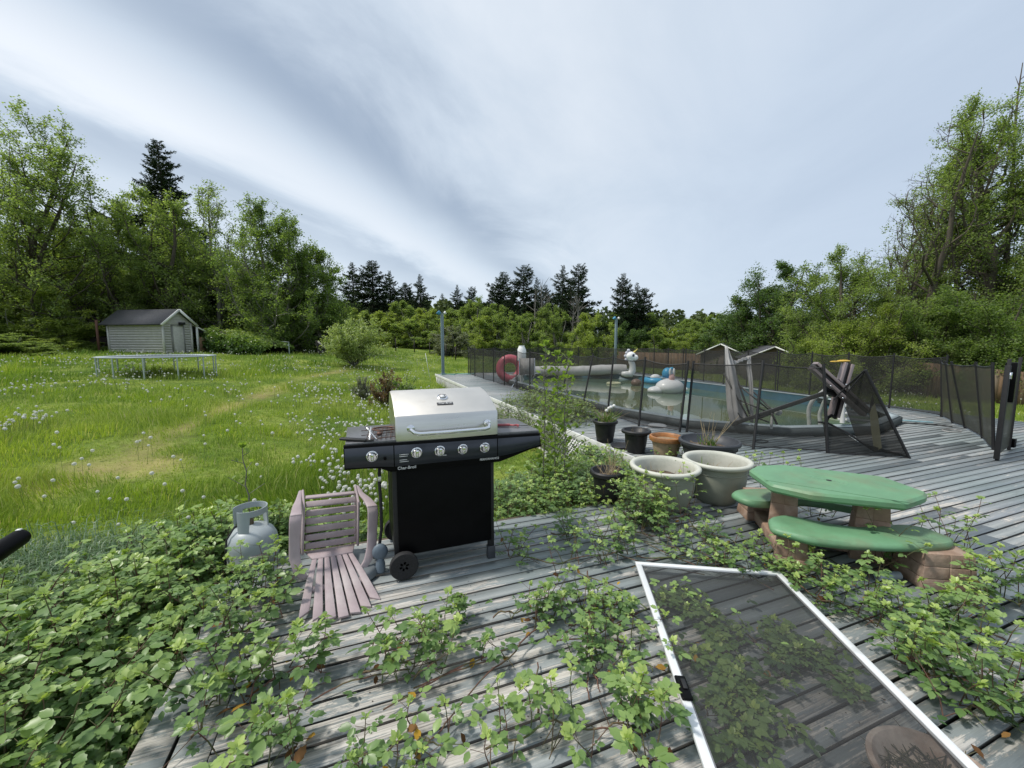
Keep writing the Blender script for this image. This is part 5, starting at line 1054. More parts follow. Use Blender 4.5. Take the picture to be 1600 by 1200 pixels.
def twig_tree(rs, H_, Rr, base=.2, tr=.16, trunks=1, limbs=20, subs=6, twigs=5, leaves=16, leaf=.13, top_sparse=.0, spread=1.0, bare=0.0, prof=None, low=0.0, tw_r=.006):
    "skeleton of trunk(s), limbs, branches and twigs, with leaves on the twigs -> (wood MB, leaf MB)"
    wood = MB(); tw0 = []; twd = []; twl = []
    prof = prof or (lambda t_: (.55 + .45 * math.sin(math.pi * min(1, t_ * 1.3 + .1))) * (1.02 - t_) ** .6)
    for tk_ in range(trunks):
        a = rs.uniform(0, 6.28); lean = (.05 if trunks == 1 else .22) * H_ * rs.uniform(.5, 1); n = 9; s = np.linspace(0, 1, n); Hk = H_ * (1 if tk_ == 0 else rs.uniform(.75, .97))
        P = np.c_[math.cos(a) * lean * s ** 1.3, math.sin(a) * lean * s ** 1.3, Hk * s * .93]; P[1:, :2] += np.cumsum(rs.normal(0, .012 * H_, (n - 1, 2)), 0)
        if trunks > 1: P[:, :2] += rs.normal(0, .25, 2)
        tr_ = tr * (1 if tk_ == 0 else .75); wood.tube(P, tr_ * (1.05 - s) ** .8 + .01, 7, cap=False)
        nl = limbs // trunks + 3
        for i in range(nl):
            # every limb reaches for its own spot in the crown's uneven shell and leaves the trunk well below it
            f_ = (i + rs.uniform(0, 1)) / nl; az_ = i * 2.4 + rs.uniform(-.6, .6); tz = base * .8 + (1.0 - base * .8) * f_ ** (.85 if not low else 1.15)
            wz = (math.sin(math.pi * min(1, .22 + .78 * tz)) ** .6) * rs.uniform(.45, 1.08) * (1.0 if rs.uniform() < .8 else .5); hd = Rr * max(wz, .06); rise = hd * rs.uniform(.7, 1.9) + .04 * H_
            t_ = max(base * rs.uniform(.7, 1.3), tz - rise / H_); t_ = min(t_, .93); p0 = np.array([np.interp(t_, s, P[:, k]) for k in range(3)])
            ctr = P[0] * (1, 1, 0) + np.array([np.interp(tz, s, P[:, 0]), np.interp(tz, s, P[:, 1]), 0]) * .6; tg = ctr + np.array([math.cos(az_) * hd, math.sin(az_) * hd, Hk * tz])
            vec = tg - p0; L = np.linalg.norm(vec); m = 6; ss = np.linspace(0, 1, m + 1)[:, None]; bow = np.array([math.cos(az_), math.sin(az_), 0]) * .16 * L
            q = p0 + vec * ss + bow * np.sin(ss * math.pi) - np.array([0, 0, .10 * L]) * np.sin(ss * math.pi); q[1:] += np.cumsum(rs.normal(0, .022 * L, (m, 3)), 0); d = vec / L; dd = (q[-1] - q[-2]) / (np.linalg.norm(q[-1] - q[-2]) + 1e-9)
            r0 = tr_ * .40 * (1.1 - t_) ** .7 + .008; wood.tube(q, np.linspace(r0, .008, m + 1), 5, cap=False)
            for k in range(subs):
                u_ = rs.uniform(.30, 1.0) ** .8; b0 = np.array([np.interp(u_ * m, range(m + 1), q[:, j_]) for j_ in range(3)]); sd_ = dd * .4 + d * .4 + rs.normal(0, .62, 3) * spread + (0, 0, .15); sd_ /= np.linalg.norm(sd_); l2 = (L * .22 + Rr * .14) * rs.uniform(.6, 1.3) * (1.3 - u_ * .6); w2 = [b0]
                for _ in range(3): sd_ = sd_ + rs.normal(0, .2, 3); sd_ /= np.linalg.norm(sd_); w2.append(w2[-1] + sd_ * l2 / 3)
                w2 = np.array(w2); wood.tube(w2, np.linspace(max(r0 * .35, .01), .005, 4), 4, cap=False)
                for _ in range(twigs):
                    u2 = rs.uniform(.15, 1) * 3; c0 = np.array([np.interp(u2, range(4), w2[:, j_]) for j_ in range(3)]); td = sd_ * .5 + rs.normal(0, .6, 3); td /= np.linalg.norm(td); tw0.append(c0); twd.append(td); twl.append(rs.uniform(.35, 1) * max(l2 * .55, .25))
    tw0 = np.array(tw0); twd = np.array(twd); twl = np.array(twl)
    # twigs as thin 3-sided slivers
    n = len(tw0); tv = np.array([(0, 0, 0), (1, 0, 0), (.0, 1, 0), (.3, .3, 1.0)]); Fm = frames(twd, rs); Ms = np.stack([Fm[:, :, 0] * tw_r, Fm[:, :, 2] * tw_r, Fm[:, :, 1] * twl[:, None]], -1); wood.inst(tv, [np.array([(0, 1, 3), (1, 2, 3), (2, 0, 3)])], Ms, tw0, np.full(n, .5))
    zt = tw0[:, 2] / H_; keep = rs.uniform(0, 1, n) > top_sparse * np.clip((zt - .45) * 2.2, 0, 1); keep &= rs.uniform(0, 1, n) > bare
    k = np.repeat(np.where(keep)[0], leaves); s = rs.uniform(.1, 1.1, len(k)); pos = tw0[k] + twd[k] * (twl[k] * s)[:, None] + rs.normal(0, leaf * .55 + .045, (len(k), 3))
    lf = MB(); sc_l = leaf * rs.uniform(.55, 1.25, len(k)); sh_ = np.clip(.5 + .2 * rs.normal(0, 1, n)[k] + rs.normal(0, .16, len(k)), 0, 1); lf.inst(LV, LF, randrot(rs, len(k), .35, sc_l), pos, sh_)
    return wood, lf
def fit_tree(name, label, x, ytop, D, seed, half, mats_, group=None, cat='tree', sink=.2, **k):
    "tree at depth D under column x; ytop and half (crown half width) in photo pixels set its real size"
    q = gp(x, D); zt = A(0, ytop, D)[2]; H_ = zt - q[2]; Rr = half / F * D * .98; rs = np.random.default_rng(seed); k['leaf'] = k['leaf'] * .72; k['leaves'] = int(k['leaves'] * 1.3); k['spread'] = 1.25
    q[2] -= sink; w, l = twig_tree(rs, H_ + sink, Rr, **k)
    lv_ = np.vstack(l.v); wv_ = np.vstack(w.v); kz = (H_ + sink) / max(np.percentile(lv_[:, 2], 99.6), wv_[:, 2].max() * .97); kr = min(1.5, Rr / np.percentile(np.abs(lv_[:, :2]), 96))
    for o_ in (w, l): o_.v = [q_ * (kr, kr, kz) for q_ in o_.v]
    t_ = thing(name, label, cat, q, 0, group); w.build('trunk', mats_[0], t_, True, world=False, ang=3); l.build('crown', mats_[1], t_, world=False); return t_
L_ALD = leafmat('alder_leaves', [(.10, .145, .048), (.20, .265, .09), (.32, .39, .15)], .55)
L_MAP = leafmat('maple_leaves', [(.08, .13, .042), (.155, .22, .07), (.26, .34, .12)], .55)
L_YEL = leafmat('spring_yellow_leaves', [(.14, .185, .05), (.26, .315, .085), (.40, .47, .16)], .55)
L_DRK = leafmat('dark_broad_leaves', [(.045, .085, .032), (.09, .15, .052), (.155, .23, .075)], .45)
L_CON = leafmat('conifer_needles', [(.014, .027, .014), (.026, .047, .02), (.05, .075, .03)], .12, .7, .15)
L_GRY = leafmat('willow_grey_leaves', [(.10, .12, .07), (.17, .19, .12), (.27, .29, .19)], .3)
L_BLO = leafmat('blossom_green_leaves', [(.17, .23, .07), (.30, .37, .14), (.48, .52, .27)], .35)
L_HED = leafmat('laurel_leaves', [(.06, .11, .03), (.16, .25, .06), (.36, .44, .15)], .3, .35)

fit_tree('alder_tree', 'tall loose leaved alder rising highest at the far end of the woods', 30, 172, 26, 11, 118, (BARK, L_ALD), base=.10, tr=.2, trunks=2, limbs=62, subs=8, twigs=6, leaves=17, leaf=.16, top_sparse=.35)
fit_tree('alder_tree', 'yellow green alder between the tallest alder and the big fir', 100, 340, 29, 12, 70, (BARK, L_YEL), base=.1, limbs=26, subs=7, twigs=6, leaves=15, leaf=.17)
fit_tree('maple_tree', 'broad many stemmed maple arching over the shed roof', 208, 308, 31, 13, 92, (BARK, L_ALD), base=.12, tr=.2, trunks=3, limbs=36, subs=8, twigs=6, leaves=16, leaf=.17)
fit_tree('maple_tree', 'leafy maple standing in front of the big fir', 292, 325, 31, 14, 75, (BARK, L_ALD), base=.12, tr=.2, trunks=2, limbs=32, subs=8, twigs=6, leaves=15, leaf=.17)
fit_tree('alder_tree', 'thin topped alder immediately beside the big fir', 356, 298, 32, 15, 58, (BARKG, L_ALD), base=.15, tr=.17, limbs=30, subs=8, twigs=6, leaves=14, leaf=.15, top_sparse=.65)
fit_tree('alder_tree', 'rounded alder at the open end of the woods', 450, 326, 31, 16, 72, (BARKG, L_MAP), base=.05, tr=.2, limbs=66, subs=8, twigs=6, leaves=19, leaf=.16, top_sparse=.3, trunks=2)
fit_tree('alder_tree', 'lower alder ending the woods beside the dark conifers', 506, 392, 32, 17, 50, (BARKG, L_MAP), base=.05, limbs=46, subs=8, twigs=6, leaves=17, leaf=.16, top_sparse=.3)
# right hand trees behind the board fence
fit_tree('maple_tree', 'dark round maple behind the two outbuildings', 1222, 414, 33, 21, 86, (BARK, L_DRK), base=.05, tr=.25, limbs=84, subs=9, twigs=7, leaves=18, leaf=.17, trunks=3, low=.2)
fit_tree('vine_maple', 'yellow green spreading maple leaning over the board fence', 1330, 392, 24, 22, 92, (BARK, L_ALD), base=.05, tr=.16, trunks=3, limbs=62, subs=9, twigs=7, leaves=17, leaf=.12, low=.3)
fit_tree('cottonwood_tree', 'half bare tree with dead upper branches above the yellow green maple', 1402, 236, 25, 23, 80, (BARK, L_ALD), base=.22, tr=.24, trunks=3, limbs=36, subs=8, twigs=7, leaves=7, leaf=.12, top_sparse=1.6, bare=.35, tw_r=.014)
fit_tree('cottonwood_tree', 'tallest leafy tree at the edge with a bare topmost stem', 1560, 165, 24, 24, 112, (BARK, L_ALD), base=.12, tr=.36, trunks=2, limbs=96, subs=10, twigs=8, leaves=14, leaf=.13, top_sparse=.15)
fit_tree('cottonwood_tree', 'leafy tree filling the gap between the half bare and the tallest tree', 1488, 330, 27, 25, 80, (BARK, L_MAP), base=.06, tr=.2, trunks=2, limbs=40, subs=8, twigs=7, leaves=17, leaf=.15)
fit_tree('vine_maple', 'low dense dark bush of a tree behind the gate end of the fence', 1540, 452, 20.5, 26, 95, (BARK, L_MAP), base=.03, tr=.14, trunks=4, limbs=48, subs=8, twigs=7, leaves=18, leaf=.11, low=.5)
fit_tree('vine_maple', 'low dark green undergrowth tree between the maples above the fence', 1436, 462, 22.5, 27, 85, (BARK, L_MAP), base=.03, tr=.14, trunks=4, limbs=44, subs=8, twigs=7, leaves=18, leaf=.11, low=.5)
fit_tree('vine_maple', 'yellow green bush of a tree right above the boards behind the torn netting', 1318, 478, 22, 28, 78, (BARK, L_YEL), base=.03, tr=.1, trunks=4, limbs=40, subs=8, twigs=7, leaves=16, leaf=.10, low=.5)
# dead leader stem on the tallest tree
q = gp(1588, 24); b0 = A(1582, 300, 24); o = MB(); o.tube([A(1572, 420, 24), A(1576, 330, 24), A(1583, 270, 24), A(1586, 200, 24), A(1590, 150, 24), A(1598, 98, 24)], [.14, .11, .08, .06, .045, .02], 7); 
rs = np.random.default_rng(4)
for k in range(40):
    y = rs.uniform(110, 330); c = A(np.interp(y, [98, 150, 200, 270, 330], [1598, 1590, 1586, 1583, 1576]), y, 24); d = rs.normal(0, .35, 3) + (0, 0, .3); o.tube([c, c + d * .6, c + d], [.022, .014, .006], 4, cap=False)
tl_ = [w for w in bpy.data.objects if w.get('label', '').startswith('tallest leafy')][0]; o.build('dead_leader', BARK, tl_, True)

# conifers
def conifer(rs, H_, Rr, nb=120, dens=1.0, irr=.25, start=.08, tr=.2, sharp=.85):
    wood = MB(); s = np.linspace(0, 1, 8); P = np.c_[rs.normal(0, .02, 8) * H_ * .2 * s, rs.normal(0, .02, 8) * H_ * .2 * s, H_ * s]; wood.tube(P, tr * (1.02 - s) + .015, 7, cap=False); V0 = []; V1 = []; W = []
    for i in range(nb):
        t_ = start + (1 - start) * ((i + rs.uniform(0, 1)) / nb) ** .9; L = (Rr * (1 - t_) ** sharp * min(1, .55 + t_ * 2) + .03 * Rr) * (1 + irr * rs.normal()) ; L = max(L, .1); az_ = i * 2.39996 + rs.uniform(-.4, .4)
        el = R(-12 + 45 * t_ ** 2 + rs.uniform(-8, 8)); d = np.array([math.cos(az_) * math.cos(el), math.sin(az_) * math.cos(el), math.sin(el)]); p0 = np.array([0, 0, H_ * t_]); m = max(4, int(9 * dens * (L / Rr) ** .5) + 2); u_ = np.linspace(0, 1, 5)
        C = p0 + d * (L * u_)[:, None] + np.array([0, 0, 1.0]) * (-.10 * L * np.sin(u_ * 2.4) + .06 * L * u_ ** 3)[:, None]
        if L > .25 * Rr: wood.tube(C, np.linspace(.035 * tr / .2, .006, 5), 3, cap=False)
        side = np.array([-math.sin(az_), math.cos(az_), 0])
        for k in range(m):
            u1 = .18 + .82 * (k + rs.uniform(0, 1)) / m; c = np.array([np.interp(u1, u_, C[:, j_]) for j_ in range(3)]); sl = L * .36 * (1.15 - u1 * .75) + .12
            for sg in (-1, 1):
                v1 = side * sg * rs.uniform(.5, 1) + d * rs.uniform(.5, 1.1) + (0, 0, rs.uniform(-.55, .1)); v1 /= np.linalg.norm(v1); V0.append(c); V1.append(v1 * sl * rs.uniform(.6, 1.2)); W.append(sl)
        V0.append(C[-2]); V1.append((C[-1] - C[-2]) * 1.5); W.append(L * .2)
    V0 = np.array(V0); V1 = np.array(V1); W = np.array(W)
    rep = 7; k = np.repeat(np.arange(len(V0)), rep); s_ = rs.uniform(0, .8, len(k)); base = V0[k] + V1[k] * s_[:, None]; dr = V1[k] / np.linalg.norm(V1[k], axis=1)[:, None] + rs.normal(0, .45, (len(k), 3)) + (0, 0, -.12); ln = np.linalg.norm(V1[k], axis=1) * .62 * (1 - s_ * .5)
    Fm = frames(dr, rs, 1.5); Ms = np.stack([Fm[:, :, 0] * (ln * .32)[:, None], Fm[:, :, 1] * ln[:, None], Fm[:, :, 2] * (ln * .2)[:, None]], -1)
    tv = np.array([(0, 0, 0), (-.5, .45, .1), (0, 1, -.2), (.5, .45, .1)]); lf = MB(); lf.inst(tv, [np.array([(0, 3, 2), (0, 2, 1)])], Ms, base, np.clip(.45 + .2 * rs.normal(0, 1, len(k)), 0, 1)); return wood, lf
def place_con(x, ytop, D, half, seed, label, group=None, sink=.3, **k):
    q = gp(x, D); H_ = A(0, ytop, D)[2] - q[2]; q[2] -= sink; rs = np.random.default_rng(seed); w, l = conifer(rs, H_ + sink, half / F * D, **k)
    t_ = thing('conifer_tree', label, 'conifer', q, 0, group); w.build('trunk', BARK, t_, True, world=False, ang=3); l.build('crown', L_CON, t_, world=False); return t_
place_con(276, 236, 38, 62, 41, 'big dark fir towering above the maples behind the shed', nb=230, dens=1.7, irr=.3, tr=.35, sharp=.6)
place_con(168, 288, 40, 26, 42, 'narrow fir spire between the tallest alder and the big fir', nb=90)
CON = [(556, 413, 62, 26), (587, 411, 58, 33), (613, 426, 66, 22), (636, 444, 80, 20), (659, 431, 78, 20), (642, 452, 95, 14), (716, 447, 85, 17), (738, 450, 88, 15), (693, 460, 110, 14), (787, 428, 62, 27), (770, 445, 66, 22), (818, 418, 60, 30), (838, 436, 64, 20), (851, 448, 70, 18), (878, 418, 58, 30), (902, 416, 60, 26), (890, 440, 52, 22), (970, 431, 56, 22), (992, 444, 58, 26), (1004, 452, 62, 20), (800, 462, 55, 24)]
CLAB = {0: 'first dark conifer beside the open end of the woods', 1: 'widest dark conifer of the trio next to the woods', 9: 'dark conifer opening the tall clump left of the bare trunks', 11: 'tallest pointed conifer in the tall middle clump', 14: 'feathery topped conifer in the clump beside the bright green tree', 15: 'sharp pointed conifer directly left of the bright green round tree', 17: 'lone ragged conifer behind the second lamp post'}
protos = []
for k in range(4):
    rs = np.random.default_rng(100 + k); w, l = conifer(rs, 10, 2.3 + .25 * k, nb=170, dens=1.2, irr=.42, sharp=[.8, .65, .9, .7][k]); protos.append((w, l))
pm = []
def put_proto(k, q, H_, Rr, label, group):
    if k not in [a for a, _ in pm]:
        t_ = thing('conifer_tree', label, 'conifer', q, 0, group); protos[k][0].build('trunk', BARK, t_, True, world=False, ang=3); protos[k][1].build('crown', L_CON, t_, world=False); pm.append((k, t_))
    else:
        t_ = copy_thing(dict(pm)[k], q, 0); t_['label'] = label
        if group: t_['group'] = group
        elif 'group' in t_: del t_['group']
    t_.scale = (Rr / 2.0, Rr / 2.0, H_ / 10); t_.rotation_euler = (0, 0, q[0] * 1.7 % 6.28); return t_
for i, (x, yt, D, hf) in enumerate(CON):
    q = gp(x, D); H_ = A(0, yt, D)[2] - q[2]; put_proto(i % 4, q, H_, hf / F * D, CLAB.get(i, 'dark conifer in the far row beyond the meadow'), 'dark conifers beyond the meadow')

# middle distance broadleaf trees and shrubs, shared shapes
bp_ = []
for k, (m_, kw) in enumerate(((L_ALD, dict(base=.08, limbs=24, subs=6, twigs=5, leaves=36, leaf=.165, spread=1.3)), (L_YEL, dict(base=.04, trunks=2, limbs=26, subs=6, twigs=6, leaves=36, leaf=.155, low=.3, spread=1.3)), (L_DRK, dict(base=.06, trunks=2, limbs=26, subs=6, twigs=5, leaves=38, leaf=.18, spread=1.3)), (L_GRY, dict(base=.04, trunks=4, limbs=34, subs=6, twigs=6, leaves=15, leaf=.22, low=.4)), (L_ALD, dict(base=.03, trunks=4, limbs=30, subs=6, twigs=5, leaves=38, leaf=.155, low=.5, spread=1.3)))):
    w, l = twig_tree(np.random.default_rng(200 + k), 8, 3.0, **kw); bp_.append([w, l, m_, None])
def put_broad(k, x, yt, D, hf, label, group=None, name='broadleaf_tree', cat='tree', dz=0.0):
    q = gp(x, D); H_ = A(0, yt, D)[2] - q[2]; q[2] -= .15 + dz
    if bp_[k][3] is None:
        t_ = thing(name, label, cat, q, 0, group); bp_[k][0].build('trunk', BARKG, t_, True, world=False, ang=3); bp_[k][1].build('crown', bp_[k][2], t_, world=False); bp_[k][3] = t_
    else:
        t_ = copy_thing(bp_[k][3], q, 0); t_.name = name; t_['label'] = label; t_['category'] = cat
        if group: t_['group'] = group
        elif 'group' in t_: del t_['group']
    t_.scale = (hf / F * D / 3.0, hf / F * D / 3.0, (H_ + .15 + dz) / 8); t_.rotation_euler = (0, 0, (x * .37) % 6.28); return t_
GM = 'pale green trees along the far meadow edge'; LM = 'pale green tree in the row along the far meadow edge'
for (k, x, yt, D, hf) in ((0, 575, 488, 55, 30), (1, 607, 484, 52, 36), (0, 640, 474, 56, 38), (1, 672, 478, 54, 34), (0, 700, 484, 60, 34), (4, 655, 500, 50, 40), (4, 735, 470, 55, 36), (0, 765, 478, 50, 34), (1, 748, 490, 46, 30), (4, 790, 490, 46, 36), (4, 825, 492, 44, 34), (0, 850, 478, 50, 30), (4, 875, 490, 46, 30), (1, 1045, 508, 50, 30), (0, 1015, 492, 60, 30), (0, 1075, 500, 60, 34), (4, 1100, 505, 50, 34), (0, 1128, 492, 52, 36), (4, 1160, 500, 46, 34), (0, 955, 490, 60, 26), (2, 985, 505, 50, 30), (4, 1020, 515, 48, 30), (1, 545, 478, 50, 26), (4, 530, 500, 44, 30)):
    put_broad(k, x, yt, D, hf, LM, GM)
put_broad(1, 926, 484, 40, 36, 'bright green round crowned tree between the conifers and the second lamp post')
put_broad(3, 703, 509, 40, 33, 'grey green rounded willow bush at the far meadow edge', name='willow_bush', cat='bush')
# bare pale trunks in the middle clump
mb = MB(); rs = np.random.default_rng(8); tb = thing('bare_tree', 'pale leafless trees standing before the middle conifer clump', 'tree', gp(846, 50))
for x, yt in ((838, 452), (846, 446), (853, 462)):
    q = gp(x, 50); t_ = A(x + rs.uniform(-4, 4), yt, 50); mb.tube([q, (q + t_) / 2 + rs.normal(0, .2, 3), t_], [.14, .1, .03], 5)
    for _ in range(22): c = q + (t_ - q) * rs.uniform(.35, .95); d = rs.normal(0, .8, 3) + (0, 0, 1.2); mb.tube([c, c + d * .6, c + d], [.05, .03, .012], 3, cap=False)
tb['label'] = 'pale leafless tree with forked stems before the middle conifer clump'; mb.build('trunk', BARKG, tb, True)
mb = MB(); tb = thing('bare_tree', 'pale leafless tree left of the bright green round tree', 'tree', gp(895, 48))
for x, yt in ((893, 470), (899, 462), (903, 474), (1012, 486)):
    q = gp(x, 48); t_ = A(x + rs.uniform(-6, 6), yt, 48); 
    if x > 1000: continue
    mb.tube([q, (q + t_) / 2 + rs.normal(0, .2, 3), t_], [.13, .09, .03], 5)
    for _ in range(20): c = q + (t_ - q) * rs.uniform(.3, .95); d = rs.normal(0, .7, 3) + (0, 0, 1.2); mb.tube([c, c + d * .6, c + d], [.045, .03, .012], 3, cap=False)
mb.build('trunk', BARKG, tb, True)
# understorey along the woods on the left
GU = 'understorey shrubs along the foot of the woods'; LU = 'dense green shrub at the foot of the woods behind the shed'
for i, (k, x, yt, D, hf) in enumerate(((4, -20, 430, 24, 80), (1, 55, 440, 25, 60), (4, 110, 445, 29, 62), (2, 20, 400, 30, 80), (1, 160, 430, 33, 60), (2, 215, 410, 34, 70), (4, 250, 440, 34, 55), (2, 300, 420, 34, 62), (4, 345, 440, 33, 52), (2, 385, 430, 34, 52), (4, 415, 455, 33, 42), (2, 455, 440, 33, 56), (2, 490, 462, 34, 42), (4, 520, 478, 35, 34), (2, 80, 380, 33, 70), (2, 150, 370, 36, 60), (2, 340, 380, 37, 60), (2, 250, 370, 38, 50))):
    put_broad(k, x, yt, D, hf, LU, GU, name='understorey_shrub', cat='shrub')
# bank of low green at far left
GW = 'low leafy clumps on the bank at the meadow side'
for (k, x, yt, D, hf) in ((4, -30, 528, 19, 70), (4, 30, 522, 21, 46), (1, 80, 527, 23, 34), (4, 120, 532, 25, 30), (4, 145, 534, 26, 16)):
    put_broad(k, x, yt, D, hf, 'low leafy clump on the bank in front of the dark rail fence', GW, name='bank_bush', cat='bush')
# far woods closing the horizon: nobody could count them
rs = np.random.default_rng(77); fw2 = MB(); n = 900; x = rs.uniform(-500, 2400, n); D = rs.uniform(95, 170, n); cx_ = []; 
hgt_ = np.interp(x, [-500, 500, 620, 760, 900, 1010, 1060, 1110, 1150, 1300, 2400], [470, 470, 470, 474, 482, 488, 487, 490, 494, 495, 490]) + rs.uniform(-3, 16, n)
pts_ = []; rr_ = []; cc_ = []
for i in range(n):
    q = gp(x[i], D[i]); H_ = max(A(0, hgt_[i], D[i])[2] - q[2], 3.0); m = 150; a = rs.uniform(0, 6.28, m); zz = rs.uniform(0, 1, m) ** .7; ra = rs.uniform(.3, 1, m) * (1 - zz) ** .5 * H_ * .30 + .3
    pts_.append(np.c_[q[0] + ra * np.cos(a), q[1] + ra * np.sin(a), q[2] + zz * H_]); rr_.append(np.full(m, H_ * .085) * rs.uniform(.6, 1.3, m)); cc_.append(np.clip(rs.uniform(.1, .9) + rs.normal(0, .15, m), 0, 1))
pts_ = np.vstack(pts_); fw2.inst(LV6, LF6, randrot(rs, len(pts_), .3, np.concatenate(rr_)), pts_, np.concatenate(cc_))
L_FAR = leafmat('far_wood_leaves', [(.05, .075, .04), (.09, .12, .055), (.14, .17, .08)], .2, .8, .1)
tag(fw2.build('far_woods', L_FAR, kind='stuff'), 'far pale green woods closing the horizon', 'woods')

# pale shrub in the meadow, hedge, small bushes
def shrub(name, label, x, yb, yt, D, half, m_, seed, cat='shrub', n=520, leaf=.07, stems=34, el0=35, upr=.5, q=None, leaves=22):
    q = gp(x, D) if q is None else q; H_ = A(0, yt, D)[2] - q[2]; Rr = half / F * D; rs = np.random.default_rng(seed); w = MB(); P0 = []; DR = []; LN_ = []
    for i in range(stems):
        az_ = i * 2.4; el = R(rs.uniform(el0, 88)); L = 1 / math.hypot(math.cos(el) / Rr, math.sin(el) / H_) * rs.uniform(.75, 1.05); d = np.array([math.cos(az_) * math.cos(el), math.sin(az_) * math.cos(el), math.sin(el)]); c = [np.zeros(3)]; dd = d * (1, 1, .75)
        for _ in range(5): dd = dd + rs.normal(0, .10, 3) + (0, 0, .06 * upr); dd /= np.linalg.norm(dd); c.append(c[-1] + dd * L / 5)
        c = np.array(c); w.tube(c, np.linspace(.022, .004, 6), 4, cap=False)
        for _ in range(n // stems):
            u_ = rs.uniform(.25, 1) * 5; p_ = np.array([np.interp(u_, range(6), c[:, k]) for k in range(3)]); td = dd * .5 + rs.normal(0, .5, 3) + (0, 0, upr); td /= np.linalg.norm(td); P0.append(p_); DR.append(td); LN_.append(rs.uniform(.1, .3) * Rr)
    P0 = np.array(P0); DR = np.array(DR); LN_ = np.array(LN_); k = np.repeat(np.arange(len(P0)), leaves); pos = P0[k] + DR[k] * (LN_[k] * rs.uniform(0, 1.1, len(k)))[:, None] + rs.normal(0, leaf * .4, (len(k), 3)); ok = pos[:, 2] > .02; k = k[ok]; pos = pos[ok]
    l = MB(); l.inst(LV, LF, randrot(rs, len(k), .3, leaf * rs.uniform(.6, 1.2, len(k))), pos, np.clip(.5 + .25 * rs.normal(0, 1, len(P0))[k] + rs.normal(0, .12, len(k)), 0, 1))
    t_ = thing(name, label, cat, q); w.build('stems', BARKG, t_, True, world=False, ang=3); l.build('foliage', m_, t_, world=False); return t_
shrub('blossom_shrub', 'pale yellow green shrub with upright twigs standing alone in the meadow', 553, 558, 500, 22, 62, L_BLO, 61, n=1300, leaf=.09, stems=44, leaves=16)
shrub('red_leaf_bush', 'low reddish brown leaved bush in the meadow behind the grill hood', 602, 612, 578, 11.5, 28, leafmat('reddish_leaves', [(.11, .06, .04), (.19, .11, .06), (.18, .21, .08)], .3), 62, 'bush', n=260, leaf=.05)
shrub('green_weed_bush', 'small dark green bush beside the reddish one', 630, 612, 585, 11, 16, L_HED, 63, 'bush', n=180, leaf=.06)
shrub('grey_weed_bush', 'low grey green tangle left of the reddish bush', 566, 606, 586, 12.5, 26, L_GRY, 64, 'bush', n=240, leaf=.03, stems=50)
# laurel hedge
rs = np.random.default_rng(66); hm = MB(); hd_ = []; a_, b_ = gp(340, 28.5), gp(434, 26.5); n = 17000
t_ = rs.uniform(0, 1, n); a = rs.uniform(-.1, math.pi + .1, n); k_ = 1 + .14 * vn(t_ * 12, a * 2, 1, 3)
prof_h = .86 * np.interp(t_, [0, .12, .25, .45, .8, 1], [1.55, 1.75, 1.65, 1.25, 1.15, .7]); wd_ = 1.25 * k_
dirv = (b_ - a_) / np.linalg.norm(b_ - a_); nrm = np.array([-dirv[1], dirv[0], 0]); base = a_ + (b_ - a_) * t_[:, None]
sup = lambda q: np.sign(q) * np.abs(q) ** .6
pos = base + nrm * (sup(np.cos(a)) * wd_)[:, None] + np.array([0, 0, 1]) * (sup(np.sin(a)) * prof_h * k_)[:, None] + rs.normal(0, .07, (n, 3))
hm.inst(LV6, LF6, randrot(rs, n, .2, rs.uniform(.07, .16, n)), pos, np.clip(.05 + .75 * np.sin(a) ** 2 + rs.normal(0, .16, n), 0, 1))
core = MB(); cs = []
for s in np.linspace(.02, .98, 14):
    h_ = np.interp(s, [0, .12, .25, .45, .8, 1], [1.55, 1.75, 1.65, 1.25, 1.15, .7]) * .85; c = a_ + (b_ - a_) * s; cs.append([c + nrm * 1.0 * x_ + (0, 0, h_ * z_) for x_, z_ in ((-1, 0), (-1, .75), (-.6, 1), (.6, 1), (1, .75), (1, 0))])
t_ = thing('laurel_hedge', 'clipped laurel hedge running from the shed toward the pipe frame', 'hedge', a_); core.grid(cs); core.build('stems', mat('hedge_inner_twigs', (.03, .03, .018), .9), t_); hm.build('foliage', L_HED, t_)

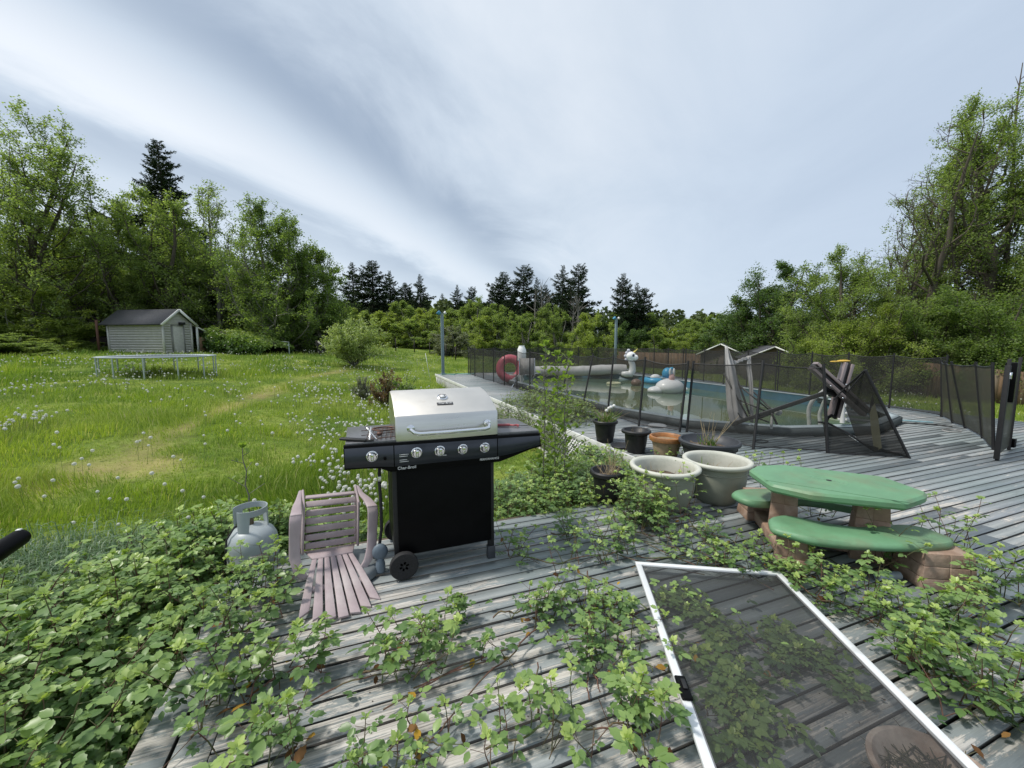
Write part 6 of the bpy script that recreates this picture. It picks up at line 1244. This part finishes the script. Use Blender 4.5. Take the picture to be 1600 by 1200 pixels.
# ---------------------------------------------------------------- meadow grass, dandelion clocks
def in_deck(X, Y):
    m = ((X > -.9) & (X < 13) & (Y < 3.2)) | ((X > 3.2) & (X < 12.7) & (Y < 18.8)); return m
GRA = leafmat('grass_blades', [(.075, .15, .022), (.22, .31, .045), (.38, .44, .09), (.52, .47, .25)], .35, .6, .25)
rs = np.random.default_rng(3); gm_ = MB()
def scatter(n, d0, d1, rs, x0=-160, x1=1760):
    D = np.exp(rs.uniform(math.log(d0), math.log(d1), n)); xx = rs.uniform(x0, x1, n); a = (xx - 800) / F * D; X = a * math.cos(YAW) + D * math.sin(YAW); Y = -a * math.sin(YAW) + D * math.cos(YAW); return X, Y, D
for n, d0, d1, tall in ((150000, 1.6, 7.5, 1.0), (120000, 7.5, 20, 1.0), (50000, 20, 42, 1.1)):
    X, Y, D = scatter(n, d0, d1, rs); ok = ~in_deck(X, Y); ok &= (X < 26.2); X, Y, D = X[ok], Y[ok], D[ok]
    clump = vn(X, Y, .55, 3) * .5 + vn(X, Y, 1.8, 4) * .5; dry = dryness(X, Y); lush = np.clip(.5 + clump, 0, 1)
    ok = rs.uniform(0, 1, len(X)) > dry * .75; X, Y, D, clump, dry, lush = [q[ok] for q in (X, Y, D, clump, dry, lush)]
    m = len(X); hgt_ = (.035 + .25 * lush ** 1.7) * rs.uniform(.5, 1.25, m) * (1 - .65 * dry) * tall; wdt = .0035 + .0009 * D * rs.uniform(.7, 1.3, m)
    az_ = rs.uniform(0, 6.28, m); ln = rs.uniform(.1, .75, m) * hgt_; swirl = vn(X, Y, .9, 9) * 3.0; dx, dy = np.cos(az_ * .4 + swirl) * ln, np.sin(az_ * .4 + swirl) * ln
    pb = np.c_[X, Y, ground(X, Y) - .01]; sx_, sy_ = -np.sin(az_) * wdt / 2, np.cos(az_) * wdt / 2
    A0 = pb + np.c_[sx_, sy_, 0 * sx_]; A1 = pb - np.c_[sx_, sy_, 0 * sx_]; M0 = pb + np.c_[dx * .35 + sx_ * .8, dy * .35 + sy_ * .8, hgt_ * .6]; M1 = pb + np.c_[dx * .35 - sx_ * .8, dy * .35 - sy_ * .8, hgt_ * .6]; Tp = pb + np.c_[dx, dy, hgt_ * .95]
    V_ = np.stack([A0, A1, M1, M0, Tp], 1).reshape(-1, 3); k = np.arange(m) * 5
    yel = np.clip(.5 + .9 * vn(X, Y, 3.2, 6), 0, 1); colr = np.clip(.12 + .38 * yel + rs.normal(0, .10, m) + .55 * dry, 0, 1)
    colr = np.where(rs.uniform(0, 1, m) < .04, .95, colr)
    o_ = gm_.n; gm_.v.append(V_); gm_.a.append(np.repeat(colr, 5)); gm_.f.append(np.c_[k, k + 1, k + 2, k + 3] + o_); gm_.f.append(np.c_[k + 3, k + 2, k + 4] + o_); gm_.n += m * 5
tag(gm_.build('meadow_grass', GRA, kind='stuff'), 'long uneven meadow grass with a dry worn path', 'grass')
# blue-green drooping blades at the near left
GBL = leafmat('blue_green_blades', [(.06, .12, .05), (.12, .20, .10), (.24, .32, .2)], .3, .4)
m = 4200; c0 = A(70, 830, 3.2); X = c0[0] + rs.normal(0, .6, m); Y = c0[1] + rs.normal(0, .28, m); ok = ~in_deck(X, Y); X, Y = X[ok], Y[ok]; m = len(X); gb = MB()
az_ = rs.uniform(0, 6.28, m); hh = rs.uniform(.12, .3, m); w_ = rs.uniform(.004, .008, m); sx_, sy_ = -np.sin(az_) * w_ / 2, np.cos(az_) * w_ / 2; ln = rs.uniform(.1, .3, m); dx, dy = np.cos(az_) * ln, np.sin(az_) * ln; pb = np.c_[X, Y, ground(X, Y) - .01]
rows = [pb + np.c_[dx * a + s * sx_, dy * a + s * sy_, hh * z] for a, z, s in ((0, 0, 1), (0, 0, -1), (.4, .85, -1), (.4, .85, 1), (.85, .85, -.6), (.85, .85, .6), (1.2, .55, 0))]
V_ = np.stack(rows, 1).reshape(-1, 3); k = np.arange(m) * 7; gb.v.append(V_); gb.a.append(np.repeat(rs.uniform(0, 1, m), 7)); gb.f += [np.c_[k, k + 1, k + 2, k + 3], np.c_[k + 3, k + 2, k + 4, k + 5], np.c_[k + 5, k + 4, k + 6]]; gb.n = m * 7
tag(gb.build('sedge_grass', GBL, kind='stuff'), 'drooping blue green blades of grass around the black handle', 'grass')
# dandelion clocks in drifts
PUF = mat('dandelion_fluff', (.70, .70, .65), .95, var=.15, scale=300, alpha=.62); STM = mat('pale_flower_stem', (.25, .30, .10), .7)
ico = MB(); ico.sph((0, 0, 0), 1, 8); iv = ico.v[0]; ifc = ico.f
pf_ = MB(); st_ = MB(); X, Y, D = scatter(60000, 3.2, 42, rs, -100, 1750); ok = ~in_deck(X, Y) & (X < 26.2); X, Y, D = X[ok], Y[ok], D[ok]
a_, c_ = ac(X, Y); dens_ = vn(X, Y, 1.0, 21) * .8 + vn(X, Y, 3.5, 22) * .75 - .42 + .45 * np.exp(-((a_ / c_ + .42) / .25) ** 2) + .35 * np.exp(-((c_ - 14) / 5) ** 2) - 1.0 * dryness(X, Y) + .62 * np.exp(-((a_ / c_ + .43) / .10) ** 2 - ((c_ - 6.0) / 2.2) ** 2) + .45 * np.exp(-((a_ / c_ + .36) / .14) ** 2)
ok = (rs.uniform(0, 1, len(X)) < np.clip(dens_ * .8, .012, .28)) & (rs.uniform(0, 1, len(X)) < np.clip(1.25 - c_ / 45, .3, 1)); X, Y, D = X[ok], Y[ok], D[ok]; m = len(X); h_ = rs.uniform(.14, .34, m); g_ = ground(X, Y); lx, ly = rs.normal(0, .03, m), rs.normal(0, .03, m)
top_ = np.c_[X + lx, Y + ly, g_ + h_]; pf_.inst(iv, ifc, randrot(rs, m, 0, rs.uniform(.014, .024, m) * (1 + D * .010)), top_, rs.uniform(0, 1, m))
w_ = .0016 + .0002 * D; tv = np.array([(-.5, 0, 0), (.5, 0, 0), (.3, 0, 1), (-.3, 0, 1), (0, -.5, 0), (0, .5, 0), (0, .3, 1), (0, -.3, 1)])
Ms = np.zeros((m, 3, 3)); Ms[:, 0, 0] = w_ * 2; Ms[:, 1, 1] = w_ * 2; Ms[:, 2, 2] = h_; Ms[:, 0, 2] = lx; Ms[:, 1, 2] = ly; st_.inst(tv, [np.array([(0, 1, 2, 3), (4, 5, 6, 7)])], Ms, np.c_[X, Y, g_], np.full(m, .5))
print('dandelions', m)
tag(pf_.build('dandelion_clocks', PUF, kind='stuff', smooth=True, ang=3), 'drifts of white dandelion clocks across the meadow', 'dandelions'); tag(st_.build('dandelion_stems', STM, kind='stuff'), 'thin pale stems under the dandelion clocks', 'dandelions')

# ---------------------------------------------------------------- brambles
def leaflet(seed=0):
    "toothed folded leaflet, unit length along y"
    ys = [0, .14, .28, .42, .56, .70, .84, 1.0]; ws = [0, .16, .25, .285, .27, .215, .125, 0]; V_ = []
    for i_, (y, w) in enumerate(zip(ys, ws)):
        k_ = 1.0 + (.10 if i_ % 2 else -.06); yy = y + (.045 if i_ % 2 else -.02) * (w > 0); V_ += [(-w * k_, yy, .22 * w - .10 * y * y), (0, y, -.12 * y * y), (w * k_, yy, .22 * w - .10 * y * y)]
    f = [(i * 3 + a, i * 3 + a + 1, i * 3 + a + 4, i * 3 + a + 3) for i in range(7) for a in (0, 1)]; return np.array(V_), [np.array(f)]
LL, LLF = leaflet()
def compound(mb, P, DIR, S, rs, shade, n=None, up=1.2):
    "palmate leaves of 3-5 leaflets: P points, DIR outward directions, S leaflet length"
    m = len(P); Fm = frames(DIR, rs, 3.5 * up); fans = (-1.45, -.72, 0, .72, 1.45) if n == 5 else (-1.1, 0, 1.1)
    for k, an in enumerate(fans):
        sz = S * (1 if abs(an) < .1 else (.85 if abs(an) < 1 else .62)) * rs.uniform(.85, 1.1, m); c, s = math.cos(an), math.sin(an); drp = rs.normal(-.12, .12, m)
        x, y, z = Fm[:, :, 0], Fm[:, :, 1], Fm[:, :, 2]; y2 = y * c + x * s + z * drp[:, None]; y2 /= np.linalg.norm(y2, axis=1)[:, None]; x2 = x * c - y * s; z2 = np.cross(x2, y2)
        mb.inst(LL, LLF, np.stack([x2 * sz[:, None], y2 * sz[:, None], z2 * sz[:, None]], -1), P + y2 * (sz * .16)[:, None], np.clip(shade + rs.normal(0, .05, m), 0, 1))
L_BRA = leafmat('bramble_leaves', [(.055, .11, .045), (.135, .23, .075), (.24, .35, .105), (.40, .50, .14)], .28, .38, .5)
L_BRO = leafmat('dead_bramble_leaves', [(.10, .05, .025), (.22, .12, .05), (.5, .3, .04)], .2, .8, .1)
CANE = mat('reddish_cane', (.13, .065, .045), .7, var=.3, scale=20, c2=(.09, .12, .04), blend=(.45, .6))
def shoots(stem, leaf, bases, heights, rs, S=.055, lean=.35, per=5, tip=.9, r0=.003, dirb=None, up=1.2, lenmul=1.0):
    P = []; Dd = []; Sz = []; Sh = []
    for b_, h_ in zip(bases, heights):
        az_ = rs.uniform(0, 6.28); d = np.array([math.cos(az_) * lean, math.sin(az_) * lean, 1.0]) + (0 if dirb is None else dirb); d /= np.linalg.norm(d); c = [np.array(b_, float)]
        for _ in range(4): d = d + rs.normal(0, .13, 3); d /= np.linalg.norm(d); c.append(c[-1] + d * h_ / 4)
        c = np.array(c); stem.tube(c, np.linspace(r0, r0 * .5, 5), 5, cap=False)
        tone = rs.normal(0, .09)
        for k in range(per):
            u_ = (.25 + .75 * (k + rs.uniform(0, .8)) / per); u_ = min(u_, 1); q = np.array([np.interp(u_ * 4, range(5), c[:, j_]) for j_ in range(3)]); a2 = k * 2.4 + rs.uniform(-.4, .4) + az_
            od = np.array([math.cos(a2), math.sin(a2), rs.uniform(.1, .7)]); pl_ = S * rs.uniform(.5, 1.1) * lenmul; q2 = q + od / np.linalg.norm(od) * pl_; stem.tube([q, q2], r0 * .35, 3, cap=False)
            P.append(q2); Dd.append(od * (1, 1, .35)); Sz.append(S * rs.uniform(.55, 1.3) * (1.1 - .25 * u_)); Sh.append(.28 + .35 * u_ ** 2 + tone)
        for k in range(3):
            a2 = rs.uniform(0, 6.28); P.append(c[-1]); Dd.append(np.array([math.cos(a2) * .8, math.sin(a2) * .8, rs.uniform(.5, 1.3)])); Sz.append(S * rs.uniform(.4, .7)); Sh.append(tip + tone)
    P, Dd, Sz, Sh = map(np.array, (P, Dd, Sz, Sh)); h = rs.uniform(0, 1, len(P)) < .6
    for msk, n in ((h, 5), (~h, 3)):
        if msk.any(): compound(leaf, P[msk], Dd[msk], Sz[msk], rs, Sh[msk], n, up)
# the deep bank of brambles left of the deck
rs = np.random.default_rng(51); TH = [(-.70, .25), (-.74, 1.6), (-.78, 2.5), (-.50, 3.2), (.10, 3.3), (.0, 3.75), (-.75, 4.1), (-1.15, 4.0), (-1.85, 3.3), (-2.5, 2.6), (-3.0, 1.9), (-3.0, .3)]
def inside(X, Y, poly):
    c = np.zeros(len(X), bool)
    for (x0, y0), (x1, y1) in zip(poly, poly[1:] + poly[:1]):
        if y0 == y1: continue
        m_ = ((y0 > Y) != (y1 > Y)) & (X < (x1 - x0) * (Y - y0) / (y1 - y0) + x0); c ^= m_
    return c
def edge_dist(X, Y, poly):
    d = np.full(len(X), 9.)
    for p, q in zip(poly, poly[1:] + poly[:1]):
        p = np.array(p); s = np.array(q) - p; t_ = np.clip(((X - p[0]) * s[0] + (Y - p[1]) * s[1]) / s.dot(s), 0, 1); d = np.minimum(d, np.hypot(X - p[0] - t_ * s[0], Y - p[1] - t_ * s[1]))
    return d
def thicket(name, label, poly, n, top, rs, S=.06, fill=3000, cat='brambles', base=None, mat_=None, edge=.45, hmin=.35):
    bx = np.array(poly); X = rs.uniform(bx[:, 0].min(), bx[:, 0].max(), n * 4); Y = rs.uniform(bx[:, 1].min(), bx[:, 1].max(), n * 4); ok = inside(X, Y, poly); X, Y = X[ok][:n], Y[ok][:n]
    g_ = ground(X, Y); ed = np.clip(edge_dist(X, Y, poly) / edge, .0, 1) ** .6; canopy = top - .55 * (1 - ed) * (top + .5) + .10 * vn(X, Y, .45, 31) + .05 * vn(X, Y, .2, 32)
    stem = MB(); leaf_ = MB(); h_ = np.maximum(canopy - g_, .15); b0 = np.c_[X, Y, np.maximum(g_, canopy - hmin)]; hh = canopy - b0[:, 2]
    ok_ = np.hypot(b0[:, 0] - tk[0], b0[:, 1] - tk[1]) > .2; b0, hh = b0[ok_], hh[ok_]
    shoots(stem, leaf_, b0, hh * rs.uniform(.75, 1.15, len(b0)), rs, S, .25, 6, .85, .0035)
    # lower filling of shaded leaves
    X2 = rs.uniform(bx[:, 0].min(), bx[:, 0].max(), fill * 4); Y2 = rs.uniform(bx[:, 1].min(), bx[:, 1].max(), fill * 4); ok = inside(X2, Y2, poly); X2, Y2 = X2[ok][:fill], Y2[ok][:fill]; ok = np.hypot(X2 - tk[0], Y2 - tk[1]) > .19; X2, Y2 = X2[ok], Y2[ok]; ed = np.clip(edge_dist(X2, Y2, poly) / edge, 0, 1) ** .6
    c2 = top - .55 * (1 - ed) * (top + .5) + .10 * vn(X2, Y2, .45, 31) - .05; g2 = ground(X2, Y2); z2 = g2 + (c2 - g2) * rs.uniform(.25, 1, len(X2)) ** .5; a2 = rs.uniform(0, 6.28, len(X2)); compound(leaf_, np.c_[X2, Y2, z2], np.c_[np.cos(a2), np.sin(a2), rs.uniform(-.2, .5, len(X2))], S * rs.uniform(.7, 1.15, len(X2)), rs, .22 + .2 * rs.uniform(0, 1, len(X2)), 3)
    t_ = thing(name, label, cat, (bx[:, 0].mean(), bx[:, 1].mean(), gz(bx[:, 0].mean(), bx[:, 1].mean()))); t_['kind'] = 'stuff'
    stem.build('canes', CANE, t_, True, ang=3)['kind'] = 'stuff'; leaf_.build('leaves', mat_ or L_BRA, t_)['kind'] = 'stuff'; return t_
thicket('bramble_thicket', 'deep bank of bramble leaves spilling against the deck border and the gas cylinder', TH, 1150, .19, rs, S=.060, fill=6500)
st2 = MB(); lf2 = MB(); X = rs.uniform(-3, -.98, 900); Y = rs.uniform(.3, 4.1, 900); ok = inside(X, Y, TH) & (np.hypot(X - tk[0], Y - tk[1]) > .3); X, Y = X[ok][:210], Y[ok][:210]; ed = np.clip(edge_dist(X, Y, TH) / .45, 0, 1) ** .6
shoots(st2, lf2, np.c_[X, Y, -.05 - .25 * (1 - ed)], rs.uniform(.22, .46, len(X)), rs, .064, .45, 7, .9, .004)
bt = thing('bramble_shoots', 'taller loose bramble shoots standing above the deep bank beside the deck border', 'brambles', (-1.6, 2.0, -.5)); bt['kind'] = 'stuff'; st2.build('canes', CANE, bt, True, ang=3)['kind'] = 'stuff'; lf2.build('leaves', L_BRA, bt)['kind'] = 'stuff'
TH2 = [(.95, 3.15), (1.0, 3.9), (1.6, 4.5), (2.5, 4.7), (2.9, 5.3), (3.22, 5.3), (3.22, 3.3), (3.0, 3.0), (2.7, 2.78), (2.2, 2.85), (1.7, 2.8), (1.2, 2.85)]
thicket('bramble_thicket', 'bramble bank between the grill and the cream rimmed planters', TH2, 620, .12, rs, S=.045, fill=3600, edge=.35)
TH3 = [(3.0, 6.0), (3.15, 9.6), (3.6, 9.9), (4.3, 9.0), (4.6, 7.4), (4.5, 6.3), (3.9, 6.1)]
thicket('climbing_shrub', 'loose pale shrub sprawling over the lattice edge of the walkway', TH3, 420, .42, rs, S=.05, fill=2400, cat='shrub', mat_=leafmat('pale_climber_leaves', [(.09, .13, .045), (.17, .23, .08), (.32, .38, .18)], .3), hmin=.5)
TH4 = [(-.55, 3.15), (.2, 3.15), (.95, 3.15), (.95, 3.5), (.1, 3.6), (-.5, 3.7)]
thicket('bramble_thicket', 'low weeds and brambles seen behind the mauve chair and under the grill shelf', TH4, 150, -.02, rs, S=.05, fill=700, edge=.3)
def young_tree(label, b_, top, seed, nl=70, S=.075, name='sapling'):
    rs = np.random.default_rng(seed); t_ = thing(name, label, 'sapling', b_); n = 12; s = np.linspace(0, 1, n); P = b_ + (top - b_) * s[:, None]; P[1:-1, :2] += rs.normal(0, .012, (n - 2, 2)); w = MB(); l = MB(); w.tube(P, np.linspace(.009, .003, n), 6, cap=False); Q = []; Dr = []; Sz = []; Sh = []
    for k in range(nl):
        u_ = .12 + .88 * (k / nl) ** .9; q = np.array([np.interp(u_ * (n - 1), range(n), P[:, j_]) for j_ in range(3)]); a = k * 2.4; L = .30 * (1 - u_) ** .8 * rs.uniform(.4, 1.2) + .03; od = np.array([math.cos(a), math.sin(a), .55]); e_ = q + od * L; w.tube([q, e_], .0025, 3, cap=False)
        for m in range(max(2, int(L * 26))): f_ = rs.uniform(.2, 1.1); a3 = rs.uniform(0, 6.28); Q.append(q + od * L * f_); Dr.append((math.cos(a3), math.sin(a3), rs.uniform(.2, 1.4))); Sz.append(S * rs.uniform(.5, 1)); Sh.append(.45 + .4 * u_ + rs.normal(0, .08))
    for m in range(8): a3 = m * .8; Q.append(top); Dr.append((math.cos(a3) * .6, math.sin(a3) * .6, rs.uniform(.8, 2))); Sz.append(S * 1.0); Sh.append(.95)
    Q = np.array(Q); l.inst(LL, LLF, frames(np.array(Dr), rs, 2.0) * np.array(Sz)[:, None, None], Q, np.clip(Sh, 0, 1)); w.build('stem', BARKG, t_, True, ang=3); l.build('leaves', L_YEL2, t_); return t_
L_YEL2 = leafmat('sapling_leaves', [(.05, .10, .015), (.12, .20, .03), (.28, .38, .08)], .4)
for i, (x, yt, xb, D, lb) in enumerate(((853, 540, 850, 4.3, 'tallest of the three upright saplings between grill and pots'), (871, 556, 866, 4.35, 'middle upright sapling between grill and pots'), (890, 558, 876, 4.15, 'upright sapling of the three nearest the black pots'))):
    b0 = gp(xb, D); young_tree(lb, b0, A(x, yt, D), 300 + i)
b0 = gp(380, 3.1); young_tree('thin upright sapling stem rising beside the gas cylinder', b0, A(379, 700, 3.1), 310, nl=14, S=.06)
# runners across the boards: canes with upright leafy shoots
def runner(label, pxs, seed, n, h_=(.10, .24), S=.05, r_=.12, thick=.0045, dead=5, z0=.02, name='bramble_runner'):
    rs = np.random.default_rng(seed); C = np.array([G(*p) for p in pxs]); m = 26; tt = np.linspace(0, len(C) - 1, m); P = np.array([[np.interp(s, range(len(C)), C[:, k]) for k in range(3)] for s in tt]); P[:, :2] += np.cumsum(rs.normal(0, .006, (m, 2)), 0); P[:, 2] = z0 + .012 + .022 * np.abs(np.sin(np.linspace(0, 9, m) + rs.uniform(0, 3)))
    t_ = thing(name, label, 'bramble', P[0] * (1, 1, 0)); stem = MB(); leaf_ = MB(); stem.tube(P, np.linspace(thick, thick * .6, m), 6, cap=False)
    for _ in range(40):
        k = rs.integers(0, m); d = rs.normal(0, 1, 3); d /= np.linalg.norm(d); stem.tube([P[k], P[k] + d * .011], [.0016, .0002], 3, cap=False)
    k = rs.uniform(0, m - 1, n); b0 = np.array([[np.interp(q, range(m), P[:, j_]) for j_ in range(3)] for q in k]); b1 = b0.copy(); b1[:, :2] += rs.normal(0, r_ * .5, (n, 2)); b1[:, 2] = z0
    for a_, b_ in zip(b0, b1): stem.tube([a_, b_], .002, 4, cap=False)
    if z0 > .015 and h_[0] > .05: b1 = b1[: max(4, int(n * .74))]; n = len(b1)
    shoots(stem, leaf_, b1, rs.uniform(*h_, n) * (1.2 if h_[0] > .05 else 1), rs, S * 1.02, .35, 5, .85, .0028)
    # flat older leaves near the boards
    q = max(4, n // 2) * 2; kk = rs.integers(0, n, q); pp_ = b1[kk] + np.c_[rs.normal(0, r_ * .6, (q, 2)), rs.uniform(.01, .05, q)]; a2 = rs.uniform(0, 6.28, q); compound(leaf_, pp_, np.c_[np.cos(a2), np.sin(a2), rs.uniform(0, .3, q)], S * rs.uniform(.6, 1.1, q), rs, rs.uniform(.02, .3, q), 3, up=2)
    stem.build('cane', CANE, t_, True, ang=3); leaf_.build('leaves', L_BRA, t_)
    if dead:
        dm_ = MB(); pp_ = b1[rs.integers(0, n, dead)] + np.c_[rs.normal(0, r_ * .5, (dead, 2)), rs.uniform(.008, .03, dead)]; dm_.inst(LL, LLF, randrot(rs, dead, 1.0, S * rs.uniform(.5, 1.1, dead)), pp_, rs.uniform(0, 1, dead)); dm_.build('dead_leaves', L_BRO, t_)
    return t_
RUN = [
 ('long reddish cane crossing bare boards in the middle of the deck', [(880, 945), (840, 995), (780, 1050), (700, 1130), (655, 1195)], 9, (.08, .18), .045, .10),
 ('leafy clump of bramble on the boards in front of the mauve chair', [(570, 1065), (620, 1050), (690, 1035)], 15, (.10, .24), .05, .12),
 ('tall pale tipped shoots left of centre, standing behind the leafy clump', [(620, 1010), (650, 1010), (700, 995), (740, 975)], 12, (.08, .2), .05, .09),
 ('short sprays of bramble on the deck straight below the grill door', [(770, 975), (810, 965), (850, 955)], 10, (.08, .18), .045, .10),
 ('bramble shoots growing through the double border boards', [(300, 1170), (340, 1110), (370, 1060)], 12, (.14, .30), .06, .10),
 ('bramble shoots reaching over the boards from the bank near the chair seat', [(385, 1000), (415, 965), (435, 930), (445, 905)], 12, (.10, .22), .055, .11),
 ('bramble shoots crowding in front of the gas cylinder', [(330, 970), (365, 945), (405, 925)], 20, (.12, .26), .05, .12),
 ('bramble shoots leaning over the border boards below the cylinder', [(320, 1030), (350, 1010), (385, 990)], 16, (.12, .28), .055, .12),
 ('dark leaved bramble row between the border boards and the leafy clump', [(390, 1100), (440, 1070), (520, 1040)], 12, (.10, .24), .055, .10),
 ('nearest bramble spray at the bottom edge, by the border boards', [(330, 1230), (420, 1190), (480, 1180)], 11, (.12, .22), .055, .10),
 ('nearest bramble spray at the bottom edge, below the long cane', [(560, 1200), (640, 1160), (700, 1170)], 10, (.10, .2), .05, .10),
 ('dense nearest bramble clump along the bottom edge left of the screen door', [(760, 1190), (850, 1140), (930, 1150), (1000, 1140)], 24, (.12, .24), .055, .12),
 ('brambles on the boards immediately left of the screen door corner', [(890, 990), (920, 960), (960, 950), (990, 975)], 18, (.08, .20), .045, .10),
 ('bramble trail running down beside the white door stile', [(915, 900), (918, 980), (920, 1060), (940, 1110)], 16, (.08, .2), .045, .10),
 ('brambles between the long cane and the white door stile', [(960, 1010), (990, 1030), (1010, 1060)], 9, (.08, .18), .045, .10),
 ('bramble mass on the boards in front of the bank by the grill leg', [(800, 870), (860, 890), (930, 880), (980, 870)], 26, (.10, .24), .045, .14),
 ('bramble mass on the boards in front of the small black pot', [(860, 840), (930, 845), (1000, 840), (1050, 850)], 30, (.10, .26), .045, .16),
 ('brambles hugging the half hidden cream planter', [(960, 805), (1000, 815), (1040, 818), (1080, 810)], 36, (.18, .38), .045, .12),
 ('tall bramble shoots screening the lower body of the half hidden cream planter', [(975, 818), (1020, 828), (1065, 826)], 34, (.18, .36), .045, .10),
 ('thin brambles trailing across boards between the clear planter and the table', [(1070, 830), (1120, 845), (1160, 860), (1190, 880)], 16, (.08, .18), .042, .16),
 ('brambles curling round the stone look leg of the near bench', [(1110, 885), (1180, 905), (1270, 920), (1330, 915)], 20, (.07, .17), .042, .10),
 ('brambles pushing up between the table top and the far bench', [(1190, 800), (1215, 780), (1250, 800), (1300, 815)], 18, (.22, .46), .042, .10),
 ('arching brambles over the worn end of the near bench', [(1330, 900), (1400, 890), (1450, 870), (1490, 870)], 18, (.20, .40), .045, .10),
 ('brambles trapped flat under the middle of the screen', [(1040, 940), (1100, 970), (1180, 1010), (1240, 1060)], 26, (.03, .05), .045, .15),
 ('brambles trapped under the latch side of the screen', [(1130, 1030), (1160, 1090), (1190, 1150), (1200, 1200)], 34, (.03, .06), .05, .15),
 ('brambles trapped under the screen beside the bowl pot', [(1200, 1000), (1270, 1040), (1320, 1090)], 18, (.03, .06), .045, .12),
 ('leafy bramble belt beside the short top rail of the door', [(1210, 890), (1260, 940), (1320, 960), (1370, 990)], 28, (.10, .22), .045, .12),
 ('bramble belt beyond the long door stile, under the bench end', [(1350, 950), (1420, 980), (1480, 990), (1560, 1000)], 30, (.12, .26), .05, .14),
 ('bright tipped brambles along the middle of the long door stile', [(1400, 1040), (1460, 1060), (1520, 1090)], 26, (.12, .26), .05, .12),
 ('brambles filling the bottom corner beyond the long door stile', [(1500, 1130), (1560, 1110), (1620, 1140)], 26, (.12, .26), .05, .12),
 ('brambles at the edge of the deck boards past the near bench', [(1500, 960), (1560, 950), (1620, 960)], 20, (.14, .28), .05, .12),
 ('single thin cane arching over the boards past the bench end', [(1450, 850), (1500, 905), (1560, 940)], 5, (.12, .26), .045, .06),
 ('bramble leaves climbing round the orange rimmed pot', [(1010, 722), (1045, 726), (1075, 724)], 12, (.10, .22), .04, .08),
 ('brambles between the clear standing planter and the far bench', [(1140, 750), (1165, 745), (1190, 735)], 12, (.16, .30), .04, .10),
 ('brambles on the boards behind the screen door and before the planters', [(1000, 880), (1080, 880), (1150, 900)], 16, (.07, .16), .042, .14),
]
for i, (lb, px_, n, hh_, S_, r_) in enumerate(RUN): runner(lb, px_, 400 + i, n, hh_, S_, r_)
# bare canes over the boards
mb = MB(); rs = np.random.default_rng(91); o_ = thing('bare_canes', 'bare reddish bramble canes strewn over the boards in front of the bench leg', 'canes', G(1090, 880))
for pxs in ([(905, 900), (960, 925), (1010, 960)], [(1010, 960), (930, 1000), (860, 1010)], [(600, 1120), (700, 1060), (790, 1030)], [(470, 1110), (540, 1075), (640, 1050)], [(1000, 850), (1110, 870), (1210, 930)], [(1060, 790), (1100, 850), (1160, 900)], [(1130, 820), (1080, 870), (1010, 885)], [(1000, 850), (1060, 880), (1110, 900)], [(1060, 860), (1095, 885), (1120, 890)], [(930, 860), (1010, 890), (1100, 905)], [(1180, 820), (1250, 850), (1330, 900)], [(840, 1040), (838, 1090), (841, 1120)], [(917, 990), (918, 1060), (920, 1098)], [(645, 1080), (720, 1050), (800, 1024)]):
    P = np.array([G(*p) + (0, 0, rs.uniform(.01, .04)) for p in pxs]); tt = np.linspace(0, 2, 12); P = np.array([[np.interp(s, range(3), P[:, k]) for k in range(3)] for s in tt]); P[:, :2] += rs.normal(0, .004, (12, 2)); mb = MB(); mb.tube(P, .0035, 5); mb.build('cane', CANE, o_, True)
